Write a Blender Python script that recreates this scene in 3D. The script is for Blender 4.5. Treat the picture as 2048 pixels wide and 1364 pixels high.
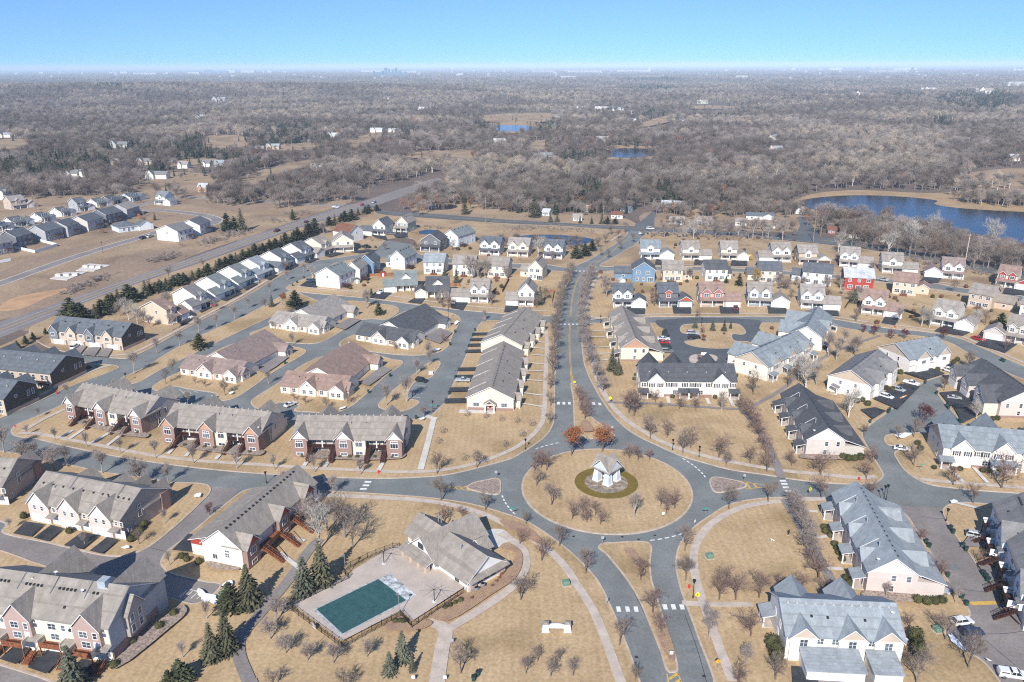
import bpy, math, random
from mathutils import Vector, Matrix
for o in list(bpy.data.objects): bpy.data.objects.remove(o)
SC = bpy.context.scene
COL = SC.collection
rad = math.radians
PI = math.pi
# ---------------------------------------------------------------- camera
H, F, PITCH, ROLL = 112.0, 1593.0, rad(19.1), rad(0.25)
cp, sp, cr, sr = math.cos(PITCH), math.sin(PITCH), math.cos(ROLL), math.sin(ROLL)
X0, Y0, FW = Vector((1, 0, 0)), Vector((0, sp, cp)), Vector((0, cp, -sp))
RT, UP = X0 * cr - Y0 * sr, X0 * sr + Y0 * cr
cam = bpy.data.cameras.new('camera')
cam.sensor_width, cam.lens, cam.clip_start, cam.clip_end = 36, F / 2048 * 36, 1, 400000
camo = bpy.data.objects.new('camera', cam); COL.objects.link(camo)
m = Matrix((RT, UP, -FW)).transposed().to_4x4(); m.translation = (0, 0, H)
camo.matrix_world = m
SC.camera = camo
# ---------------------------------------------------------------- sky, sun, exposure
SUN_EL, SHADOW_AZ = rad(36.5), rad(14.5)      # shadows fall away from the camera, a little to the east
W = bpy.data.worlds.new('World'); SC.world = W; W.use_nodes = True
nt = W.node_tree; nt.nodes.clear()
out = nt.nodes.new('ShaderNodeOutputWorld'); bg = nt.nodes.new('ShaderNodeBackground')
sky = nt.nodes.new('ShaderNodeTexSky'); sky.sky_type = 'NISHITA'; sky.sun_disc = False
sky.sun_elevation = SUN_EL; sky.sun_rotation = PI + SHADOW_AZ
sky.altitude = 300; sky.air_density = 0.62; sky.dust_density = 0.0; sky.ozone_density = 6.0
hs = nt.nodes.new('ShaderNodeHueSaturation'); hs.inputs['Saturation'].default_value = 1.02; hs.inputs['Value'].default_value = 1.0
tg = nt.nodes.new('ShaderNodeTexCoord'); vm = nt.nodes.new('ShaderNodeVectorMath'); vm.operation = 'MULTIPLY_ADD'; vm.inputs[1].default_value = (1, 1, .9); vm.inputs[2].default_value = (0, 0, .13)      # softens the gradient just over the horizon
nt.links.new(tg.outputs['Generated'], vm.inputs[0]); nt.links.new(vm.outputs[0], sky.inputs[0])
nt.links.new(sky.outputs[0], hs.inputs['Color']); nt.links.new(hs.outputs[0], bg.inputs[0]); nt.links.new(bg.outputs[0], out.inputs[0])
bg.inputs[1].default_value = 0.15
sl = bpy.data.lights.new('sun', 'SUN'); sl.energy = 4.3; sl.angle = rad(0.5); sl.color = (1, .955, .89)
so = bpy.data.objects.new('sun', sl); COL.objects.link(so)
sd = Vector((math.sin(SHADOW_AZ) * math.cos(SUN_EL), math.cos(SHADOW_AZ) * math.cos(SUN_EL), -math.sin(SUN_EL)))
so.rotation_euler = sd.to_track_quat('-Z', 'Y').to_euler(); so.location = (0, -50, 300)
vs = SC.view_settings; vs.view_transform = 'Standard'; vs.look = 'None'; vs.exposure = 0.5; vs.gamma = 1
cy = SC.cycles
cy.max_bounces = 5; cy.diffuse_bounces = 2; cy.glossy_bounces = 2; cy.transmission_bounces = 2; cy.volume_bounces = 1; cy.transparent_max_bounces = 4
cy.use_denoising = False; cy.filter_width = 1.15
RN = random.Random(11)

def G(px, py, z=0.0):
 """where on the ground (height z) the survey point read at px, py in the photograph stands"""
 x, y = (px - 1024) / F, (682 - py) / F
 d = RT * x + UP * y + FW
 t = (z - H) / d.z
 return Vector((d.x * t, d.y * t, z))
def tall(bx, by, ty):
 """height of something standing at bx, by whose top reads at ty"""
 b = G(bx, by); x, y = (bx - 1024) / F, (682 - ty) / F
 d = RT * x + UP * y + FW
 return H + d.z * b.y / d.y
# ---------------------------------------------------------------- mesh builder
class MB:
 def __init__(s): s.v, s.f, s.m, s.sm = [], [], [], False
 def add(s, vs, fs, mi=0):
  n = len(s.v); s.v += [tuple(p) for p in vs]
  for f in fs: s.f.append([i + n for i in f]); s.m.append(mi)
 def box(s, x0, x1, y0, y1, z0, z1, mi=0, bottom=True):
  v = [(x0, y0, z0), (x1, y0, z0), (x1, y1, z0), (x0, y1, z0), (x0, y0, z1), (x1, y0, z1), (x1, y1, z1), (x0, y1, z1)]
  f = [(4, 5, 6, 7), (0, 1, 5, 4), (1, 2, 6, 5), (2, 3, 7, 6), (3, 0, 4, 7)]
  if bottom: f.append((3, 2, 1, 0))
  s.add(v, f, mi)
 def frustum(s, cx, cy, z0, z1, a0, b0, a1, b1, mi=0):
  v = [(cx - a0, cy - b0, z0), (cx + a0, cy - b0, z0), (cx + a0, cy + b0, z0), (cx - a0, cy + b0, z0),
    (cx - a1, cy - b1, z1), (cx + a1, cy - b1, z1), (cx + a1, cy + b1, z1), (cx - a1, cy + b1, z1)]
  s.add(v, [(4, 5, 6, 7), (0, 1, 5, 4), (1, 2, 6, 5), (2, 3, 7, 6), (3, 0, 4, 7), (3, 2, 1, 0)], mi)
 def tube(s, p, q, r0, r1=None, n=6, mi=0, cap=True):
  p, q = Vector(p), Vector(q); r1 = r0 if r1 is None else r1
  d = (q - p)
  if d.length < 1e-6: return
  d.normalize(); a = d.orthogonal().normalized(); b = d.cross(a)
  v = [p + (a * math.cos(2 * PI * i / n) + b * math.sin(2 * PI * i / n)) * r0 for i in range(n)]
  v += [q + (a * math.cos(2 * PI * i / n) + b * math.sin(2 * PI * i / n)) * r1 for i in range(n)]
  f = [(i, (i + 1) % n, n + (i + 1) % n, n + i) for i in range(n)]
  if cap: f += [tuple(range(n))[::-1], tuple(range(n, 2 * n))]
  s.add(v, f, mi)
 def lathe(s, prof, n=12, c=(0, 0), mi=0):
  v = [(c[0] + r * math.cos(2 * PI * i / n), c[1] + r * math.sin(2 * PI * i / n), z) for r, z in prof for i in range(n)]
  f = [(k * n + i, k * n + (i + 1) % n, (k + 1) * n + (i + 1) % n, (k + 1) * n + i) for k in range(len(prof) - 1) for i in range(n)]
  f += [tuple(range(n))[::-1], tuple((len(prof) - 1) * n + i for i in range(n))]
  s.add(v, f, mi)
 def prism(s, poly, axis, a, b, mi=0, cap=None):
  """poly of 2D points swept from a to b along axis ('x': poly is (y,z); 'y': poly is (x,z); 'z': poly is (x,y))"""
  T = {'x': lambda p, t: (t, p[0], p[1]), 'y': lambda p, t: (p[0], t, p[1]), 'z': lambda p, t: (p[0], p[1], t)}[axis]
  n = len(poly)
  v = [T(p, a) for p in poly] + [T(p, b) for p in poly]
  s.add(v, [(i, (i + 1) % n, n + (i + 1) % n, n + i) for i in range(n)], mi)
  s.add(v, [tuple(range(n))[::-1], tuple(range(n, 2 * n))], mi if cap is None else cap)
 def mesh(s, name, mats):
  me = bpy.data.meshes.new(name); me.from_pydata(s.v, [], s.f)
  for mt in (mats if isinstance(mats, (list, tuple)) else [mats]): me.materials.append(mt)
  if any(s.m): me.polygons.foreach_set('material_index', s.m)
  if s.sm: me.polygons.foreach_set('use_smooth', [True] * len(s.f))
  me.update(); return me
 def build(s, name, mats, parent=None):
  return link(name, s.mesh(name, mats), parent)
def link(name, data, parent=None, loc=None, rz=0, sc=None):
 o = bpy.data.objects.new(name, data); COL.objects.link(o)
 if parent: o.parent = parent
 if loc is not None: o.location = loc
 if rz: o.rotation_euler.z = rz
 if sc is not None: o.scale = sc if hasattr(sc, '__len__') else (sc, sc, sc)
 return o
def tag(o, label, cat, group=None):
 o['label'] = label; o['category'] = cat
 if group: o['group'] = group
 return o
def thing(name, label, cat, loc, rz=0, group=None):
 o = bpy.data.objects.new(name, None); o.empty_display_size = .5; COL.objects.link(o)
 o.location = loc; o.rotation_euler.z = rz
 return tag(o, label, cat, group)
def dup(root, loc, rz, label, group=None, sc=None):
 def cpy(o, par):
  c = o.copy(); COL.objects.link(c); c.parent = par
  for ch in o.children: cpy(ch, c)
  return c
 r = cpy(root, None); r.location = loc; r.rotation_euler.z = rz
 if sc is not None: r.scale = sc if hasattr(sc, '__len__') else (sc, sc, sc)
 r['label'] = label
 if group: r['group'] = group
 return r
ORD = 'first second third fourth fifth sixth seventh eighth ninth tenth eleventh twelfth thirteenth fourteenth fifteenth sixteenth seventeenth eighteenth nineteenth twentieth'.split()
ORD += ['twenty-' + w for w in ORD[:9]] + ['thirtieth'] + ['thirty-' + w for w in ORD[:9]]
# ---------------------------------------------------------------- materials
MT = {}
def mat(name, col, rough=.85, var=.18, scale=.6, spec=.25, metal=0, stretch=None, col2=None, fine=0, bump=0, rnd=0, patch=None, stripe=0):
 """noise-mottled surface; col2 gives a second colour for the coarse noise, fine a second small-scale noise, rnd a per-object shift"""
 if name in MT: return MT[name]
 M = bpy.data.materials.new(name); M.use_nodes = True; MT[name] = M
 N, L = M.node_tree.nodes, M.node_tree.links
 b = N['Principled BSDF']; b.inputs['Roughness'].default_value = rough; b.inputs['Metallic'].default_value = metal
 b.inputs['Specular IOR Level'].default_value = spec
 tc = N.new('ShaderNodeTexCoord'); mp = N.new('ShaderNodeMapping'); L.new(tc.outputs['Object'], mp.inputs[0])
 if stretch: mp.inputs['Scale'].default_value = stretch
 n1 = N.new('ShaderNodeTexNoise'); n1.inputs['Scale'].default_value = scale; n1.inputs['Detail'].default_value = 6; n1.inputs['Roughness'].default_value = .65
 L.new(mp.outputs[0], n1.inputs['Vector'])
 mx = N.new('ShaderNodeMix'); mx.data_type = 'RGBA'
 c2 = col2 or tuple(c * (1 - 2 * var) for c in col); c1 = col if col2 else tuple(min(1, c * (1 + var)) for c in col)
 mx.inputs[6].default_value = (*c1, 1); mx.inputs[7].default_value = (*c2, 1)
 cr_ = N.new('ShaderNodeMapRange'); cr_.inputs[1].default_value = .33; cr_.inputs[2].default_value = .67
 L.new(n1.outputs[0], cr_.inputs[0]); L.new(cr_.outputs[0], mx.inputs[0])
 last = mx.outputs[2]
 if patch:
  n3 = N.new('ShaderNodeTexNoise'); n3.inputs['Scale'].default_value = patch[1]; n3.inputs['Detail'].default_value = 5; L.new(mp.outputs[0], n3.inputs['Vector'])
  r4 = N.new('ShaderNodeMapRange'); r4.inputs[1].default_value = .52; r4.inputs[2].default_value = .66; r4.inputs[4].default_value = .75; L.new(n3.outputs[0], r4.inputs[0])
  m3 = N.new('ShaderNodeMix'); m3.data_type = 'RGBA'; m3.inputs[7].default_value = (*patch[0], 1); L.new(r4.outputs[0], m3.inputs[0]); L.new(last, m3.inputs[6]); last = m3.outputs[2]
 if stripe:
  wv = N.new('ShaderNodeTexWave'); wv.inputs['Scale'].default_value = .17; wv.inputs['Distortion'].default_value = 1.5; wv.inputs['Detail Scale'].default_value = .3; L.new(mp.outputs[0], wv.inputs[0])
  r5 = N.new('ShaderNodeMapRange'); r5.inputs[3].default_value = 1 - stripe; r5.inputs[4].default_value = 1 + stripe; L.new(wv.outputs['Fac'], r5.inputs[0])
  m5 = N.new('ShaderNodeMix'); m5.data_type = 'RGBA'; m5.blend_type = 'MULTIPLY'; m5.inputs[0].default_value = 1; L.new(last, m5.inputs[6]); L.new(r5.outputs[0], m5.inputs[7]); last = m5.outputs[2]
 if fine:
  n2 = N.new('ShaderNodeTexNoise'); n2.inputs['Scale'].default_value = fine; n2.inputs['Detail'].default_value = 3; L.new(mp.outputs[0], n2.inputs['Vector'])
  r2 = N.new('ShaderNodeMapRange'); r2.inputs[1].default_value = .3; r2.inputs[2].default_value = .7; r2.inputs[3].default_value = 1 - var; r2.inputs[4].default_value = 1 + var
  L.new(n2.outputs[0], r2.inputs[0])
  ml = N.new('ShaderNodeMix'); ml.data_type = 'RGBA'; ml.blend_type = 'MULTIPLY'; ml.inputs[0].default_value = 1
  L.new(last, ml.inputs[6]); L.new(r2.outputs[0], ml.inputs[7]); last = ml.outputs[2]
 if rnd:
  oi = N.new('ShaderNodeObjectInfo'); r3 = N.new('ShaderNodeMapRange'); r3.inputs[3].default_value = 1 - rnd; r3.inputs[4].default_value = 1 + rnd
  L.new(oi.outputs['Random'], r3.inputs[0])
  ml = N.new('ShaderNodeMix'); ml.data_type = 'RGBA'; ml.blend_type = 'MULTIPLY'; ml.inputs[0].default_value = 1
  L.new(last, ml.inputs[6]); L.new(r3.outputs[0], ml.inputs[7]); last = ml.outputs[2]
 L.new(last, b.inputs['Base Color'])
 if bump:
  bp = N.new('ShaderNodeBump'); bp.inputs['Strength'].default_value = bump; bp.inputs['Distance'].default_value = .1
  L.new((n2 if fine else n1).outputs[0], bp.inputs['Height']); L.new(bp.outputs[0], b.inputs['Normal'])
 return M
def siding(name, col, lap=.22):
 """lap siding: thin dark line under each board"""
 k = 'siding ' + name
 if k in MT: return MT[k]
 M = mat(k, col, .6, .05, .35, .3)
 N, L = M.node_tree.nodes, M.node_tree.links
 b = N['Principled BSDF']; tc = N.new('ShaderNodeTexCoord'); wv = N.new('ShaderNodeTexWave'); wv.bands_direction = 'Z'; wv.wave_profile = 'SAW'
 wv.inputs['Scale'].default_value = 1 / lap / 20 * PI * 2 / 2; L.new(tc.outputs['Object'], wv.inputs[0])
 bp = N.new('ShaderNodeBump'); bp.inputs['Strength'].default_value = .5; bp.inputs['Distance'].default_value = .05
 L.new(wv.outputs['Fac'], bp.inputs['Height']); L.new(bp.outputs[0], b.inputs['Normal'])
 return M
def roofing(name, c, v=.3):
 k = 'shingles ' + name
 if k in MT: return MT[k]
 M = mat(k, c, .9, v * .3, .5, .15, fine=3.2, bump=.25)
 N, L = M.node_tree.nodes, M.node_tree.links
 b = N['Principled BSDF']; src = b.inputs['Base Color'].links[0].from_socket
 tc = N.new('ShaderNodeTexCoord'); br = N.new('ShaderNodeTexBrick'); mp = N.new('ShaderNodeMapping'); mp.inputs['Rotation'].default_value = (.9, 0, 0)
 L.new(tc.outputs['Object'], mp.inputs[0]); L.new(mp.outputs[0], br.inputs['Vector'])
 br.inputs['Scale'].default_value = 1.0; br.inputs['Brick Width'].default_value = 1.1; br.inputs['Row Height'].default_value = .42; br.inputs['Mortar Size'].default_value = .03
 br.inputs['Color1'].default_value = (1.16, 1.16, 1.16, 1); br.inputs['Color2'].default_value = (.84, .84, .84, 1); br.inputs['Mortar'].default_value = (.72, .72, .72, 1)
 ml = N.new('ShaderNodeMix'); ml.data_type = 'RGBA'; ml.blend_type = 'MULTIPLY'; ml.inputs[0].default_value = .6
 L.new(src, ml.inputs[6]); L.new(br.outputs[0], ml.inputs[7]); L.new(ml.outputs[2], b.inputs['Base Color'])
 return M
def bricks(name, a, b2, mortar, s=1.0):
 if name in MT: return MT[name]
 M = bpy.data.materials.new(name); M.use_nodes = True; MT[name] = M
 N, L = M.node_tree.nodes, M.node_tree.links; b = N['Principled BSDF']; b.inputs['Roughness'].default_value = .9
 tc = N.new('ShaderNodeTexCoord'); br = N.new('ShaderNodeTexBrick'); mp = N.new('ShaderNodeMapping'); mp.inputs['Rotation'].default_value = (PI / 2, 0, 0)
 L.new(tc.outputs['Object'], mp.inputs[0]); L.new(mp.outputs[0], br.inputs['Vector'])
 br.inputs['Scale'].default_value = s; br.inputs['Brick Width'].default_value = .5; br.inputs['Row Height'].default_value = .16; br.inputs['Mortar Size'].default_value = .016
 br.inputs['Color1'].default_value = (*a, 1); br.inputs['Color2'].default_value = (*b2, 1); br.inputs['Mortar'].default_value = (*mortar, 1)
 L.new(br.outputs[0], b.inputs['Base Color']); return M

WHITE = mat('white trim', (.80, .79, .76), .5, .03)
GLASS = mat('window glass', (.09, .11, .13), .06, .5, .25, .6, rnd=.7)
DARK = mat('dark vent', (.03, .03, .033), .6, .2)
DOORW = mat('garage door white', (.78, .77, .74), .5, .03, 2)
METAL = mat('galvanised metal', (.45, .46, .47), .4, .1, metal=.6)
BLACKM = mat('black metal', (.015, .015, .017), .45, .2)
BRICK = bricks('red brick', (.31, .185, .155), (.255, .15, .125), (.34, .28, .24))
STONE = bricks('tan stone', (.46, .31, .22), (.55, .42, .32), (.5, .45, .4), .6)
WOODB = mat('dark brown timber', (.075, .032, .024), .7, .3, 2)
WOODR = mat('red cedar timber', (.26, .095, .045), .7, .3, 2)
ASPH = mat('asphalt', (.205, .215, .206), .9, .12, .09, .2, fine=1.6, bump=.1, patch=((.175, .194, .19), .05))
ASPHW = mat('worn asphalt', (.26, .232, .215), .9, .12, .09, .2, fine=1.6, bump=.1, patch=((.21, .19, .178), .06))
BLACKTOP = mat('black driveway', (.055, .058, .064), .9, .2, .3, .2, fine=3)
CONC = mat('concrete', (.53, .45, .375), .9, .10, .4, .2, fine=3)
CONCW = mat('pale concrete', (.62, .58, .52), .9, .08, .4, .2, fine=3)
KERB = mat('kerb concrete', (.52, .42, .33), .9, .12, .5, .2)
LAWN = mat('dormant lawn', (.505, .368, .215), 1, .17, .07, .05, col2=(.40, .28, .155), fine=1.5, bump=.4, patch=((.285, .205, .105), .035), stripe=.035)
LAWN2 = mat('worn lawn', (.45, .33, .20), 1, .2, .06, .05, col2=(.32, .225, .135), fine=1.2, bump=.4, patch=((.24, .165, .11), .03))
MULCH = mat('red mulch', (.31, .195, .14), 1, .3, .5, .05, col2=(.40, .275, .165), fine=4)
ROCK = mat('river rock', (.36, .285, .235), 1, .3, 2, .1, fine=6)
PAINTW = mat('white road paint', (.78, .78, .75), .7, .12, 1.5)
PAINTY = mat('yellow road paint', (.66, .42, .10), .7, .14, 1.5)
SNOW = mat('old snow', (.85, .87, .9), .8, .06, 1)
# ---------------------------------------------------------------- ground and far terrain
def gauss(x, y, cx, cy, sx, sy): return math.exp(-((x - cx) / sx) ** 2 - ((y - cy) / sy) ** 2)
def hill(x, y):
 r = math.hypot(x, y)
 if r < 1300: return 0.0
 k = min(1, (r - 1300) / 1200)
 h = 34 * gauss(x, y, -1650, 3500, 1250, 620) + 10 * gauss(x, y, 1400, 2600, 900, 500)
 h += 5 * math.sin(x * .0031 + 1) * math.sin(y * .0027) + 4 * math.sin(x * .0013 - y * .0009)
 return k * h * (1 if r < 9000 else max(0, 1 - (r - 9000) / 3000))
def polar_ground():
 b = MB(); rs = [60]
 while rs[-1] < 260000: rs.append(rs[-1] * (1.045 if rs[-1] < 9000 else 1.2))
 n = 150; a0, a1 = -.95, .95
 for r in rs:
  for i in range(n + 1):
   a = a0 + (a1 - a0) * i / n
   x, y = r * math.sin(a), r * math.cos(a) - 40; b.v.append((x, y, hill(x, y) - .03))
 for j in range(len(rs) - 1):
  for i in range(n):
   k = j * (n + 1) + i; b.f.append([k, k + 1, k + n + 2, k + n + 1]); b.m.append(0)
 return b
GROUNDM = mat('forest floor and dry grass', (.20, .155, .125), 1, .2, .012, .05, col2=(.125, .098, .085), fine=.35)
g = polar_ground().build('ground', GROUNDM); g['kind'] = 'structure'

def cr_curve(pts, closed=False, n=6):
 """smooth line through points (centripetal Catmull-Rom)"""
 P = [Vector((p[0], p[1])) for p in pts]; N = len(P); res = []
 for i in range(N if closed else N - 1):
  if closed: p0, p1, p2, p3 = P[i - 1], P[i], P[(i + 1) % N], P[(i + 2) % N]
  else: p0, p1, p2, p3 = P[max(i - 1, 0)], P[i], P[i + 1], P[min(i + 2, N - 1)]
  if p0 == p1: p0 = p1 - (p2 - p1)
  if p3 == p2: p3 = p2 + (p2 - p1)
  t0 = 0; t1 = t0 + max((p1 - p0).length, 1e-3) ** .5; t2 = t1 + max((p2 - p1).length, 1e-3) ** .5; t3 = t2 + max((p3 - p2).length, 1e-3) ** .5
  for k in range(n):
   t = t1 + (t2 - t1) * k / n
   A1 = p0 * ((t1 - t) / (t1 - t0)) + p1 * ((t - t0) / (t1 - t0)); A2 = p1 * ((t2 - t) / (t2 - t1)) + p2 * ((t - t1) / (t2 - t1)); A3 = p2 * ((t3 - t) / (t3 - t2)) + p3 * ((t - t2) / (t3 - t2))
   B1 = A1 * ((t2 - t) / (t2 - t0)) + A2 * ((t - t0) / (t2 - t0)); B2 = A2 * ((t3 - t) / (t3 - t1)) + A3 * ((t - t1) / (t3 - t1))
   res.append(B1 * ((t2 - t) / (t2 - t1)) + B2 * ((t - t1) / (t2 - t1)))
 if not closed: res.append(P[-1])
 return res
def px2(pts): return [G(*p[:2]).to_2d() for p in pts]
def area(p): return sum(p[i - 1].x * p[i].y - p[i].x * p[i - 1].y for i in range(len(p))) / 2
def offset(loop, d, closed=True):
 n = len(loop); o = []
 for i in range(n):
  a = loop[i - 1] if closed or i else loop[i]; c = loop[(i + 1) % n] if closed or i < n - 1 else loop[i]
  t = (c - a); t = t.normalized() if t.length > 1e-6 else Vector((1, 0)); o.append(loop[i] + Vector((-t.y, t.x)) * d)
 return o
def flat(name, loop, z, m, kind='structure', skirt=0):
 if area(loop) < 0: loop = loop[::-1]
 b = MB(); n = len(loop)
 b.add([(p.x, p.y, z) for p in loop], [tuple(range(n))])
 if skirt: b.add([(p.x, p.y, z) for p in loop] + [(p.x, p.y, z - skirt) for p in loop], [(i, n + i, n + (i + 1) % n, (i + 1) % n) for i in range(n)])
 o = b.build(name, m)
 if kind: o['kind'] = kind
 return o
ZL = [0.12]
def nz(step=.004): ZL[0] += step; return ZL[0]
def kerb(loop, z, w=.32):
 if area(loop) < 0: loop = loop[::-1]
 a, c = offset(loop, -.06), offset(loop, w); n = len(loop); b = MB()
 v = [(p.x, p.y, -.02) for p in a] + [(p.x, p.y, z) for p in a] + [(p.x, p.y, z) for p in c] + [(p.x, p.y, z - .1) for p in c]
 for i in range(n):
  j = (i + 1) % n
  for k in range(3): b.f.append([k * n + i, k * n + j, (k + 1) * n + j, (k + 1) * n + i]); b.m.append(0)
 b.v = v
 o = b.build('kerb', KERB); o['kind'] = 'structure'; return o
def block(pts, m=None, sm=5, kw=.36, name='lawn'):
 loop = cr_curve(px2(pts), True, sm); z = nz()
 o = flat(name, loop, z, m or LAWN, skirt=.13)
 if kw: kerb(loop, z + .025, kw)
 return o
def strip2(name, pts, w, z, m, kind='structure', sm=5, world=False):
 c = cr_curve(pts if world else px2(pts), False, sm) if sm else (pts if world else px2(pts))
 l, r = offset(c, w / 2, False), offset(c, -w / 2, False); n = len(c); b = MB()
 b.v = [(p.x, p.y, z) for p in l] + [(p.x, p.y, z) for p in r]
 b.f = [[n + i, n + i + 1, i + 1, i] for i in range(n - 1)]; b.m = [0] * (n - 1)
 o = b.build(name, m)
 if kind: o['kind'] = kind
 return o
def patch(name, pts, m, sm=0, z=None, skirt=0, world=False):
 p = pts if world else px2(pts)
 return flat(name, cr_curve(p, True, sm) if sm else p, nz() if z is None else z, m, skirt=skirt)

# near asphalt under all the kerbed lawns
patch('road', [(-260, 1500), (2300, 1500), (2500, 1000), (2500, 740), (2048, 588), (1536, 532), (1290, 458), (1250, 455), (1160, 512), (1000, 515), (700, 470), (560, 535), (200, 690), (-300, 860)], ASPH, z=0.0)
block([(22, 862), (30, 872), (75, 879), (125, 891), (175, 902), (237, 914), (300, 924), (375, 934), (450, 942), (512, 947), (587, 951), (662, 955), (737, 957), (787, 957), (837, 955), (887, 951), (937, 941), (975, 931), (1024, 917), (1049, 903), (1074, 887), (1094, 870), (1104, 855), (1109, 840), (1110, 812), (1110, 775), (1112, 737), (1114, 715), (1112, 687), (1107, 655), (1095, 646), (1030, 643), (977, 641), (966, 643), (955, 655), (942, 685), (928, 720), (912, 755), (902, 777), (894, 800), (877, 817), (859, 832), (832, 838), (800, 841), (700, 843), (600, 842), (500, 838), (420, 836), (350, 828), (290, 800), (240, 776), (215, 772), (190, 780), (130, 807), (75, 832), (32, 850)])
block([(241, 758), (250, 768), (276, 765), (320, 741), (400, 702), (470, 668), (547, 632), (585, 618), (640, 608), (607, 590), (585, 580), (562, 592), (533, 609), (478, 637), (410, 667), (342, 702), (290, 735)])
block([(500, 667), (508, 675), (540, 681), (598, 687), (632, 687), (655, 679), (700, 652), (719, 641), (745, 638), (772, 639), (798, 622), (790, 613), (762, 608), (700, 602), (650, 609), (600, 622), (560, 641), (520, 659)])
block([(304, 776), (311, 781), (328, 781), (347, 773), (375, 778), (435, 789), (424, 797), (432, 802), (452, 801), (475, 794), (512, 770), (533, 754), (570, 731), (607, 709), (612, 702), (596, 695), (540, 690), (495, 681), (460, 690), (424, 706), (370, 738), (318, 764)])
block([(502, 804), (512, 816), (533, 819), (547, 812), (562, 805), (598, 811), (588, 821), (632, 825), (667, 826), (699, 815), (737, 785), (774, 750), (805, 728), (804, 722), (785, 719), (740, 706), (690, 703), (640, 715), (600, 733), (559, 765), (515, 792)])
block([(756, 811), (762, 817), (782, 822), (807, 822), (830, 813), (839, 805), (830, 800), (817, 797), (834, 762), (862, 755), (873, 742), (881, 726), (872, 721), (857, 726), (824, 752), (787, 780)])
block([(678, 688), (690, 697), (737, 703), (800, 710), (850, 710), (880, 704), (896, 694), (905, 672), (918, 648), (921, 639), (912, 630), (880, 621), (830, 619), (800, 627), (775, 643), (735, 661), (700, 673)])
block([(140, 706), (200, 713), (253, 717), (290, 703), (359, 665), (424, 630), (495, 592), (564, 551), (600, 533), (632, 522), (672, 516), (715, 510), (745, 503), (762, 490), (775, 479), (800, 475), (825, 478), (832, 488), (824, 499), (845, 510), (912, 519), (1000, 526), (1090, 529), (1135, 535), (1164, 527), (1214, 499), (1240, 482), (1256, 465), (1250, 460), (1204, 458), (1124, 452), (1024, 448), (887, 439), (757, 428), (745, 416), (662, 438), (587, 460), (512, 487), (425, 518), (350, 543), (250, 576), (175, 604), (100, 637), (60, 657), (85, 690)], LAWN2)
block([(238, 735), (226, 742), (137, 775), (68, 808), (0, 838), (-120, 890), (-220, 850), (-120, 730), (60, 717), (150, 723), (195, 728), (225, 730)])
block([(-5, 901), (60, 912), (125, 926), (205, 944), (300, 957), (345, 965), (400, 967), (418, 972), (421, 984), (405, 1003), (342, 1061), (290, 1099), (249, 1112), (212, 1112), (150, 1099), (90, 1085), (20, 1071), (3, 1063), (12, 1050), (-10, 1040), (-150, 1010), (-160, 880)])
block([(321, 1126), (328, 1138), (342, 1148), (410, 1164), (441, 1170), (395, 1207), (342, 1196), (250, 1172), (100, 1135), (-60, 1095), (-150, 1200), (-60, 1312), (0, 1331), (100, 1364), (160, 1400), (300, 1450), (800, 1450), (1290, 1450), (1290, 1400), (1279, 1359), (1254, 1289), (1236, 1244), (1219, 1206), (1199, 1166), (1179, 1141), (1149, 1111), (1119, 1086), (1081, 1059), (1049, 1041), (987, 1020), (937, 1007), (862, 996), (787, 990), (687, 984), (600, 981), (520, 977), (490, 981), (454, 1006), (376, 1071), (330, 1107)])
block([(1426, 1359), (1414, 1324), (1399, 1286), (1384, 1244), (1369, 1204), (1359, 1174), (1351, 1131), (1356, 1096), (1371, 1071), (1394, 1049), (1424, 1029), (1449, 1013), (1486, 1002), (1536, 996), (1653, 996), (1740, 1000), (1775, 1007), (1811, 1029), (1831, 1056), (1868, 1114), (1898, 1164), (1941, 1232), (1905, 1243), (1893, 1270), (1925, 1300), (1961, 1319), (1998, 1361), (2030, 1430), (1440, 1430)])
block([(1885, 1027), (1888, 1016), (1912, 1006), (2048, 1014), (2250, 1030), (2300, 1200), (2200, 1400), (2100, 1340), (2048, 1264), (2006, 1204), (1976, 1164), (1936, 1106), (1898, 1054)])
block([(1164, 700), (1169, 732), (1184, 767), (1204, 802), (1224, 830), (1249, 855), (1274, 872), (1311, 890), (1361, 912), (1411, 927), (1461, 940), (1536, 951), (1571, 957), (1636, 965), (1721, 969), (1753, 965), (1767, 952), (1761, 937), (1751, 920), (1736, 895), (1725, 868), (1748, 845), (1776, 825), (1811, 797), (1848, 765), (1875, 755), (1902, 749), (1907, 758), (1884, 770), (1873, 782), (1880, 797), (1893, 812), (1911, 832), (1930, 852), (2000, 862), (2200, 880), (2300, 800), (2150, 780), (2048, 759), (1986, 731), (1936, 706), (1893, 683), (1836, 672), (1786, 669), (1711, 660), (1651, 650), (1536, 646), (1400, 646), (1231, 647), (1180, 647), (1168, 656), (1163, 680)])
block([(1776, 870), (1768, 880), (1776, 890), (1806, 893), (1788, 907), (1795, 922), (1808, 940), (1836, 960), (1861, 970), (1911, 977), (1973, 983), (2048, 988), (2250, 1010), (2280, 900), (2150, 892), (2000, 880), (1900, 868), (1840, 866)])
block([(1181, 634), (1314, 634), (1536, 633), (1648, 636), (1718, 647), (1786, 658), (1836, 662), (1911, 675), (1961, 695), (2048, 733), (2250, 800), (2250, 640), (2048, 604), (2011, 598), (1936, 588), (1861, 577), (1753, 563), (1661, 555), (1536, 547), (1400, 541), (1250, 541), (1200, 544), (1188, 552), (1176, 575), (1168, 600), (1166, 622)])
block([(572, 577), (600, 584), (737, 597), (882, 616), (987, 626), (1099, 632), (1112, 625), (1119, 600), (1132, 575), (1143, 555), (1135, 545), (1096, 541), (1000, 534), (912, 527), (845, 521), (749, 516), (702, 520), (672, 526), (632, 549), (590, 565)])
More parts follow.
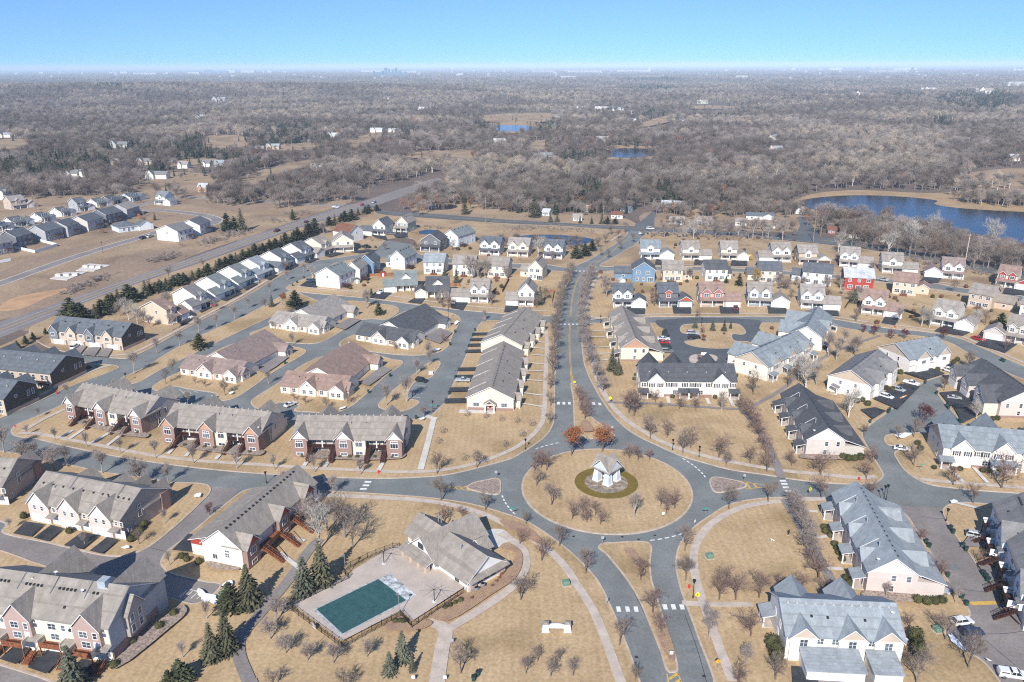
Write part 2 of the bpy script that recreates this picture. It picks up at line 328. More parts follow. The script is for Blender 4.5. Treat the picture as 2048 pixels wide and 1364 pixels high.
block([(1200, 532), (1224, 517), (1249, 502), (1274, 487), (1286, 472), (1300, 465), (1400, 468), (1536, 479), (1636, 488), (1736, 500), (1836, 519), (1936, 539), (2048, 564), (2300, 622), (2300, 636), (2048, 593), (2011, 587), (1936, 578), (1861, 566), (1753, 556), (1661, 549), (1536, 540), (1400, 534), (1250, 533)], LAWN2)
# islands and medians
ROAD_C = (G(1043, 974).to_2d() + G(1383, 977).to_2d()) / 2; ISLE_R = (G(1383, 977).to_2d() - G(1043, 974).to_2d()).length / 2
def ring(c, r, n=72): return [c + Vector((math.cos(2 * PI * i / n), math.sin(2 * PI * i / n))) * r for i in range(n)]
zi = nz(); flat('lawn', ring(ROAD_C, ISLE_R), zi, LAWN, skirt=.13); kerb(ring(ROAD_C, ISLE_R), zi + .02, .45)
block([(1143, 765), (1146, 800), (1147, 825), (1148, 850), (1152, 870), (1165, 878), (1199, 877), (1224, 878), (1230, 871), (1219, 862), (1199, 847), (1184, 835), (1174, 817), (1159, 785), (1151, 768)])
block([(1196, 1095), (1204, 1088), (1224, 1086), (1294, 1085), (1303, 1093), (1301, 1124), (1304, 1161), (1316, 1199), (1331, 1249), (1346, 1294), (1356, 1336), (1354, 1344), (1336, 1344), (1321, 1306), (1301, 1256), (1279, 1204), (1256, 1164), (1229, 1129), (1209, 1106)])
block([(933, 976), (947, 966), (975, 960), (993, 957), (1000, 961), (1002, 975), (1000, 987), (991, 990), (970, 987), (949, 982)], ROCK)
block([(1419, 961), (1427, 955), (1449, 957), (1486, 966), (1494, 972), (1488, 976), (1461, 982), (1436, 986), (1426, 982)], ROCK)
# courts and parking laid on the lawns
def court(pts, sm=4, m=None):
 loop = cr_curve(px2(pts), True, sm); z = nz(); flat('parking_court', loop, z, m or ASPH)
 if area(loop) < 0: loop = loop[::-1]
 kerb(loop[::-1], z + .05, -.34)
CRT = mat('dark court asphalt', (.105, .115, .125), .9, .12, .05, .2, fine=.9)
zc = nz(); flat('parking_court', cr_curve(px2([(1314, 641), (1316, 652), (1331, 661), (1341, 695), (1346, 722), (1345, 755), (1462, 757), (1472, 715), (1530, 694), (1534, 682), (1518, 657), (1519, 641)]), True, 3), zc, CRT)
block([(1361, 655), (1368, 650), (1390, 648), (1450, 647), (1476, 649), (1488, 658), (1491, 667), (1484, 670), (1466, 669), (1470, 682), (1495, 684), (1503, 689), (1488, 695), (1440, 698), (1395, 695), (1372, 688), (1370, 683), (1390, 681), (1388, 671), (1365, 667)])
block([(1378, 718), (1385, 711), (1405, 709), (1428, 711), (1435, 717), (1425, 727), (1400, 731), (1384, 727)], CONC)
# far roads, water, fields
def pxpoly(name, pts, m, z, sm=3, kind='structure'): return patch(name, pts, m, sm, z)
HWY = mat('highway asphalt', (.24, .215, .2), .9, .08, .03, .2, fine=.5)
pxpoly('highway', [(-100, 714), (0, 676), (100, 634), (175, 602), (250, 574), (350, 541), (425, 516), (512, 485), (587, 458), (662, 436), (752, 411), (790, 398), (851, 376), (884, 361), (876, 356), (840, 366), (775, 386), (737, 399), (662, 419), (587, 444), (512, 469), (425, 500), (350, 526), (250, 560), (175, 586), (100, 611), (0, 643), (-100, 674)], HWY, .0)
CNTY = mat('county road asphalt', (.13, .14, .145), .9, .1, .04, .2)
pxpoly('county_road', [(735, 407), (757, 419), (887, 429), (1024, 440), (1124, 446), (1204, 451), (1300, 457), (1400, 461), (1536, 469), (1611, 473), (1711, 482), (1786, 496), (1861, 510), (1926, 525), (2048, 550), (2300, 605), (2300, 620), (2048, 560), (1936, 536), (1836, 516), (1736, 497), (1636, 486), (1536, 477), (1400, 466), (1300, 463), (1204, 457), (1124, 451), (1024, 446), (887, 437), (757, 426), (728, 416)], CNTY, .008)
pxpoly('side_road', [(1270, 456), (1290, 436), (1300, 427), (1310, 420), (1320, 421), (1313, 428), (1309, 437), (1301, 457)], CNTY, .012, 3)
pxpoly('side_road', [(1596, 471), (1600, 452), (1598, 442), (1594, 434), (1606, 433), (1618, 441), (1628, 456), (1633, 476)], CNTY, .013, 3)
WTR = bpy.data.materials.new('lake water'); WTR.use_nodes = True
_b = WTR.node_tree.nodes['Principled BSDF']; _b.inputs['Base Color'].default_value = (.006, .018, .035, 1); _b.inputs['Specular IOR Level'].default_value = .32; _b.inputs['Roughness'].default_value = .12; _b.inputs['IOR'].default_value = 1.33
_n = WTR.node_tree.nodes.new('ShaderNodeTexNoise'); _n.inputs['Scale'].default_value = .35; _n.inputs['Detail'].default_value = 4
_t = WTR.node_tree.nodes.new('ShaderNodeTexCoord'); WTR.node_tree.links.new(_t.outputs['Object'], _n.inputs['Vector'])
_p = WTR.node_tree.nodes.new('ShaderNodeBump'); _p.inputs['Strength'].default_value = .5; _p.inputs['Distance'].default_value = .3
WTR.node_tree.links.new(_n.outputs[0], _p.inputs['Height']); WTR.node_tree.links.new(_p.outputs[0], _b.inputs['Normal'])
REED = mat('dry reeds', (.44, .31, .18), 1, .2, .05, .05, col2=(.30, .205, .12), fine=.8)
FIELD = mat('dry field', (.40, .295, .19), 1, .22, .03, .05, col2=(.28, .20, .135), fine=.6, patch=((.20, .14, .10), .018))
SOIL = mat('bare soil', (.34, .25, .175), 1, .2, .03, .05, col2=(.25, .18, .13), fine=.6)
LAKE = [(1597, 406), (1621, 397), (1690, 391), (1758, 391), (1826, 395), (1874, 401), (1868, 407), (1880, 411), (1929, 417), (2048, 424), (2200, 432), (2300, 540), (2048, 505), (1997, 485), (1895, 476), (1758, 468), (1690, 437), (1640, 424)]
pxpoly('reed_bank', [(1580, 412), (1600, 396), (1640, 385), (1720, 380), (1850, 386), (1900, 384), (1940, 372), (2060, 366), (2300, 380), (2300, 560), (2048, 512), (1990, 492), (1890, 482), (1740, 474), (1660, 440)], REED, -.012)
pxpoly('lake', LAKE, WTR, .0)
PONDS = [[(1207, 303), (1230, 297), (1290, 297), (1312, 303), (1306, 312), (1250, 316), (1212, 312)], [(985, 255), (1000, 250), (1065, 252), (1062, 261), (1000, 263)], [(1024, 479), (1045, 472), (1100, 470), (1165, 475), (1190, 481), (1175, 487), (1100, 492), (1045, 487)], [(838, 464), (852, 460), (872, 461), (878, 465), (866, 469), (842, 469)], [(850, 414), (872, 409), (905, 409), (915, 414), (895, 419), (855, 419)]]
BANKS = [[(1195, 304), (1225, 291), (1300, 292), (1325, 303), (1310, 317), (1210, 318)], [(965, 255), (990, 245), (1080, 247), (1085, 262), (990, 268)], [(985, 484), (1020, 462), (1100, 458), (1190, 467), (1220, 478), (1200, 494), (1100, 505), (1020, 499)], [(810, 464), (840, 452), (880, 452), (910, 462), (895, 478), (835, 479)], [(825, 413), (860, 398), (960, 386), (1005, 406), (930, 426), (835, 425)]]
for i, (p, q) in enumerate(zip(PONDS, BANKS)):
 hi = i in (2, 3)
 pxpoly('reed_bank', q, REED, .165 + nz() - .12 if hi else -.01)
 pxpoly('pond', p, WTR, .30 if hi else .004)
FIELDS = [[(-60, 283), (45, 277), (60, 288), (40, 296), (-60, 300)], [(265, 370), (300, 352), (350, 344), (432, 350), (425, 368), (400, 382), (300, 386)], [(340, 322), (418, 316), (440, 328), (352, 336)], [(405, 272), (470, 270), (505, 290), (430, 296)], [(806, 310), (835, 303), (930, 299), (972, 307), (930, 318), (830, 316)], [(688, 288), (720, 272), (762, 263), (755, 278), (705, 296)], [(826, 232), (845, 228), (852, 250), (838, 252)], [(958, 232), (1030, 226), (1100, 226), (1115, 236), (1060, 246), (960, 242)], [(945, 203), (990, 199), (1032, 200), (1000, 207)], [(1378, 213), (1440, 206), (1485, 208), (1470, 217), (1390, 218)], [(1262, 256), (1300, 240), (1332, 232), (1345, 240), (1300, 252)], [(1048, 285), (1095, 279), (1095, 298), (1055, 298)], [(1925, 352), (1960, 342), (2060, 335), (2200, 340), (2200, 375), (1950, 392)], [(480, 360), (560, 330), (620, 320), (640, 326), (560, 345), (500, 372)], [(540, 292), (620, 285), (660, 290), (600, 300), (545, 300)], [(1290, 425), (1400, 418), (1600, 430), (1640, 460), (1500, 462), (1300, 452)], [(860, 425), (1000, 418), (1230, 432), (1270, 452), (1100, 444), (900, 434)]]
for p in FIELDS: pxpoly('field', p, FIELD, -.008)
# the building land west of the highway
pxpoly('field', [(-300, 560), (0, 400), (240, 385), (420, 380), (560, 400), (720, 397), (690, 408), (560, 452), (440, 492), (300, 542), (120, 603), (0, 640), (-300, 760)], FIELD, -.015)
pxpoly('soil_patch', [(0, 640), (10, 610), (90, 572), (170, 540), (250, 520), (340, 500), (400, 500), (300, 545), (120, 606)], SOIL, -.004)
pxpoly('soil_patch', [(0, 622), (20, 598), (60, 588), (110, 580), (150, 574), (90, 596), (40, 618)], mat('sand', (.50, .31, .17), 1, .12, .1), .003)
pxpoly('grass_verge', [(-100, 730), (0, 692), (60, 664), (100, 640), (60, 700), (-60, 745)], LAWN2, -.002)
def sub_road(c, w):
 strip2('side_road', c, w, .004, ASPHW); p = cr_curve(px2(c), False, 5)
 for s in (1, -1):
  o = offset(p, s * (w / 2 + .1), False); strip2('kerb', o, .7, .03, CONCW, world=True, sm=0)
sub_road([(-80, 594), (0, 567), (75, 540), (150, 514), (225, 491), (290, 472), (330, 458)], 8)
sub_road([(272, 420), (310, 420), (360, 424), (405, 430), (432, 438), (428, 446), (405, 452)], 8)
sub_road([(180, 440), (240, 420), (290, 408), (330, 399), (375, 395), (430, 398), (560, 404), (600, 408), (690, 410)], 7)
sub_road([(-60, 478), (20, 462), (90, 446), (160, 432), (230, 417)], 7)
# ---------------------------------------------------------------- pavements, paths, drives, markings
def walk(pts, w=1.7, m=None, name='sidewalk', sm=5): return strip2(name, pts, w, nz() + .03, m or CONC, sm=sm)
walk([(36, 868), (70, 868), (125, 878), (200, 892), (300, 911), (400, 923), (512, 930), (600, 936), (700, 941), (800, 945), (870, 943), (940, 931), (1000, 911), (1040, 891), (1065, 871), (1082, 850), (1088, 830), (1090, 800), (1091, 760), (1093, 720), (1094, 690), (1092, 660)])
walk([(1146, 520), (1180, 505), (1215, 486), (1240, 470)])
walk([(46, 864), (90, 838), (135, 818)], 1.6)
walk([(-40, 861), (0, 829), (70, 797), (140, 762), (200, 737), (224, 731)], 1.6)
walk([(215, 713), (260, 708), (320, 680), (400, 637), (470, 600), (540, 558), (600, 525), (645, 514)], 1.6)
walk([(590, 573), (640, 578), (737, 587), (882, 606), (987, 617), (1095, 623)], 1.5)
walk([(612, 990), (680, 993), (760, 997), (850, 1003), (920, 1015), (980, 1035), (1025, 1058), (1060, 1078), (1095, 1100), (1130, 1135), (1160, 1180), (1185, 1220), (1205, 1265), (1225, 1320), (1245, 1375)], 2.0)
walk([(1790, 1018), (1740, 1003), (1600, 1001), (1500, 1012), (1460, 1026), (1425, 1047), (1400, 1075), (1388, 1105), (1390, 1150), (1402, 1195), (1418, 1240), (1440, 1300), (1465, 1365)], 2.0)
walk([(1182, 690), (1190, 745), (1212, 795), (1245, 835), (1290, 866), (1340, 892), (1420, 916), (1500, 932), (1560, 942), (1640, 950), (1720, 957), (1752, 955)], 2.0)
walk([(1168, 640), (1176, 600), (1188, 565), (1200, 550)], 1.8)
walk([(1838, 960), (1900, 966), (1980, 972), (2060, 978)], 1.8)
walk([(1180, 640), (1300, 630), (1536, 629), (1648, 632), (1720, 643), (1836, 657), (1911, 670), (1961, 690), (2048, 727)], 1.5)
walk([(1205, 546), (1400, 544), (1536, 550), (1661, 558), (1753, 566), (1861, 580), (2048, 607)], 1.3)
walk([(1240, 531), (1400, 531), (1536, 537), (1661, 546), (1753, 553), (1861, 563), (2048, 590)], 1.3)
walk([(1215, 806), (1300, 808), (1400, 815), (1490, 818), (1530, 800), (1570, 775), (1600, 745), (1680, 700), (1760, 672)], 1.6, ASPHW)
walk([(1482, 818), (1510, 850), (1535, 890), (1553, 930), (1563, 958)], 2.4, ASPHW)
walk([(1568, 1000), (1590, 1035), (1615, 1080), (1645, 1130), (1668, 1175), (1680, 1200)], 2.4, ASPHW)
walk([(1364, 1208), (1420, 1211), (1505, 1211)], 1.7)
walk([(868, 838), (855, 890), (841, 941)], 1.9, CONCW, sm=0)
walk([(853, 833), (862, 837), (874, 839)], 1.9, CONCW, sm=0)
walk([(860, 1242), (890, 1262), (884, 1300), (872, 1380)], 3.0)
walk([(893, 1262), (950, 1228), (1000, 1195), (1035, 1165), (1052, 1130), (1045, 1100), (1020, 1080), (1000, 1068)], 2.2)
patch('patio', [(962, 1072), (985, 1060), (1008, 1062), (1020, 1075), (1012, 1090), (990, 1098), (970, 1095)], CONCW, 4)
walk([(498, 1364), (478, 1310), (480, 1280), (520, 1230), (575, 1165), (622, 1098), (640, 1080)], 2.6, ASPHW, 'path')
walk([(500, 1364), (520, 1420)], 2.6, ASPHW, 'path', 0)
for a, b in [((146, 862), (118, 878)), ((172, 857), (138, 880)), ((221, 866), (186, 886)), ((244, 870), (214, 893)), ((347, 898), (336, 910)), ((381, 903), (371, 915)), ((440, 911), (431, 921)), ((479, 916), (470, 925)), ((617, 920), (608, 934)), ((659, 921), (649, 936)), ((726, 924), (716, 940)), ((768, 924), (757, 944)),
    ((1335, 795), (1338, 808)), ((1413, 798), (1419, 811)), ((1458, 796), (1467, 814)), ((1895, 935), (1925, 966)), ((1945, 935), (1975, 968)), ((1635, 1026), (1615, 1024)), ((1655, 1075), (1625, 1078)), ((1685, 1140), (1655, 1140)), ((500, 1057), (610, 1085)), ((560, 1108), (600, 1140)), ((1900, 1005), (1960, 1020))]:
 walk([a, b], 1.2, CONCW, 'footpath', 0)
for y0, y1 in ((653, 655), (668, 670), (684, 687), (697, 699), (711, 713), (728, 730)): walk([(1062, y0), (1090, y1)], .9, CONCW, 'footpath', 0)
for y0, y1 in ((742, 744), (760, 764), (787, 793), (808, 816)): walk([(1040, y0), (1086, y1)], .9, CONCW, 'footpath', 0)
for y in (662, 674, 695, 708, 721): walk([(1180, y + 2), (1232, y)], .8, CONCW, 'footpath', 0)
# driveways: four corners each
def drive(pts, m=None): return patch('driveway', pts, m or BLACKTOP)
def drive2(a, b, c, d, m=None): drive([a, b, c, d], m)
for q in ([(1253, 613), (1291, 613), (1290, 630), (1252, 630)], [(1344, 613), (1382, 613), (1382, 629), (1347, 629)], [(1438, 613), (1478, 613), (1478, 629), (1441, 629)], [(1534, 613), (1572, 615), (1574, 629), (1537, 629)], [(1634, 619), (1676, 621), (1678, 634), (1635, 632)], [(1770, 634), (1800, 637), (1790, 652), (1762, 648)], [(1885, 652), (1945, 664), (1925, 674), (1868, 664)], [(1970, 678), (2035, 690), (2010, 708), (1950, 690)],
    [(1312, 520), (1345, 520), (1345, 531), (1309, 531)], [(1390, 520), (1420, 520), (1417, 531), (1387, 531)], [(1463, 522), (1495, 522), (1494, 533), (1461, 533)], [(1514, 524), (1545, 525), (1545, 537), (1512, 537)], [(1620, 530), (1656, 531), (1657, 545), (1618, 543)], [(1706, 537), (1742, 538), (1740, 552), (1700, 550)], [(1795, 547), (1830, 549), (1826, 561), (1790, 558)], [(1850, 553), (1885, 556), (1875, 568), (1838, 565)], [(2010, 577), (2060, 583), (2060, 594), (2005, 588)],
    [(752, 585), (784, 587), (768, 600), (738, 597)], [(834, 595), (852, 597), (842, 609), (815, 606)], [(903, 603), (936, 606), (926, 622), (902, 618)], [(1012, 610), (1036, 611), (1036, 626), (1008, 626)], [(614, 563), (640, 568), (632, 577), (600, 573)],
    [(395, 622), (415, 613), (424, 616), (402, 627)], [(438, 600), (470, 582), (484, 588), (452, 604)], [(483, 575), (503, 565), (516, 570), (492, 582)], [(524, 557), (538, 549), (556, 552), (540, 562)], [(565, 541), (580, 532), (598, 532), (580, 542)], [(605, 525), (622, 517), (640, 519), (618, 527)], [(645, 512), (660, 505), (690, 508), (660, 516)], [(355, 647), (368, 638), (385, 640), (365, 653)], [(700, 505), (735, 500), (755, 502), (720, 508)], [(740, 470), (772, 474), (775, 482), (750, 476)], [(785, 466), (815, 466), (815, 476), (790, 476)]):
 drive(q)
for y0, h in ((668, 4), (679, 4), (690, 4.5), (702, 5), (738, 5.5), (753, 6), (778, 7.5), (800, 8.5)):
 x = 962 - (y0 - 665) * .24; x1 = 985 - (y0 - 665) * .36; drive([(x - 14 - (y0 - 660) * .18, y0), (x1, y0 - 1), (x1 - 2, y0 + h), (x - 16 - (y0 - 660) * .18, y0 + h + 1)])
for q in ([(27, 1071), (52, 1047), (90, 1052), (62, 1078)], [(68, 1080), (103, 1054), (128, 1061), (97, 1087)], [(128, 1095), (165, 1068), (200, 1075), (165, 1103)], [(180, 1106), (215, 1078), (238, 1084), (205, 1112)]): drive(q)
for q in ([(-40, 1308), (5, 1270), (28, 1282), (-10, 1325)], [(0, 1323), (42, 1285), (68, 1296), (34, 1334)], [(56, 1340), (98, 1302), (133, 1312), (94, 1353)], [(120, 1362), (165, 1322), (200, 1335), (165, 1378)]): drive(q)
for q in ([(150, 696), (178, 690), (160, 712), (130, 707)], [(180, 698), (205, 693), (190, 715), (164, 712)], [(207, 700), (228, 696), (216, 717), (192, 715)]): drive(q, ASPHW)
for q in ([(512, 742), (535, 727), (556, 734), (530, 750)], [(530, 730), (560, 712), (578, 717), (550, 738)], [(718, 768), (745, 750), (762, 758), (738, 775)], [(740, 752), (765, 735), (784, 742), (762, 757)], [(668, 655), (700, 638), (722, 642), (690, 662)], [(845, 678), (880, 658), (905, 668), (880, 690)]): drive(q, ASPHW)
for q in ([(1745, 800), (1800, 770), (1840, 776), (1795, 822)], [(1720, 822), (1750, 818), (1772, 825), (1745, 842)], [(1805, 748), (1860, 738), (1890, 750), (1850, 763)], [(1878, 788), (1930, 784), (1950, 812), (1900, 815)], [(1905, 815), (1955, 812), (1965, 830), (1925, 850)], [(1325, 663), (1333, 661), (1338, 676), (1322, 676)], [(1322, 682), (1338, 680), (1342, 700), (1320, 702)]): drive(q)
for q in ([(1840, 1105), (1867, 1115), (1885, 1148), (1850, 1140)], [(1858, 1190), (1895, 1168), (1915, 1185), (1880, 1200)], [(1920, 1098), (1945, 1065), (2020, 1070), (2000, 1100)], [(1955, 1135), (2005, 1138), (2040, 1175), (1985, 1178)], [(2000, 1215), (2048, 1205), (2090, 1260), (2040, 1255)]): drive(q, ASPHW)
drive([(1582, 1338), (1630, 1342), (1640, 1375), (1585, 1375)]); drive([(1632, 1342), (1690, 1346), (1700, 1400), (1640, 1400)], ASPHW); drive([(1720, 1348), (1790, 1352), (1800, 1400), (1725, 1400)], ASPHW)
drive([(345, 1105), (378, 1072), (402, 1084), (388, 1110)])
# brick-coloured private lanes
patch('lane', [(418, 972), (478, 978), (454, 1006), (376, 1071), (330, 1107), (322, 1124), (335, 1147), (441, 1170), (395, 1206), (250, 1172), (0, 1105), (-60, 1090), (-20, 1040), (3, 1063), (20, 1072), (150, 1100), (212, 1113), (249, 1113), (290, 1100), (342, 1062), (405, 1004)], ASPHW, 0, .008)
patch('lane', [(1786, 1012), (1885, 1015), (1898, 1054), (1936, 1106), (1976, 1164), (2048, 1264), (2100, 1350), (2030, 1430), (1961, 1319), (1893, 1270), (1905, 1240), (1941, 1232), (1898, 1164), (1831, 1056)], ASPHW, 0, .008)
patch('lane', [(-60, 1312), (0, 1331), (100, 1364), (160, 1400), (100, 1440), (-100, 1400)], ASPHW, 0, .008)
# planting beds
for q in ([(860, 1238), (925, 1192), (940, 1190), (1000, 1160), (1030, 1110), (1000, 1100), (1012, 1090), (1040, 1105), (1045, 1130), (1030, 1162), (990, 1190), (895, 1248), (875, 1246)], [(770, 1262), (802, 1235), (823, 1256), (850, 1245), (866, 1250), (850, 1262), (800, 1268)], [(1000, 1045), (1040, 1050), (1075, 1075), (1090, 1095), (1060, 1085), (1015, 1062)]): patch('mulch_bed', q, MULCH, 4)
for q in ([(230, 1345), (340, 1262), (375, 1228), (365, 1215), (335, 1235), (225, 1322)], [(145, 845), (290, 880), (300, 872), (150, 840)], [(330, 890), (520, 915), (530, 905), (335, 884)], [(590, 915), (800, 922), (812, 912), (595, 907)], [(478, 1145), (420, 1140), (412, 1128), (480, 1138)], [(1600, 920), (1690, 922), (1690, 914), (1600, 912)], [(1725, 1200), (1835, 1208), (1835, 1195), (1725, 1188)]): patch('rock_bed', q, ROCK, 3)
for q in ([(1164, 845), (1176, 846), (1186, 866), (1168, 867)], [(1248, 1102), (1264, 1101), (1280, 1122), (1286, 1142), (1274, 1142), (1260, 1124)], [(1304, 1232), (1320, 1240), (1350, 1326), (1340, 1328)]): patch('mulch_bed', q, MULCH, 4)
# paint on the roads
def paint(q, m=PAINTW, z=.012): return patch('road_marking', q, m, 0, z)
for x in (1114, 1125, 1136): paint([(x, 804), (x + 5.5, 804), (x + 5.5, 809), (x, 809)])
for x, y in ((1168, 803), (1184, 804.5), (1196, 805.5)): paint([(x, y), (x + 5, y), (x + 7, y + 5), (x + 1.5, y + 5)])
for x in (1232, 1250, 1267): paint([(x, 1213), (x + 8, 1213), (x + 10.5, 1223.5), (x + 2, 1223.5)])
for x in (1324, 1341, 1358): paint([(x, 1208.5), (x + 9, 1208.5), (x + 12, 1219), (x + 3.5, 1219)])
for y, x in ((962, 730), (969, 726), (976, 721)): paint([(x, y), (x + 13, y), (x + 12, y + 3.4), (x - 1.5, y + 3.4)])
for y, x in ((960, 1559), (966, 1562), (973, 1565), (980, 1569)): paint([(x, y), (x + 12, y), (x + 14, y + 3.4), (x + 1, y + 3.4)])
for x in range(1112, 1168, 8): paint([(x + 8, 647.4), (x + 12, 647.6), (x + 12, 649.4), (x + 8, 649.2)])
for x in range(1146, 1190, 8): paint([(x + 4, 541.3), (x + 8, 541.3), (x + 8, 543), (x + 4, 543)])
def dashes(a, b, n, w=.35):
 A, B = G(*a).to_2d(), G(*b).to_2d()
 for i in range(n):
  p, q = A.lerp(B, (i + .15) / n), A.lerp(B, (i + .75) / n); strip2('road_marking', [p, q], w, .013, PAINTW, sm=0, world=True)
def dash_arc(r, pa, pb, n):
 A, B = G(*pa).to_2d() - ROAD_C, G(*pb).to_2d() - ROAD_C
 a, b = math.atan2(A.y, A.x), math.atan2(B.y, B.x)
 if b - a > PI: b -= 2 * PI
 if a - b > PI: b += 2 * PI
 ra, rb = A.length, B.length
 for i in range(n):
  q = []
  for t in ((i + .15) / n, (i + .45) / n, (i + .75) / n):
   an, rr = a + (b - a) * t, ra + (rb - ra) * t; q.append(ROAD_C + Vector((math.cos(an), math.sin(an))) * rr)
  strip2('road_marking', q, .4, .013, PAINTW, sm=0, world=True)
dash_arc(0, (1070, 898), (1120, 885), 5); dash_arc(0, (1364, 916), (1412, 956), 7); dash_arc(0, (1298, 1081), (1368, 1066), 5); dash_arc(0, (1004, 990), (1032, 1030), 6)
for d in (-.22, .22):
 c = cr_curve(px2([(1144, 765), (1142, 740), (1140, 715), (1139, 690), (1139, 668), (1140, 650)]), False, 5); strip2('road_marking', offset(c, d, False), .16, .012, PAINTY, world=True, sm=0)
 c = cr_curve(px2([(1141, 632), (1143, 610), (1147, 585), (1154, 562), (1165, 545)]), False, 5); strip2('road_marking', offset(c, d, False), .16, .012, PAINTY, world=True, sm=0)
 c = cr_curve(px2([(1192, 527), (1215, 510), (1235, 494), (1262, 472)]), False, 5); strip2('road_marking', offset(c, d, False), .16, .012, PAINTY, world=True, sm=0)
 c = cr_curve(px2([(1640, 480), (1740, 492), (1840, 512), (1940, 533)]), False, 5); strip2('road_marking', offset(c, d * 2, False), .25, .02, PAINTY, world=True, sm=0)
 for hw in (-1.2, 1.2): pass
 c = cr_curve(px2([(-60, 684), (0, 660), (100, 622), (250, 567), (425, 508), (512, 477), (662, 427), (740, 404)]), False, 5); strip2('road_marking', offset(c, d * 1.6, False), .22, .014, PAINTY, world=True, sm=0)
 strip2('road_marking', offset(c, d * 17, False), .16, .0135, PAINTW, world=True, sm=0)
 c = cr_curve(px2([(770, 423), (887, 433), (1024, 443), (1204, 454)]), False, 5); strip2('road_marking', offset(c, d * 1.4, False), .16, .018, PAINTY, world=True, sm=0)
for a, b, w in [((1143, 766), (1141, 745), .25), ((1151, 768), (1142, 745), .25), ((1143, 762), (1151, 764), .5), ((1142, 755), (1147, 757), .5), ((1334, 1348), (1341, 1390), .25), ((1356, 1346), (1366, 1375), .25), ((1338, 1358), (1356, 1347), .6), ((1341, 1372), (1360, 1360), .6),
    ((934, 975), (886, 972), .25), ((947, 982), (886, 974), .25), ((930, 972), (938, 980), .5), ((918, 972), (925, 979), .5), ((906, 972), (912, 977), .5), ((1468, 960), (1535, 971), .3), ((1490, 978), (1538, 973), .3), ((1490, 962), (1500, 976), .6), ((1505, 966), (1514, 975), .5)]:
 strip2('road_marking', [a, b], w, .015, PAINTY, sm=0)
for i in range(6): strip2('road_marking', [(357 + i * 12, 1194 + i * 1.5), (374 + i * 11, 1181 + i * 1.8)], .18, .02, PAINTW, sm=0)
strip2('road_marking', [(360, 1196), (378, 1178), (416, 1190)], .18, .024, PAINTW, sm=0)
for i in range(6): strip2('road_marking', [(357 + i * 13, 794 - i * 2 - 3), (345 + i * 14, 776 + i * 2)], .15, .018, PAINTW, sm=0)
for i in range(5): strip2('road_marking', [(818 + i * 3.5, 794 - i * 8), (840 + i * 3.5, 795 - i * 8)], .15, .018, PAINTW, sm=0)
strip2('road_marking', [(1940, 1207), (2000, 1205)], 1.2, .02, PAINTY, sm=0)
# sealed cracks in the old lanes
for pts in ([(1840, 1032), (1870, 1037), (1900, 1036)], [(1905, 1175), (1940, 1181), (1975, 1184)], [(1970, 1268), (2010, 1267), (2048, 1262)], [(292, 1094), (320, 1100), (340, 1105)], [(1970, 1280), (2000, 1305), (2030, 1330)], [(1250, 1150), (1290, 1230), (1330, 1330)], [(1370, 1230), (1395, 1300), (1415, 1370)]):
 strip2('road_crack', pts, .12, .011, mat('crack sealer', (.04, .045, .05), .7), sm=4)
# last patches of snow
for q in ([(388, 1165 + 20), (400, 1180), (412, 1190), (436, 1196), (446, 1216), (420, 1214), (405, 1208), (396, 1200)], [(448, 1170), (460, 1164), (468, 1168), (464, 1180), (445, 1184)], [(388, 995), (396, 990), (404, 990), (402, 998), (390, 1001)], [(243, 1100), (252, 1096), (263, 1097), (258, 1102), (246, 1104)], [(1785, 873), (1800, 869), (1828, 870), (1825, 876), (1800, 881), (1788, 878)], [(1892, 1271), (1905, 1275), (1925, 1298), (1938, 1312), (1928, 1311), (1900, 1288)], [(1898, 1007), (1905, 1004), (1916, 1006), (1912, 1011), (1900, 1011)], [(676, 822), (692, 816), (693, 819), (678, 824)], [(457, 790), (467, 786), (469, 790), (459, 793)], [(838, 842), (848, 838), (850, 842), (840, 845)], [(865, 703), (880, 699), (882, 702), (868, 706)], [(695, 687), (708, 690), (700, 692)], [(908, 650), (915, 643), (919, 647), (911, 653)], [(958, 1074), (975, 1066), (978, 1069), (962, 1078)], [(1968, 1322), (1984, 1330), (1975, 1328)]):
 p = px2(q); c_ = sum(p, Vector((0, 0))) / len(p); lp = [c_ + (v - c_) * RN.uniform(.62, .95) for v in cr_curve(p, True, 3)]
 zz = nz() + .02; o = flat('snow_patch', lp, zz, SNOW, None, skirt=.06); o['kind'] = 'stuff'
for i in range(26):
 q = RN.choice([[(60, 890), (780, 965)], [(1112, 790), (1130, 660)], [(1190, 760), (1330, 895)], [(1090, 1075), (1320, 1080)], [(1240, 1180), (1300, 1340)], [(1345, 1190), (1400, 1350)], [(1560, 970), (1900, 1000)], [(890, 780), (930, 660)], [(270, 735), (540, 590)], [(1850, 1050), (1990, 1290)]]); t_ = RN.random(); c_ = G(q[0][0] + (q[1][0] - q[0][0]) * t_, q[0][1] + (q[1][1] - q[0][1]) * t_).to_2d() + Vector((RN.uniform(-2, 2), RN.uniform(-2, 2)))
 if i % 2: flat('manhole', ring(c_, .38, 12), .0135 + i * .0002, MT['crack sealer'])
 else: w_, l_ = RN.uniform(.5, 1.4), RN.uniform(.8, 3); flat('road_patch', [c_ + Vector((a * l_, b * w_)) for a, b in ((-1, -1), (1, -1.1), (1.05, 1), (-.95, .9))], .0095 + i * .00005, mat('asphalt repair', (.185, .20, .195), .9, .1, 1))
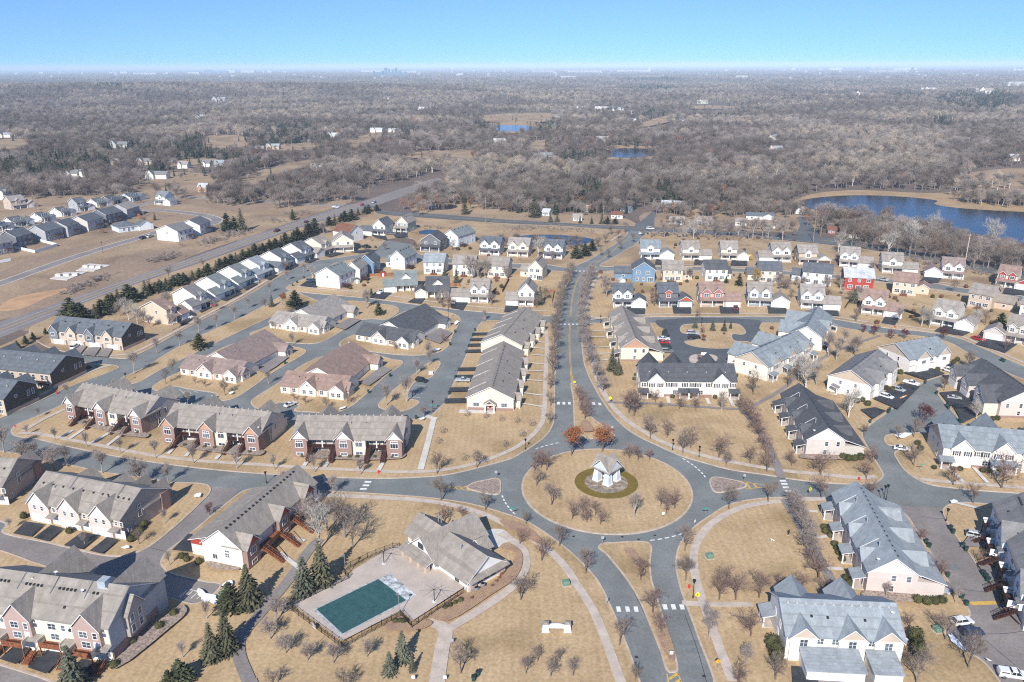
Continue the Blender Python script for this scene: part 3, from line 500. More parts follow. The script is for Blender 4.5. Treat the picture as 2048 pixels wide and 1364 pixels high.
for pts, m_ in [([(40, 655), (150, 615), (260, 575), (330, 552), (300, 560), (180, 606), (60, 662)], SOIL), ([(0, 545), (80, 512), (180, 488), (260, 470), (200, 492), (90, 530), (0, 560)], SOIL), ([(470, 480), (560, 455), (640, 428), (600, 448), (500, 482)], SOIL), ([(320, 405), (420, 400), (560, 408), (500, 425), (400, 412)], SOIL), ([(230, 520), (300, 500), (380, 488), (340, 505), (260, 528)], SOIL)]: pxpoly('soil_patch', pts, m_, -.006 + nz() * .0001)
# ---------------------------------------------------------------- building kit
R_ = {k: roofing(k, c) for k, c in dict(taupe=(.31, .275, .235), greybrown=(.335, .30, .265), brown=(.31, .215, .175), mauve=(.285, .215, .19), black=(.10, .103, .11), char=(.125, .135, .15), blue=(.25, .28, .295), bluelt=(.31, .34, .355), green=(.21, .235, .23), pale=(.50, .52, .53), grey=(.22, .215, .21), slate=(.135, .15, .165), rust=(.20, .095, .06)).items()}
S_ = {k: siding(k, c) for k, c in dict(cream=(.72, .66, .53), ivory=(.76, .72, .63), white=(.78, .78, .76), beige=(.60, .52, .40), tan=(.55, .45, .35), taupe=(.40, .35, .31), greige=(.58, .53, .48), pinkg=(.62, .54, .49), grey=(.40, .41, .42), bluegrey=(.30, .36, .41), blue=(.17, .27, .38), paleblue=(.66, .72, .76), red=(.40, .06, .045), orange=(.46, .10, .045), mauve=(.40, .17, .15), dkbrown=(.085, .068, .056), dkgrey=(.16, .17, .18), brick=(.30, .13, .1), rose=(.46, .33, .28), copper=(.50, .30, .2), white2=(.80, .77, .72), dusk=(.21, .23, .25), green=(.45, .47, .40), stonew=(.48, .42, .36)).items()}
PANE = {}
def pane_mesh(w, h):
 k = (round(w, 2), round(h, 2))
 if k not in PANE:
  b = MB(); b.box(-w / 2 + .05, w / 2 - .05, -.035, .02, .05, h - .05); PANE[k] = b.mesh('pane', GLASS)
 return PANE[k]
WIN = {}
def win_mesh(w, h, cols, rows, trim):
 k = (round(w, 2), round(h, 2), cols, rows, trim.name)
 if k not in WIN:
  b = MB(); t = .1
  b.box(-w / 2 - t, -w / 2 + .03, -.08, .02, -t, h + t); b.box(w / 2 - .03, w / 2 + t, -.08, .02, -t, h + t)
  b.box(-w / 2 + .03, w / 2 - .03, -.08, .02, -t, .03); b.box(-w / 2 + .03, w / 2 - .03, -.08, .02, h - .03, h + t)
  for i in range(1, cols): x = -w / 2 + w * i / cols; b.box(x - .04, x + .04, -.06, .02, .03, h - .03)
  for j in range(1, rows):
   z = h * j / rows; e = [-w / 2 + w * i / cols for i in range(cols + 1)]
   for i in range(cols): b.box(e[i] + .04, e[i + 1] - .04, -.06, .02, z - .03, z + .03)
  WIN[k] = b.mesh('window', trim)
 return WIN[k]
FROT = {'F': 0, 'B': PI, 'L': -PI / 2, 'R': PI / 2}
BOXM = {}
class House:
 def __init__(s, name, label, cat, A, B_, dep=None, group=None, L=None, world=None):
  if world: o, ang, ln = world
  else:
   a, b = G(*A), G(*B_); o = a; d = b - a; ang = math.atan2(d.y, d.x); ln = d.length
  s.L = L or ln; s.D = dep
  s.root = thing(name, label, cat, (o.x, o.y, ZB), ang, group); s.p = {}
  s.u, s.w = Vector((math.cos(ang), math.sin(ang))), Vector((-math.sin(ang), math.cos(ang)))
 def mb(s, part, *mats):
  k = (part, tuple(m.name for m in mats))
  if part not in ('wall', 'roof', 'firewall_cap', 'roof_seam'): s.n = getattr(s, 'n', 0) + 1; k += (s.n,)
  if k not in s.p: s.p[k] = (MB(), mats)
  return s.p[k][0]
 def slab(s, prof, axis, a, b, roof, trim=WHITE):
  s.mb('roof', roof, trim).prism(prof, axis, a, b, 0, 1)
 def gable(s, x0, x1, y0, y1, z, rise, axis='x', wall=None, roof=None, z0=-.1, ov=.45, oe=.4, gm=None, ylow=None, ends=True, th=.2, part='wall'):
  """box with a gable roof, ridge along axis; ov past the gable ends, oe past the eaves"""
  c0, c1, e0, e1 = (y0, y1, x0, x1) if axis == 'x' else (x0, x1, y0, y1)
  mid = (c0 + c1) / 2; sl = rise / (mid - c0)
  lo = ylow if ylow is not None else c0
  if wall:
   b = s.mb(part, wall)
   if axis == 'x':
    v = [(x0, lo, z0), (x1, lo, z0), (x1, y1, z0), (x0, y1, z0), (x0, lo, z + (lo - c0) * sl - .02), (x1, lo, z + (lo - c0) * sl - .02), (x1, y1, z - .02), (x0, y1, z - .02)]
   else:
    v = [(x0, y0, z0), (x1, y0, z0), (x1, y1, z0), (x0, y1, z0), (x0, y0, z - .02), (x1, y0, z - .02), (x1, y1, z - .02), (x0, y1, z - .02)]
   b.add(v, [(0, 1, 5, 4), (1, 2, 6, 5), (2, 3, 7, 6), (3, 0, 4, 7)])
   gb = b
   if axis == 'x':
    zl = z + (lo - c0) * sl - .02
    for x, fl in ((x0, 1), (x1, 0)):
     if gm: gb = s.mb('gable_wall', gm)
     t = [(x, lo, zl), (x, y1, z - .02), (x, mid, z + rise - .03)]
     gb.add(t, [(0, 2, 1) if fl == 0 else (0, 1, 2)])
   else:
    for y, fl in ((y0, 0), (y1, 1)):
     if gm: gb = s.mb('gable_wall', gm)
     t = [(x0, y, z - .02), (x1, y, z - .02), (mid, y, z + rise - .03)]
     gb.add(t, [(0, 1, 2) if fl == 0 else (0, 2, 1)])
  if roof:
   zz = z - oe * sl
   prof = [(c0 - oe, zz), (mid, z + rise), (c1 + oe, zz), (c1 + oe, zz + th), (mid, z + rise + th), (c0 - oe, zz + th)]
   s.slab(prof, axis, e0 - ov, e1 + ov, roof)
 def hip(s, x0, x1, y0, y1, z, rise, wall, roof, z0=-.1, ov=.45):
  if wall:
   s.mb('wall', wall).box(x0, x1, y0, y1, z0, z, bottom=False)
  w, d = x1 - x0 + 2 * ov, y1 - y0 + 2 * ov; k = min(w, d) / 2
  a, b, c, e = x0 - ov, x1 + ov, y0 - ov, y1 + ov; zl = z - .15
  if w >= d: r0, r1 = (a + k, (c + e) / 2), (b - k, (c + e) / 2)
  else: r0, r1 = ((a + b) / 2, c + k), ((a + b) / 2, e - k)
  v = [(a, c, zl), (b, c, zl), (b, e, zl), (a, e, zl), (a, c, zl + .2), (b, c, zl + .2), (b, e, zl + .2), (a, e, zl + .2), (*r0, z + rise), (*r1, z + rise)]
  m = s.mb('roof', roof, WHITE)
  m.add(v, [(0, 1, 5, 4), (1, 2, 6, 5), (2, 3, 7, 6), (3, 0, 4, 7), (3, 2, 1, 0)], 1)
  if w >= d: m.add(v, [(4, 5, 9, 8), (5, 6, 9), (6, 7, 8, 9), (7, 4, 8)], 0)
  else: m.add(v, [(4, 5, 8), (5, 6, 9, 8), (6, 7, 9), (7, 4, 8, 9)], 0)
 def shed(s, x0, x1, y0, y1, zlo, zhi, roof, side='F', th=.16, ov=.3):
  """single slope; side says which way it falls"""
  if side == 'F': s.slab([(y0 - ov, zlo), (y1, zhi), (y1, zhi + th), (y0 - ov, zlo + th)], 'x', x0 - ov, x1 + ov, roof)
  elif side == 'B': s.slab([(y1 + ov, zlo), (y0, zhi), (y0, zhi + th), (y1 + ov, zlo + th)], 'x', x0 - ov, x1 + ov, roof)
  elif side == 'R': s.slab([(x1 + ov, zlo), (x0, zhi), (x0, zhi + th), (x1 + ov, zlo + th)], 'y', y0 - ov, y1 + ov, roof)
  else: s.slab([(x0 - ov, zlo), (x1, zhi), (x1, zhi + th), (x0 - ov, zlo + th)], 'y', y0 - ov, y1 + ov, roof)
 def box(s, part, m, *a): s.mb(part, m).box(*a)
 def win(s, f, u, v, z, w=1.1, h=1.4, cols=2, rows=2, trim=None, pane=True):
  x, y = (u, v) if f in 'FB' else (v, u)
  o = link('window', win_mesh(w, h, cols, rows, trim or WHITE), s.root, (x, y, z), FROT[f])
  link('pane', pane_mesh(w, h), o)
 def item(s, name, key, fn, m, f, u, v, z):
  if key not in BOXM: b = MB(); fn(b); BOXM[key] = b.mesh(name, m)
  x, y = (u, v) if f in 'FB' else (v, u)
  return link(name, BOXM[key], s.root, (x, y, z), FROT[f])
 def garage(s, f, u, v, w=4.9, h=2.25, m=None, z=0):
  m = m or DOORW
  def fn(b):
   n = 4
   for i in range(n): b.box(-w / 2, w / 2, -.07, .03, i * h / n + .02, (i + 1) * h / n - .02)
   b.box(-w / 2, w / 2, -.03, .03, 0, h)
   b.box(-w / 2 - .18, -w / 2 - .02, -.1, .03, 0, h + .15); b.box(w / 2 + .02, w / 2 + .18, -.1, .03, 0, h + .15); b.box(-w / 2 - .02, w / 2 + .02, -.1, .03, h + .02, h + .15)
  s.item('garage_door', ('gd', w, h, m.name), fn, m, f, u, v, z)
 def door(s, f, u, v, z=.1, m=None, w=1.0):
  m = m or mat('front door', (.16, .17, .19), .5, .05)
  def fn(b):
   b.box(-w / 2, w / 2, -.05, .02, 0, 2.1)
  o = s.item('front_door', ('fd', w, m.name), fn, m, f, u, v, z)
  k = ('df', w)
  if k not in BOXM:
   b = MB(); b.box(-w / 2 - .14, -w / 2 - .01, -.08, .02, 0, 2.25); b.box(w / 2 + .01, w / 2 + .14, -.08, .02, 0, 2.25); b.box(-w / 2 - .01, w / 2 + .01, -.08, .02, 2.12, 2.25); BOXM[k] = b.mesh('frame', WHITE)
  link('frame', BOXM[k], o)
 def post(s, x, y, z0, z1, r=.14, m=None):
  k = ('post', round(z1 - z0, 2), r)
  if k not in BOXM:
   b = MB(); h = z1 - z0; b.box(-r, r, -r, r, 0, h); b.box(-r - .06, r + .06, -r - .06, r + .06, 0, .25); BOXM[k] = b.mesh('post', WHITE)
  link('post', BOXM[k], s.root, (x, y, z0))
 def vents(s, pts, m=None):
  m = m or DARK; k = ('vent', m.name)
  if k not in BOXM: b = MB(); b.frustum(0, 0, -.15, .22, .26, .26, .2, .2); BOXM[k] = b.mesh('roof_vent', m)
  for p in pts: link('roof_vent', BOXM[k], s.root, p)
 def pipe(s, x, y, z, h=.9):
  k = ('pipe', h)
  if k not in BOXM: b = MB(); b.lathe([(.12, -.6), (.12, h), (.2, h), (.2, h + .15), (.05, h + .25)], 8); BOXM[k] = b.mesh('vent_pipe', mat('vent pipe', (.5, .51, .52), .4, .1, metal=.4))
  link('vent_pipe', BOXM[k], s.root, (x, y, z))
 def dish(s, x, y, z):
  k = 'dish'
  if k not in BOXM:
   b = MB(); b.lathe([(.02, .35), (.25, .4), (.42, .55), (.45, .56), (.26, .36), (.03, .3)], 12); b.tube((0, 0, -.4), (0, 0, .35), .05); BOXM[k] = b.mesh('satellite_dish', mat('dish grey', (.6, .6, .6), .5))
  link('satellite_dish', BOXM[k], s.root, (x, y, z))
 def shutters(s, f, u, v, z, w, h):
  def fn(b): b.box(-.2, .2, -.06, .02, 0, h)
  for q in (-1, 1): s.item('shutter', ('sh', h), fn, mat('dark shutter', (.06, .05, .05), .6), f, u + q * (w / 2 + .35), v, z)
 def porch(s, x0, x1, dep, zlo, zhi, roof, posts=None, y=0, floor=CONC):
  s.shed(x0, x1, y - dep, y - .02, zlo, zhi, roof)
  s.mb('porch', floor).box(x0, x1, y - dep, y - .03, -.1, .18)
  n = posts or max(2, int((x1 - x0) / 2.2) + 1)
  for i in range(n): s.post(x0 + .2 + (x1 - x0 - .4) * i / (n - 1), y - dep + .15, .18, zlo + .02)
 def stair(s, x, y0, y1, z0, z1, w=1.2, m=WOODB, axis='F'):
  """flight from (y0,z0) at the foot up to (y1,z1)"""
  b = MB(); n = max(3, int(abs(z1 - z0) / .2))
  for i in range(n):
   t0 = i / n; yy = y0 + (y1 - y0) * t0; y2 = y0 + (y1 - y0) * (i + 1) / n; zz = z0 + (z1 - z0) * (i + 1) / n
   b.box(-w / 2 + .06, w / 2 - .06, min(yy, y2), max(yy, y2), zz - .2, zz)
  for sx in (-w / 2, w / 2):
   for zo, hh in ((-.25, .3), (.85, .1)):
    b.add([(sx - .05, y0, z0 + zo), (sx + .05, y0, z0 + zo), (sx + .05, y1, z1 + zo), (sx - .05, y1, z1 + zo), (sx - .05, y0, z0 + zo + hh), (sx + .05, y0, z0 + zo + hh), (sx + .05, y1, z1 + zo + hh), (sx - .05, y1, z1 + zo + hh)],
       [(4, 5, 6, 7), (0, 1, 5, 4), (1, 2, 6, 5), (2, 3, 7, 6), (3, 0, 4, 7), (3, 2, 1, 0)])
   k = 7
   for i in range(k + 1): t = i / k; b.box(sx - .035, sx + .035, y0 + (y1 - y0) * t - .035, y0 + (y1 - y0) * t + .035, z0 + (z1 - z0) * t + .02, z0 + (z1 - z0) * t + .9)
  o = b.build('stair', m, s.root); o.location.x = x; return o
 def deck(s, x0, x1, y0, y1, z, m=WOODB, solid=False, legs=True):
  b = MB(); b.box(x0, x1, y0, y1, z - .22, z)
  o = b.build('deck', m, s.root); r = MB()
  if solid: r.box(x0, x1, y0 - .04, y0 + .04, z + .01, z + 1.05)
  else:
   r.box(x0, x1, y0, y0 + .06, z + .95, z + 1.03)
   n = int((x1 - x0) / .28)
   for i in range(n + 1): x = x0 + .04 + (x1 - x0 - .08) * i / n; r.box(x - .025, x + .025, y0, y0 + .05, z + .01, z + .95)
  for xx in (x0, x1 - .06): r.box(xx, xx + .06, y0 + .08, y1, z + .9, z + 1.0)
  r.build('railing', m, o)
  if legs:
   for xx in (x0 + .15, x1 - .15):
    q = MB(); q.box(xx - .1, xx + .1, y0 + .05, y0 + .25, -.1, z - .22); q.build('deck_post', m, s.root)
 def done(s):
  for k, (b, mats) in s.p.items(): b.build(k[0], list(mats), s.root)
  return s
ZB = 0.16
def rz_on(z, rise, half, d): return z + rise * (1 - d / half) + .2

# ---- brick walk-up row houses along the west road
def brick_row(A, B, label, gcol, dish):
 h = House('brick_row_house', label, 'row house', A, B, group='brick row houses on the west road'); L = h.L; rf = R_['taupe']; wl = S_['taupe'] if not dish else S_['greige']
 Z, RI, D = 5.9, 4.2, 15.5
 k = L / 33.5
 h.gable(0, L, .2, D, Z - .3, RI, 'x', S_['greige'], rf, ylow=2.6, ov=.35)
 for x0, x1, mt, pr in ((0, 4.6, BRICK, -1), (13.3 * k, 18.2 * k, BRICK, -1), (L - 4.6, L, BRICK, -1)):
  h.gable(x0, x1, pr, 7.2, Z + .25, 2.6, 'y', mt, rf, gm=S_[gcol], ov=.5, part='brick_wall', oe=.5)
  c = (x0 + x1) / 2
  h.win('F', c, pr, 3.35, 2.3, 1.5, 3, 1); h.win('F', c, pr, 5.05, 2.0, .6, 3, 1); h.win('F', c, pr, .75, 2.0, .9, 2, 1)
 x0, x1 = 18.2 * k + .02, 22.3 * k
 h.box('bay_wall', S_['cream'], x0, x1, -.1, 2.7, -.1, Z - .32); h.win('F', (x0 + x1) / 2, -.1, 3.3, 2.1, 1.5, 2, 1); h.win('F', (x0 + x1) / 2, -.1, 5.0, 1.9, .5, 3, 1); h.win('F', (x0 + x1) / 2, -.1, .7, 2.1, .9, 2, 1)
 for a, b in ((4.7, 13.2 * k), (22.4 * k, L - 4.7)):
  h.deck(a, b, .35, 2.55, 2.75, WOODB); m = (a + b) / 2
  h.post(m, .5, 2.75, 5.55, .16)
  h.door('F', a + 1.2, 2.6, 2.8); h.door('F', b - 1.2, 2.6, 2.8); h.win('F', m - 1.3, 2.6, 3.7, 1.2, 1.3); h.win('F', m + 1.3, 2.6, 3.7, 1.2, 1.3)
  h.win('F', a + 2.2, 2.6, .6, 1.6, 1.1); h.win('F', b - 2.2, 2.6, .6, 1.6, 1.1)
  for xs in (a + .75, b - .75): h.stair(xs, -4.6, .35, 0, 2.75, 1.25)
 for u, z in ((6, 3.2), (9.5, 3.2), (6.5, .8)): h.win('R', u, L, z, 1.0, 1.9, 1, 2)
 h.win('L', 7, 0, 3.2, 1.0, 1.9, 1, 2)
 # garages behind, under two peaked cross roofs
 for c in (6.5 * k, 27 * k):
  h.gable(c - 3.6, c + 3.6, 8.5, D + 3.6, 5.2, 3.3, 'y', S_['greige'], rf, ov=.4)
  h.garage('B', c, D + 3.6, 4.9)
 h.gable(.6, L - .6, D - 1, D + 2.8, 3.0, 1.0, 'x', S_['greige'], rf)
 ym = (.2 + D) / 2
 h.vents([(x, ym + .5, Z - .3 + RI - .12 + .2) for x in [L * (i + .5) / 15 for i in range(15)]], mat('pale vent', (.5, .48, .45)))
 h.pipe(17 * k, 5, 8.2); h.pipe(21.5 * k, 5, 8.2)
 h.mb('firewall_cap', DARK).box(22.2 * k, 22.5 * k, ym - 7, ym - 6.6, Z - .2, Z + .3)
 if dish: h.dish(L - .8, 1, Z + 1.2)
 h.done()
brick_row((139, 838), (291, 868), 'brick walk-up row house with cream gables at the stop sign corner', 'white2', False)
brick_row((330, 884), (523, 904), 'brick walk-up row house with copper-coloured gables, middle one of three', 'copper', True)
brick_row((588, 912), (806, 915), 'brick walk-up row house with white gables facing the west crosswalk', 'white', False)

# ---- brown and grey courtyard cottages
def cottage(A, B, dep, label, roofk, tri):
 h = House('courtyard_cottage', label, 'cottage', A, B, group='courtyard cottages'); L = h.L; k = L / 26; rf = R_[roofk]; w = S_['ivory']
 D = dep
 h.gable(0, L, 0, 13, 2.8, 3.3, 'x', w, rf, ov=.4)
 h.gable(2.0 * k, L - 2.6, 6.4, D, 2.8, 5.4, 'y', w, rf, ov=.4)
 h.gable(8.2 * k, 15 * k, -.6, 6.5, 2.85, 2.9, 'y', w, rf, gm=S_[tri], ov=.4, part='bay_wall')
 h.gable(L - 5.2, L + .4, -1.1, 7, 2.85, 2.3, 'y', w, rf, ov=.3, part='bay_wall')
 h.gable(L - 6, L + 1.3, 1.5, 6, 2.8, 2.1, 'x', w, rf, ov=.3, gm=S_['bluegrey'], part='bay_wall')
 h.gable(L - 9, L + 1.0, D - 7, D - 2, 2.8, 2.2, 'x', w, rf, ov=.35, gm=S_['bluegrey'], part='entry_wall')
 for x, y in ((1.6, 0), (5.6 * k, 0), (10.2 * k, -.6), (13 * k, -.6), (17 * k, 0), (L - 3.6, -1.1), (L - 1.4, -1.1)): h.win('F', x, y, .7, 1.3, 1.5, 2, 2)
 for q in (4.4 * k, 7.8 * k, 15.8 * k, 19.3 * k): h.box('stone_pier', STONE, q - .4, q + .4, -.06, .2, -.1, 2.5)
 h.win('F', 11.6 * k, -.6, 3.6, .6, .7, 1, 1)
 xr = L - 2.6
 for y in (14, 19.6, D - 10): h.garage('R', y, xr, 5.0, 2.2)
 for y in (3.0, 4.9): h.win('R', y, L + 1.3, .8, 1.1, 1.4)
 h.door('R', D - 4.5, L + 1.0); h.win('R', D - 6.2, L + 1.0, .9, .9, 1.3)
 h.vents([(L - 2.6 - 7.6 + (i % 2) * 1.2, 13 + i * 2.3, 6.6 - (i % 2) * .8) for i in range(9)]); h.vents([(6 * k + i * 2.5, 4.2, 5.0) for i in range(4)])
 h.pipe(9 * k, 10, 5, .6)
 h.door('F', 19.6 * k, 0)
 h.done()
cottage((362, 749), (475, 766), 36, 'reddish-brown roofed cottage between the diagonal street and the lane', 'mauve', 'greige')
cottage((562, 786), (688, 798), 36, 'brown roofed cottage beside the white parked car and tree island', 'brown', 'white2')
cottage((540, 656), (640, 669), 33, 'grey-brown roofed cottage below the cross street', 'greybrown', 'white2')
cottage((713, 681), (818, 698), 36, 'charcoal roofed cottage with grey centre gable and paved drive', 'black', 'greige')

# ---- long villa rows with gable to the south (west of the avenue)
def villa(A, B, dep, label, face):
 h = House('villa_row', label, 'row house', A, B, group='villa rows west of the avenue'); L = h.L; rf = R_['taupe']; w = S_['cream']
 h.gable(0, L, 0, dep, 4.6, 4.0, 'y', w, rf, ov=.5)
 n = 4; sl = 4.0 / (L / 2)
 for i in range(n):
  y = dep * (i + .55) / n
  for q in (h.mb('firewall_cap', mat('cap flashing', (.55, .51, .45), .6)),):
   q.prism([(-.45, 4.6 - .45 * sl + .22), (L / 2 - 2.0, 4.6 + (L / 2 - 2.0) * sl + .22), (L / 2 - 2.0, 4.6 + (L / 2 - 2.0) * sl + .40), (-.45, 4.6 - .45 * sl + .40)], 'y', y - .16, y + .16)
  h.gable(L - 4, L + 2.2, y - 3.2, y - .2, 3.1, 1.7, 'x', w, rf, ov=.3, part='bay_wall')
  h.garage('L', y - 2.6, 0, 4.9); h.win('R', y + 2, L, .9, 1.3, 1.5); h.win('R', y + 2, L, 3.0, 1.1, 1.0); h.win('R', y - 1.6, L + 2.2, .8, 1.4, 1.4)
  h.post(L + 2.0, y - 4.4, 0, 2.8)
 if face:
  h.box('brick_base', BRICK, .2, L - .2, -.12, -.03, -.1, 1.0)
  c = L * .5
  h.gable(c - 1.8, c + 1.8, -1.9, .4, 2.9, 1.2, 'y', None, rf, ov=.25); h.post(c - 1.5, -1.7, 0, 2.9, .2); h.post(c + 1.5, -1.7, 0, 2.9, .2)
  h.box('gable_wall', w, c - 1.7, c + 1.7, -1.8, -1.72, 2.55, 2.95)
  h.door('F', c, 0, .1, mat('red door', (.28, .03, .03), .5)); h.win('F', L * .2, 0, 1.3, 2.0, 1.5, 2, 1); h.win('F', L * .8, 0, 1.3, 2.0, 1.5, 2, 1)
  h.box('terrace', CONCW, -2.5, L * .62, -2.6, -.2, -.1, .06)
 h.vents([(L / 2 + .9, 2 + i * 1.6, 4.6 + 4 - .9 * sl + .1) for i in range(int(dep / 1.6) - 1)]); h.vents([(L * .72, dep * .2, 7.2), (L * .8, dep * .4, 6.5), (L * .7, dep * .62, 7.3)])
 h.dish(L + .2, dep * .35, 4.6); h.pipe(L * .3, dep * .3, 7.2, .5)
 h.done()
villa((934, 820), (1027, 823), 47, 'long taupe roofed villa row with red door gable facing the lawn', True)
villa((962, 706), (1044, 713), 40, 'taupe roofed villa row behind the red-door one, reaching the cross street', False)

# ---- white town houses with gable to the south, porches west, garages east
def end_town(A, B, dep, label, roofk, wallk, gk, garages=True, side='R'):
 h = House('gabled_town_house', label, 'town house', A, B, group='gable-ended town houses'); L = max(h.L, 10.5); rf = R_[roofk]; w = S_[wallk]; Z, RI = 5.7, 3.8
 h.gable(0, L, 0, dep, Z, RI, 'y', w, rf, ov=.45, gm=S_[gk])
 h.box('brick_base', BRICK, .1, L - .1, -.1, -.03, -.1, .8)
 sl = RI / (L / 2)
 # garage wing carried under a longer slope
 h.box('garage_wall', w, L + .02, L + 6, .6, dep - .6, -.1, 3.6)
 h.shed(L - .4, L + 6.0, .2, dep - .2, 3.5, Z + .1, rf, 'R')
 for t in (.22, .5, .78): h.gable(L - 4, L + 3.4, dep * t - 2.4, dep * t + 2.4, Z - .5, 1.7, 'x', w, rf, ov=.3, part='bay_wall'); h.win('R', dep * t, L + 3.4, 3.9, 1.6, 1.0)
 for i in range(5): h.garage('R', dep * (i + .6) / 5.3, L + 6.0, 4.6)
 for x in (L * .52, L * .82): h.win('F', x, 0, 3.6, 1.0, 1.5, 1, 2)
 h.win('F', L * .5, 0, .9, 1.0, 1.5, 1, 2)
 n = 4
 for i in range(n):
  y = 1.5 + (dep - 5) * i / (n - 1)
  h.shed(-2.6, 0, y - .4, y + 3.2, 2.7, 3.4, rf, 'L'); h.mb('porch', CONC).box(-2.6, -.03, y - .4, y + 3.2, -.1, .18)
  for yy in (y - .2, y + 3.0): h.post(-2.4, yy, .18, 2.72)
  h.door('L', y + 1.4, 0, .2)
  for q in (y + 4.6, y + 6.8):
   if q < dep - .8: h.win('L', q, 0, .8, 1.1, 1.5); h.win('L', q, 0, 3.6, 1.1, 1.4)
  h.win('L', y + 1.4, 0, 3.7, 1.0, 1.2)
 for t in (.12, .42, .7):
  h.gable(-.35, 4.5, dep * t, dep * t + 4.2, Z + .2, 1.9, 'x', w, rf, ov=.3, gm=S_[gk], part='bay_wall')
  h.mb('firewall_cap', WHITE).prism([(-.5, Z - .3 + .22), (L * .38, Z + L * .38 * sl + .22), (L * .38, Z + L * .38 * sl + .30), (-.5, Z - .3 + .30)], 'y', dep * t + 4.6, dep * t + 4.72)
  h.pipe(L * .33, dep * t + 2, Z + L * .33 * sl, 1.3)
 h.vents([(L / 2 + .7, 1.5 + i * 2.0, Z + RI - .7 * sl + .12) for i in range(int(dep / 2.0) - 1)])
 h.dish(2.2, 1.6, Z + 2 * sl + .3)
 h.done()
end_town((1730, 1187), (1827, 1195), 34, 'blue-grey roofed town house with white gable along the bare-tree path', 'bluelt', 'pinkg', 'white')
end_town((1610, 913), (1686, 916), 35, 'black roofed town house with white gable above the east road', 'black', 'greige', 'white')
end_town((1241, 723), (1296, 723), 46, 'taupe roofed town house with copper gable beside the avenue', 'taupe', 'cream', 'copper')

# ---- town houses seen from the front: twin gables, shutters, little porch roofs
def front_town(A, B, label, roofk, wallk, n=4, L=None, rear=True):
 h = House('shuttered_town_house', label, 'town house', A, B, group='town houses with twin front gables', L=L); L = h.L; rf = R_[roofk]; w = S_[wallk]; Z, RI, D = 6.0, 3.9, 14.5
 h.gable(0, L, 0, D, Z, RI, 'x', w, rf, ov=.4, gm=S_['tan'])
 h.box('brick_base', BRICK, .1, L - .1, -.1, -.03, -.1, .9)
 un = L / n
 for c in (un * .5 + 1.2, L - un * .5 - 1.2) if n < 5 else (un * .5 + 1, un * 2, L - un * 2, L - un * .5 - 1):
  h.gable(c - 2.9, c + 2.9, -.5, 6, Z, 2.9, 'y', w, rf, ov=.4, gm=S_['ivory'], part='bay_wall')
  for q in (-1.5, 1.5): h.win('F', c + q, -.5, 3.7, 1.0, 1.5); h.shutters('F', c + q, -.5, 3.7, 1.0, 1.5)
 for i in range(n):
  x0 = i * un
  for q in (.18, .42, .86):
   x = x0 + un * q
   if all(abs(x - c) > 3.6 for c in ((un * .5 + 1.2, L - un * .5 - 1.2) if n < 5 else (un * .5 + 1, un * 2, L - un * 2, L - un * .5 - 1))): h.win('F', x, 0, 3.7, 1.0, 1.5); h.shutters('F', x, 0, 3.7, 1.0, 1.5)
  xd = x0 + (un * .1 if i % 2 == 0 else un * .9) if i in (0, n - 1) else x0 + un * (.2 if i % 2 == 0 else .8)
  h.porch(xd - 1.7, xd + 1.7, 2.2, 2.6, 3.3, rf, 2, y=-.5)
  h.door('F', xd, 0, .2, mat('blue door', (.30, .42, .48), .5)); h.win('F', x0 + un * .5, 0, .95, 2.2, 1.5, 3, 2)
  for q in (.3, .7): h.mb('hedge_bed', MULCH).box(x0 + un * q - 1.3, x0 + un * q + 1.3, -1.7, -.6, -.1, .05)
 if rear:
  for t in (.15, .42, .8):
   h.gable(L * t - 3.6, L * t + 3.6, 7.2, D + 5, Z - .3, 3.8, 'y', w, rf, ov=.35)
 for u, z in ((5, 3.7), (9.5, 3.7), (5, .9)): h.win('L', u, 0, z, .9, 1.4, 1, 2)
 h.vents([(L * (i + .5) / 13, D / 2 + .6, Z + RI - .15) for i in range(13)])
 h.vents([(L * (i + .5) / 5, 3.5, Z + 1.95) for i in range(5)], mat('pale vent', (.5, .48, .45)))
 h.done()
front_town((1280, 793), (1470, 795), 'black roofed town house with dark shutters above the small-tree path', 'black', 'ivory')
front_town((1881, 931), (2035, 944), 'blue-grey roofed town house with shutters across from the parked white car', 'blue', 'ivory', 5, L=40)

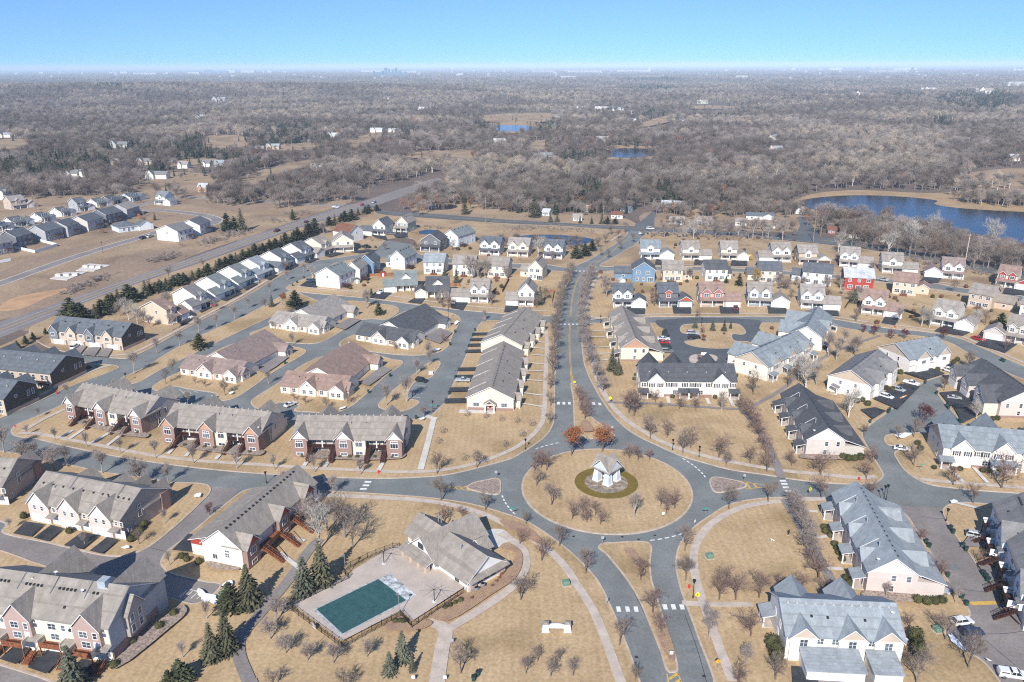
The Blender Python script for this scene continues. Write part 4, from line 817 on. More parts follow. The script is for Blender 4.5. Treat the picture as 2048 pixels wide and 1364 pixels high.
# ---- oblique four-plexes around the east court
def oblique(A, B, dep, label, roofk, wallk, gk, front, ng=2):
 h = House('courtyard_town_house', label, 'town house', A, B, group='town houses around the east court'); L = h.L; rf = R_[roofk]; w = S_[wallk]; Z, RI = 5.8, 4.0
 h.gable(0, L, 0, dep, Z, RI, 'x', w, rf, ov=.5, gm=S_[gk])
 if front == 'garage':
  for i in range(ng):
   c = L * (i + .55) / ng
   h.gable(c - 3.2, c + 3.2, -1.2, 5, Z + .1, 3.0, 'y', w, rf, ov=.4, gm=S_[gk], part='bay_wall'); h.garage('F', c, -1.2, 4.9); h.win('F', c, -1.2, 3.7, 1.9, 1.3, 3, 1)
   c2 = c - L / ng * .5
   if c2 > 2.6: h.garage('F', c2, 0, 3.6); h.win('F', c2, 0, 3.7, 1.9, 1.3, 2, 1)
  h.mb('belt_board', mat('brown belt', (.18, .12, .09), .7)).box(.1, L - .1, -.1, -.03, 2.85, 3.02)
  h.porch(-2.4, -.2, 2.4, 2.6, 3.3, rf, 2, y=dep - 2)
 else:
  for i in range(ng):
   c = L * (i + .5) / ng
   h.gable(c - 2.8, c + 2.8, -.5, 5, Z, 2.7, 'y', w, rf, ov=.35, gm=S_[gk], part='bay_wall')
   for q in (-1.3, 1.3): h.win('F', c + q, -.5, 3.7, 1.0, 1.5); h.win('F', c + q, -.5, .9, 1.0, 1.5); h.shutters('F', c + q, -.5, 3.7, 1.0, 1.5)
  for i in range(ng + 1):
   x = 1.8 + (L - 3.6) * i / ng; h.porch(x - 1.7, x + 1.7, 2.0, 2.6, 3.2, rf, 2, y=-.5); h.door('F', x, 0, .2); h.win('F', x, 0, 3.8, 1.0, 1.3)
  h.gable(L * .1, L * .4, 6, dep + 5, 5.4, 3.4, 'y', w, rf); h.gable(L * .6, L * .9, 6, dep + 5, 5.4, 3.4, 'y', w, rf)
 for u, z in ((dep * .35, 3.7), (dep * .7, 3.7), (dep * .5, .9)): h.win('L', u, 0, z, .9, 1.3, 1, 2)
 h.vents([(L * (i + .5) / 11, dep / 2 + .7, Z + RI - .2) for i in range(11)]); h.vents([(L * .3, 3, Z + 1.9), (L * .6, 2.6, Z + 1.7), (L * .8, 3.2, Z + 2)])
 h.done()
oblique((1533, 763), (1623, 717), 14, 'blue-grey roofed town house beside the charcoal shuttered row, seen at an angle', 'blue', 'ivory', 'tan', 'porch', 3)
oblique((1738, 803), (1790, 758), 15, 'grey roofed town house by the hedge balls and white cars', 'grey', 'white2', 'tan', 'garage', 2)
oblique((1816, 748), (1897, 733), 15.5, 'blue-grey roofed town house with tan gables where the lane ends', 'blue', 'white2', 'tan', 'garage', 2)
oblique((1642, 703), (1662, 660), 13, 'blue-grey roofed town house standing by the burgundy trees', 'blue', 'ivory', 'ivory', 'porch', 1)
def side_town(A, B, dep, label):
 h = House('courtyard_town_house', label, 'town house', A, B, group='town houses around the east court'); L = 15; rf = R_['black']; Z, RI = 5.8, 4.2
 w = S_['pinkg']
 h.gable(0, L, 0, dep, Z, RI, 'y', w, rf, ov=.5, gm=S_['white'])
 for t in (.3, .62, .92):
  h.gable(-3, 5, dep * t - 3, dep * t + 2.5, Z - .2, 2.8, 'x', w, rf, ov=.35, gm=S_['ivory'], part='bay_wall'); h.garage('L', dep * t - .3, -3, 4.6); h.win('L', dep * t, -3, 3.6, 1.9, 1.3, 3, 1)
 h.gable(-4.5, 1.5, 1.5, 7, 5.0, 2.0, 'x', S_['cream'], rf, ov=.35, part='bay_wall')
 h.box('brick_base', BRICK, .1, L - .1, -.1, -.03, -.1, .8)
 for x, z in ((2.2, 3.6), (6.5, 3.6), (6.2, .9)): h.win('F', x, 0, z, 1.0, 1.5, 1, 2)
 h.win('L', 11, 0, 3.7, 1.0, 1.4); h.win('L', 20, 0, 3.7, 1.0, 1.4)
 h.vents([(L / 2 + .6, 2 + i * 2, Z + RI - .1) for i in range(int(dep / 2) - 1)])
 h.done()
side_town((1996, 836), (2046, 837), 30, 'charcoal roofed town house with white gable beyond the black parked car')

# ---- garage-fronted town house at the south-east
h = House('garage_town_house', 'pale blue-grey roofed town house with three front gables and low garages', 'town house', (1568, 1318), (1800, 1330)); L = h.L; rf = R_['bluelt']; w = S_['white2']
h.gable(0, L, 0, 13.5, 5.6, 3.6, 'x', w, rf, ov=.4, gm=S_['white'])
for c in (3.2, L * .56, L - 3.0):
 h.gable(c - 2.6, c + 2.6, -.5, 5.5, 5.6, 2.3, 'y', w, rf, ov=.4, gm=S_['tan'], part='bay_wall'); h.win('F', c, -.5, 3.6, 1.5, 1.6, 2, 2)
for c in (L * .29, L * .42, L * .73): h.win('F', c, 0, 3.9, 1.3, 1.3, 2, 2)
for a, b in ((2.6, L * .60), (L * .68, L - 2.0)):
 h.box('garage_wall', w, a, b, -6.2, -.55, -.1, 2.7); h.shed(a, b, -6.2, -.56, 2.65, 3.5, rf)
 n = 2 if b - a > 11 else 1
 for i in range(n): h.garage('F', a + (b - a) * (i + .5) / n, -6.2, (b - a) / n - 1.2)
h.door('F', L * .64, 0, .1); h.win('L', 5, 0, 3.6, 1, 1.4); h.win('L', 9, 0, 3.6, 1, 1.4); h.win('L', 6, 0, .9, 1, 1.4)
for t in (.2, .66): h.gable(L * t - 3.0, L * t + 3.0, 6.8, 16, 5.2, 3.0, 'y', w, rf, ov=.3)
h.shed(-2.4, -.05, 9, 13, 2.6, 3.3, rf, 'L'); h.post(-2.2, 9.2, .1, 2.65); h.post(-2.2, 12.8, .1, 2.65); h.mb('porch', CONC).box(-2.4, -.06, 9, 13, -.1, .16)
h.vents([(1.2 + L * i / 12.5, 5.9, 8.95) for i in range(12)], mat('pale vent', (.5, .48, .45))); h.vents([(L * .24, 3.5, 7.7), (L * .38, 3.4, 7.6), (L * .7, 3.2, 7.5)]); h.dish(L - 1, 4.5, 8.1); h.dish(L + .3, .2, 5.3); h.done()

# ---- three-storey rows with decks over garages
def tuck_row(A, B, dep, label, L=None, roofk='taupe', wallk='cream', gk='rose', units=4, stairs=True, deckm=WOODR, Z=8.3, lines=True, side=True):
 h = House('tuck_under_row_house', label, 'row house', A, B, group='three-storey row houses with decks over garages', L=L); L = h.L; rf = R_[roofk]; w = S_[wallk]; RI = 4.4
 h.gable(0, L, 0, dep, Z, RI, 'x', w, rf, ov=.45, gm=S_['grey'])
 side and h.box('brick_base', BRICK, L + .10, L + .2, .1, dep - .1, -.1, 2.7)
 side and h.box('end_wall', mat('grey blue boards', (.40, .43, .46), .6, .05), L + .02, L + .09, .05, dep - .05, 2.6, Z - .1)
 un = L / units
 for i in range(units):
  x0 = i * un; c = x0 + un * .45
  if i % 2 == (units - 1) % 2: h.gable(c - 3.0, c + 3.0, -.9, 6.5, Z - .1, 3.4, 'y', S_[gk], rf, ov=.45, part='bay_wall', z0=2.9); yb = -.9
  else: yb = 0
  h.win('F', c - .7, yb, 5.9, 1.8, 1.4, 2, 2); h.win('F', c + 1.9, yb, 5.9, .9, 1.4, 1, 2); h.win('F', c - .4, yb, 3.5, 1.9, 1.4, 2, 2); h.door('F', c + 1.9, yb, 2.95, WHITE)
  h.garage('F', c - .2, 0, 4.6, 2.3)
  h.deck(c - 2.9, c + 2.0, yb - 1.9, yb - .04, 2.9, deckm, True, True)
  for xx in (c - 3.0, c + 2.05): h.box('deck_screen', w, xx - .06, xx + .06, yb - 1.9, yb - .06, 2.7, 4.4)
  if stairs: h.stair(c + 3.2, -4.2, -1.6, .1, 1.3, 1.5, deckm); h.door('F', c + 3.4, 0, 1.3); h.shed(c + 2.4, c + 4.3, -1.5, -.02, 3.7, 4.1, rf); h.win('F', c + 3.4, 0, 5.9, .8, 1.0, 1, 1)
  else: h.stair(c + 3.1, -5.0, -1.2, .1, 2.9, 1.4, deckm); h.shed(c + 2.4, c + 4.3, -1.5, -.02, 5.2, 5.7, rf)
 # east end: a projecting bay and garages at the back under cross gables
 h.gable(L - 4.5, L + 1.1, 4.4, 9.4, Z - .2, 3.0, 'x', S_['taupe'], rf, ov=.35, part='end_bay', z0=2.7)
 if side:
  for y in (5.6, 8.0):
   h.win('R', y, L + 1.1, 5.8, 1.0, 1.7, 1, 2); h.win('R', y, L + 1.1, 3.3, 1.0, 1.7, 1, 2)
  h.win('R', 2.4, L, 5.8, .9, 1.4, 1, 2); h.win('R', 2.4, L, 3.2, .9, 1.4, 1, 2)
 for i in range(2):
  c = L * (.32 + .55 * i); h.gable(c - 4.2, c + 4.2, dep * .45, dep + 3.4, Z - .4, 4.5, 'y', S_['grey'], rf, ov=.4)
 h.box('chimney', mat('chimney metal', (.42, .47, .5), .5, .1), L - 6, L - 4.2, dep * .42, dep * .42 + 2, Z + 2.0, Z + 5.6)
 if lines:
  for i in (1, 2, 3):
   h.mb('roof_seam', mat('roof seam', (.10, .11, .13), .6)).prism([(-.3, Z - .25), (dep / 2, Z + RI + .2), (dep / 2, Z + RI + .3), (-.3, Z - .12)], 'x', i * un - .12, i * un + .12)
 h.vents([(un * (i // 5) + 1.5 + (i % 5) * .9, dep * .36, Z + RI * .72 + .2) for i in range(5 * units - 3)]); h.vents([(un * i + un * .6, dep * .15, Z + RI * .3 + .2) for i in range(units)])
 h.dish(L * .45, dep * .55, Z + RI); h.dish(L * .72, dep * .34, Z + RI * .75)
 h.done()
tuck_row((-40, 1284), (229, 1326), 14.5, 'three-storey row house with cedar decks beside the big spruce', wallk='cream', gk='rose', units=4)
tuck_row((1975, 1062), (2045, 1262), 13, 'three-storey grey row house with timber stairs along the east lane', roofk='grey', wallk='white', gk='paleblue', units=4, stairs=False, deckm=WOODB, Z=7.8, lines=False, side=False)

# ---- garage town houses on the west court
def carriage(A, B, dep, label, units=2):
 h = House('carriage_town_house', label, 'town house', A, B, group='town houses with twin garages on the west lane'); L = h.L; rf = R_['taupe']; w = S_['tan']; Z, RI = 5.6, 4.4
 h.gable(0, L, 0, dep, Z, RI, 'x', w, rf, ov=.45, gm=S_['taupe'], part='wall')
 un = L / units
 for i in range(units):
  c = i * un + un * .42
  h.gable(c - 3.4, c + 3.4, -.5, 6, Z - .4, 3.6, 'y', S_['pinkg'], rf, ov=.45, part='bay_wall', gm=S_['ivory'])
  for q in (-1.2, 1.2): h.win('F', c + q, -.5, 3.6, .9, 1.3, 1, 2)
  h.garage('F', c, -.5, 5.2); h.garage('F', c + 5.4, 0, 2.8) if un > 9 else None; h.win('F', c + 4.6, 0, 3.6, .9, 1.2, 1, 2); h.win('F', c + 6.2, 0, 3.6, .9, 1.2, 1, 2)
  h.shed(c + 3.5, c + 5.4, -1.6, -.02, 2.6, 3.0, rf)
 h.box('end_wall', S_['taupe'], L + .03, L + .10, .1, dep - .1, -.1, Z - .1); h.box('brick_wall', BRICK, L - .02, L + .5, dep - 2.2, dep + .6, -.1, Z - .4)
 for y in (6.5,): h.win('R', y, L + .1, 3.0, 1.1, 1.9, 1, 3); h.win('R', y - 4, L + .1, .7, 1.0, 1.3); h.win('R', y, L + .1, 5.4, .9, .9, 2, 1)
 h.gable(L * .15, L * .4, dep * .5, dep + 1.6, Z - .8, 2.9, 'y', BRICK, rf, part='brick_wall'); h.gable(L * .72, L, dep * .5, dep + 1.6, Z - .8, 2.9, 'y', BRICK, rf, part='brick_wall')
 h.mb('roof_seam', mat('roof seam', (.10, .11, .13), .6)).prism([(-.3, Z - .3 + .2), (dep / 2, Z + RI + .2), (dep / 2, Z + RI + .3), (-.3, Z - .12)], 'x', L * .52, L * .52 + .25)
 h.vents([(L * (i + .5) / 6, dep * .3, Z + RI * .6 + .2) for i in range(6)]); h.pipe(L * .3, dep * .25, Z + RI * .5); h.done()
carriage((62, 1038), (182, 1064), 15, 'taupe roofed town house with twin white garages and clipped shrubs', 2)
carriage((-130, 1005), (12, 1010), 15, 'taupe roofed town house cut by the picture edge, dark end wall facing shrubs', 2)
carriage((183, 1065), (246, 1079), 16, 'taupe roofed end town house with tall dark side wall by the snow patch', 1)
# ---- the cream end house with red gables beside the clubhouse
h = House('red_gabled_row_house', 'cream walled row house with dark red gables and cedar stairs by the spruces', 'row house', (410, 1125), (477, 1139)); L = 11; rf = R_['taupe']; w = S_['ivory']; D = 33; Z, RI = 5.6, 4.3
h.gable(0, L, 0, D, Z, RI, 'y', w, rf, ov=.4)
h.box('garage_wall', w, -5, -.02, 2, D - 6, -.1, 4.2); h.shed(-5, .3, 1.6, D - 6, 4.2, Z + .3, rf, 'L'); h.mb('gable_wall', S_['red']).box(-5.02, -.1, 1.9, 1.96, 3.0, 4.4)
for i in range(4): h.garage('L', 5 + i * 6, -5, 4.6)
for y in (.3, 13.5, 25):
 h.gable(L - 5, L + 1.2, y, y + 4.6, Z + .2, 2.4, 'x', BRICK, rf, ov=.5, gm=S_['red'], part='brick_wall'); h.win('R', y + 2.3, L + 1.2, 3.3, 2.0, 1.8, 3, 1); h.win('R', y + 2.3, L + 1.2, .7, 1.8, .9, 2, 1)
for y0, y1 in ((5.0, 13.4), (18.2, 24.9)):
 b = MB(); b.box(L + .02, L + 2.2, y0, y1, 2.5, 2.72); o = b.build('deck', WOODR, h.root); r = MB(); r.box(L + 2.15, L + 2.22, y0, y1, 3.6, 3.7); r.box(L + 2.15, L + 2.2, y0, y1, 2.74, 3.5); r.build('railing', WOODR, o)
 for yy in (y0 + .8, y1 - .8):
  st = h.stair(0, -5.0, 0, 0, 2.7, 1.3, WOODR); st.rotation_euler.z = PI / 2; st.location = (L + 2.2, yy, 0); h.door('R', yy, L, 2.75)
h.win('F', L * .62, 0, 4.0, 1.2, .6, 2, 1); h.win('F', L * .62, 0, 2.6, 1.2, 1.2, 2, 2); h.win('F', L * .3, 0, 1.6, 1.3, 1.3, 2, 1)
h.vents([(L / 2 + .7, 1.5 + i * 1.5, Z + RI - .3) for i in range(20)], DARK); h.done()
# ---- dark new town houses by the highway
def dark_row(A, B, dep, label, front):
 h = House('dark_row_house', label, 'row house', A, B, group='dark row houses by the highway'); L = h.L; rf = R_['slate']; w = S_['tan']; Z, RI = 6.1, 4.0
 h.gable(0, L, 0, dep, Z, RI, 'x', w, rf, ov=.4, gm=S_['dkbrown'])
 h.box('end_wall', S_['dkbrown'], L + .03, L + .1, .05, dep - .05, -.1, Z - .05); h.box('stone_base', STONE, L + .12, L + .18, .1, dep - .1, -.1, 1.2)
 for y, z in ((dep * .72, 3.4), (dep * .86, 3.4), (dep * .35, 4.8)): h.win('R', y, L + .1, z, .9, 1.9 if z < 4 else .9, 1, 2)
 un = L / 4
 for i in range(4):
  c = i * un + un * .5
  if front:
   h.gable(c - un * .45, c + .3, -.8, 6, Z - .1, 2.5, 'y', S_['dusk' if i % 2 == 0 else 'beige'], rf, ov=.35, part='bay_wall', z0=2.8)
   h.win('F', c - un * .22, -.8, 3.9, 1.8, 1.4, 3, 1); h.win('F', c + un * .25, 0, 3.9, 1.8, 1.4, 3, 1); h.garage('F', c - .4, 0, 4.9); h.door('F', c + un * .4, 0)
  else:
   for q in (-.3, .1, .32): h.win('F', c + un * q, 0, 3.3, 1.3, 1.9, 1, 2)
   h.win('F', c - un * .1, 0, .3, 1.8, 2.0, 2, 1); h.win('F', c + un * .3, 0, .8, 1.4, 1.2, 2, 1)
   if i in (1, 2, 3): h.deck(c - un * .2, c + un * .25, -2.4, -.05, 2.9, WOODB)
   h.gable(c - 3, c + 3, dep * .5, dep + 1.2, Z - .2, 3.2, 'y', w, rf)
 h.vents([(L * (i + .5) / 10, dep * (.3 if i % 2 else .38), Z + RI * .68 + .2) for i in range(10)], mat('pale vent', (.5, .48, .45)) if not front else DARK); h.done()
dark_row((103, 687), (247, 702), 13.5, 'slate roofed dark row house with white garage doors and four gables', True)
dark_row((-60, 762), (106, 779), 17, 'slate roofed dark row house with small rear decks', False)
dark_row((-150, 812), (14, 832), 14, 'slate roofed dark row house, only its end wall in view', False)
# ---------------------------------------------------------------- detached houses
KS = 1.24
def detached(A, B, dep, wall, roof, label, st='front', ga='R', gf=.42, gg=False, ng=2, acc=None, two=True, doorm=None, doors=1, gl=None, grp='detached houses of the neighbourhood', extras=True):
 h = House('detached_house', label, 'house', A, B, group=grp); L = h.L / KS; h.root.scale = (KS, KS, KS); rf = R_[roof]; w = S_[wall]; ac = S_[acc] if acc else w
 Z, RI = (5.6, 2.9) if two else (2.9, 2.6)
 gw = L * gf; m0, m1 = (0, L - gw) if ga == 'R' else (gw, L)
 if gf == 0: m0, m1 = 0, L
 g0, g1 = (L - gw, L) if ga == 'R' else (0, gw); c = (m0 + m1) / 2; mw = m1 - m0
 gz = 2.8
 if st == 'front':
  h.gable(m0, m1, 0, dep, Z, RI, 'x', w, rf, gm=ac if ng == 0 else None)
  cs = [c] if ng == 1 else ([m0 + mw * .25, m0 + mw * .74] if ng == 2 else [])
  for q in cs:
   h.gable(q - mw * .17, q + mw * .17, -.5, 5, Z + .1, mw * .15, 'y', ac, rf, ov=.3, oe=.3, part='bay_wall', z0=3.3); h.win('F', q, -.5, 3.8, min(1.8, mw * .2), 1.3, 2, 2)
  if not cs:
   for q in (.2, .5, .8): h.win('F', m0 + mw * q, 0, 3.8, 1.1, 1.3)
  h.porch(m0, m1, 1.9, 2.6, 3.4, rf, 3)
  h.door('F', c + (.12 * mw if ga == 'R' else -.12 * mw), 0, .2); h.win('F', m0 + mw * .25, 0, .9, 1.6, 1.4); h.win('F', m0 + mw * .8, 0, .9, 1.2, 1.4)
 elif st == 'gfront':      # gable end with two floors of windows faces out
  h.gable(m0, m1, 0, dep, Z, RI + .5, 'y', w, rf, gm=ac)
  for q in (.25, .75): h.win('F', m0 + mw * q, 0, 3.7, 1.2, 1.4)
  h.porch(m0, m1, 1.9, 2.6, 3.4, rf, 3); h.door('F', c, 0, .2); h.win('F', m0 + mw * .22, 0, .8, 1.4, 1.4)
 elif st == 'gable':       # plain gable end, long sides to the flanks
  h.gable(m0, m1, 0, dep, Z, RI + .3, 'y', w, rf)
  h.win('F', c, 0, 4.2, .9, 1.0, 1, 2)
  for y in (.2, .5, .8):
   h.win('R', dep * y, m1, 3.7, 1.2, 1.3); h.win('R', dep * y, m1, .9, 1.2, 1.4)
  h.deck(m1 + .1, m1 + 3, 1, 5, 1.2, WOODB)
 elif st == 'rear':
  h.gable(m0, m1, 0, dep, Z, RI, 'x', w, rf)
  for q in (.18, .5, .82): h.win('F', m0 + mw * q, 0, 3.7, 1.5 if q == .82 else 1.0, 1.3)
  for q in (.2, .75): h.win('F', m0 + mw * q, 0, .9, 1.8, 1.4, 3, 2)
  h.win('F', m0 + mw * .48, 0, .15, 1.8, 2.0, 2, 1)
  h.deck(m0 + mw * .35, m0 + mw * .65, -2.2, -.05, .5, WOODR if extras else WOODB, legs=False)
 elif st == 'reargable':
  h.gable(m0, m1, -.6, dep, Z, RI + .4, 'y', w, rf)
  for q in (.25, .68): h.win('F', m0 + mw * q, -.6, 3.7, 1.6, 1.3)
  h.win('F', m0 + mw * .22, -.6, .9, 1.0, 1.4); h.win('F', m0 + mw * .5, -.6, .9, 1.0, 1.4); h.win('F', m0 + mw * .8, -.6, .2, 2.4, 2.0, 3, 1)
 elif st == 'cape':        # steep roof sweeping down, dormer over the porch
  h.gable(m0, m1, -1.8, dep, 3.0, 4.6, 'x', w, rf, ylow=0)
  h.gable(c - 1.9, c + 1.9, .6, 5.5, 5.4, 1.6, 'y', ac, rf, ov=.3, oe=.3, part='dormer', z0=3.6); h.win('F', c, .6, 3.95, 1.9, 1.2, 2, 2)
  for i in range(4): h.post(m0 + .3 + (mw - .6) * i / 3, -1.6, .1, 2.9)
  h.door('F', c - .8, 0, .2); h.win('F', c + 1.4, 0, .9, 1.6, 1.4); h.win('F', m0 + 1.3, 0, .9, 1.2, 1.4)
 elif st == 'flank':       # long side with three floors of glass, gable ends to the flanks
  h.gable(m0, m1, 0, dep, Z, RI, 'x', w, rf, gm=ac)
  for q in (.2, .5, .8): h.win('F', m0 + mw * q, 0, 3.6, 1.4, 1.4); h.win('F', m0 + mw * q, 0, .8, 1.3, 1.4)
  h.win('L', dep * .5, m0, 3.6, .9, 1.2, 1, 2)
  h.deck(m0 + mw * .5, m0 + mw * .85, -2.4, -.05, 2.6, WOODB)
 elif st == 'hip': h.hip(m0, m1, 0, dep, Z, RI, w, rf); h.door('F', c, 0); h.win('F', m0 + mw * .25, 0, .9, 1.4, 1.4); h.win('F', m0 + mw * .7, 0, .9, 1.4, 1.4)
 for f, v in (('L', m0), ('R', m1)):
  if st in ('front', 'gfront', 'rear', 'reargable') and ((f == ga) is False or gf == 0): h.win(f, dep * .4, v, 3.7, .9, 1.2, 1, 2); h.win(f, dep * .65, v, .9, .9, 1.2, 1, 2)
 if gf:
  fr = st in ('front', 'gfront', 'cape', 'hip'); y0, y1 = (-2.0, 5.0) if fr else (dep - 5.5, dep + 1.5)
  gwm = S_[gl] if gl else w
  a0, a1 = (g0 + .03, g1) if ga == 'R' else (g0, g1 - .03)
  if gg: h.gable(a0, a1, y0, y1, gz, (a1 - a0) * .30, 'y', gwm, rf, gm=ac, ov=.35, part='garage_wall')
  elif st in ('gable', 'flank'): h.gable(a0, a1, dep * .2, dep * .8, gz, 2.0, 'x', gwm, rf, part='garage_wall')
  else: h.gable(a0, a1, y0, y1, gz, 2.1, 'x', gwm, rf, ov=.35, part='garage_wall')
  if fr:
   dm = doorm or DOORW
   if doors == 2 and gw > 7.4: h.garage('F', a0 + gw * .36, y0, 4.6, 2.2, dm); h.garage('F', a0 + gw * .81, y0, 2.5, 2.2, dm)
   else: h.garage('F', (a0 + a1) / 2, y0, min(4.9, gw - 1), 2.2, dm)
  else: h.win('F', (a0 + a1) / 2, y0 if st in ('rear', 'reargable') else dep * .2, 1.0, .9, 1.0, 1, 1)
 if extras:
  zt = Z + RI - .05
  if st in ('front', 'rear', 'flank'): h.vents([(m0 + mw * (i + .7) / 4.4, dep * .5 + .8, zt - .3) for i in range(4)])
  elif st != 'cape' and st != 'hip': h.vents([(c + .8, dep * (i + .7) / 4.4, zt + .1) for i in range(4)])
 h.done(); return h
D = detached
N1, N2, N3, N4 = 'houses facing the north street', 'houses backing onto the north street row', 'houses on the second street', 'houses west of the avenue'
D((1226, 614), (1291, 615), 9, 'white', 'char', 'white two-storey house with gabled garage, charcoal roof, nearest the avenue sign', gg=True, grp=N1, gl='white')
D((1316, 613), (1383, 613), 9, 'dkgrey', 'char', 'dark house with bright red gables beside a charcoal roofed white one', gg=True, ng=1, acc='orange', doors=2, grp=N1)
D((1399, 612), (1480, 613), 9, 'tan', 'brown', 'tan house with rose-red twin gablets and a dark car on its drive', acc='mauve', doors=2, grp=N1)
D((1494, 611), (1577, 615), 9, 'bluegrey', 'taupe', 'blue-grey house with white gabled garage between rose-red and white houses', gg=True, acc='paleblue', gl='white', grp=N1)
D((1600, 616), (1678, 620), 9, 'white', 'greybrown', 'white twin-gablet house with wide garage below the pale roofed red house', doors=2, grp=N1)
D((1722, 626), (1803, 636), 9.5, 'ivory', 'brown', 'ivory house with brown roof and twin gablets at the street bend', doors=1, grp=N1)
D((1862, 648), (1948, 664), 9.5, 'ivory', 'greybrown', 'ivory twin-gablet house with grey-brown roof behind a bare clump of trees', gg=True, grp=N1)
D((1967, 675), (2052, 690), 10, 'greige', 'taupe', 'greige house with low double garage by the red parked car', ga='L', gf=.5, doors=2, grp=N1, gg=True)
D((1229, 563), (1309, 565), 10, 'blue', 'char', 'blue house with rear gable beside the avenue crosswalk', st='reargable', ga='L', gf=.44, grp=N2)
D((1325, 564), (1386, 565), 9.5, 'beige', 'taupe', 'beige house with plain rear wall next to the blue gabled house', st='rear', gf=.34, grp=N2)
D((1410, 563), (1466, 563), 9.5, 'ivory', 'black', 'ivory house with black roof and rear patio doors', st='rear', gf=.22, grp=N2)
D((1497, 565), (1561, 567), 9.5, 'cream', 'char', 'cream house with charcoal roof behind a golden willow', st='rear', ga='L', gf=.3, grp=N2)
D((1581, 566), (1661, 573), 10, 'paleblue', 'char', 'pale blue house with charcoal roof and side garage wing', st='rear', ga='L', gf=.28, grp=N2)
D((1687, 580), (1745, 583), 9.5, 'red', 'pale', 'bright red house with pale grey roof', st='rear', gf=0, grp=N2)
D((1783, 588), (1856, 596), 10, 'beige', 'brown', 'beige house with dark brown roof and cedar rear deck', st='rear', gf=.34, gg=True, grp=N2)
D((1934, 613), (2018, 628), 10, 'tan', 'taupe', 'tan house with tall stair window wing behind bare white-stemmed trees', st='rear', gf=.44, grp=N2)
D((2036, 636), (2110, 650), 10, 'white', 'taupe', 'white house half out of the picture above the greige garage house', st='rear', gf=.3, grp=N2)
D((1281, 518), (1347, 519), 10, 'white', 'blue', 'white house with blue-grey roof on the avenue corner', gg=True, ng=1, doors=2, grp=N3)
D((1364, 520), (1421, 520), 9, 'ivory', 'taupe', 'ivory house with one broad gable, second from the avenue corner', ng=1, grp=N3)
D((1441, 520), (1496, 521), 9, 'cream', 'greybrown', 'cream house with gabled garage and a yellow play set', ng=1, gg=True, doors=2, grp=N3)
D((1516, 523), (1580, 524), 9, 'white', 'taupe', 'white house with twin gablets and garage on its west end', ga='L', grp=N3)
D((1596, 529), (1658, 530), 9, 'tan', 'greybrown', 'tan house with dark brown garage doors', ng=1, gg=True, acc='ivory', doors=2, doorm=mat('garage door brown', (.13, .09, .075), .6), grp=N3)
D((1678, 532), (1743, 537), 9, 'white', 'greybrown', 'white house with twin gablets across from the bright red house', grp=N3)
D((1762, 545), (1833, 549), 9, 'ivory', 'taupe', 'ivory house with dormers over the garage by a leaning pale tree', ng=1, grp=N3)
D((1847, 553), (1925, 559), 9, 'white', 'mauve', 'white house with red-brown roof beside the tall utility pole', ga='L', gg=True, gf=.45, grp=N3)
D((1991, 572), (2060, 582), 10, 'cream', 'brown', 'cream house with brick-red gable shingles by the county road', gg=True, acc='red', gl='cream', grp=N3)
D((768, 584), (834, 581), 11, 'ivory', 'green', 'ivory cottage-style house with green-grey roof and white pickup on the drive', st='cape', ga='L', gf=.36, grp=N4)
D((831, 596), (899, 594), 11, 'cream', 'black', 'cream cottage-style house with black roof and wide dormer', st='cape', ga='L', gf=.34, gg=True, grp=N4)
D((904, 603), (977, 605), 9, 'ivory', 'taupe', 'ivory house with two gablets and a silver car on the drive', ga='L', gf=.5, doors=2, grp=N4)
D((1013, 610), (1068, 612), 10, 'ivory', 'greybrown', 'ivory house with tall front gable closest to the avenue hedge', st='gfront', ga='L', gf=.42, grp=N4)
D((633, 573), (680, 578), 12, 'white', 'green', 'white house with plain gable wall and blue vans alongside', st='gable', gf=0, grp=N4)
D((690, 563), (721, 564), 11, 'ivory', 'greybrown', 'ivory house with brown roof squeezed between white and blue houses', st='gable', gf=0, grp=N4)
D((718, 548), (748, 549), 10, 'blue', 'char', 'deep blue house beside a red garden shed', st='gable', gf=0, grp=N4)
D((767, 536), (810, 540), 12, 'paleblue', 'green', 'pale blue-white house with side gable and low wing by the fence', st='gable', ga='L', gf=.34, grp=N4)
D((848, 548), (888, 549), 11, 'white', 'bluelt', 'white house with pale blue-grey roof, windows on three floors', st='rear', gf=0, grp=N4)
D((906, 552), (950, 553), 10, 'ivory', 'greybrown', 'ivory house behind pale bare trees and a small spruce', st='rear', gf=0, grp=N4)
D((974, 555), (1015, 557), 10, 'cream', 'taupe', 'cream house with arched rear windows beside a cedar fence', st='rear', gf=0, grp=N4)
D((1036, 558), (1085, 561), 10, 'cream', 'taupe', 'cream house with rear gable next to the avenue trees', st='reargable', ga='L', gf=.42, grp=N4)
D((843, 502), (881, 504), 11, 'dkgrey', 'black', 'dark grey house with white trimmed gable by the cul-de-sac', st='gfront', gf=0, acc='dkgrey', grp=N4)
D((887, 491), (917, 495), 16, 'paleblue', 'green', 'tall pale blue house with long grey-green roof by the pond reeds', st='gable', gf=0, grp=N4)
D((960, 509), (1000, 511), 9, 'white', 'char', 'white house with charcoal roof below the reed bank', gf=0, ng=2, grp=N4)
D((1016, 512), (1057, 514), 9, 'cream', 'greybrown', 'cream house with grey-brown roof between two ponds', gf=0, ng=2, grp=N4)
D((1088, 516), (1125, 518), 9, 'white', 'slate', 'white house with slate roof in front of the blue pond', gf=0, ng=2, grp=N4)
NC = 'houses round the cul-de-sac'
D((771, 463), (816, 466), 11, 'green', 'taupe', 'sage house with tall gable at the head of the cul-de-sac', st='gfront', ga='L', gf=.5, grp=NC, acc='cream')
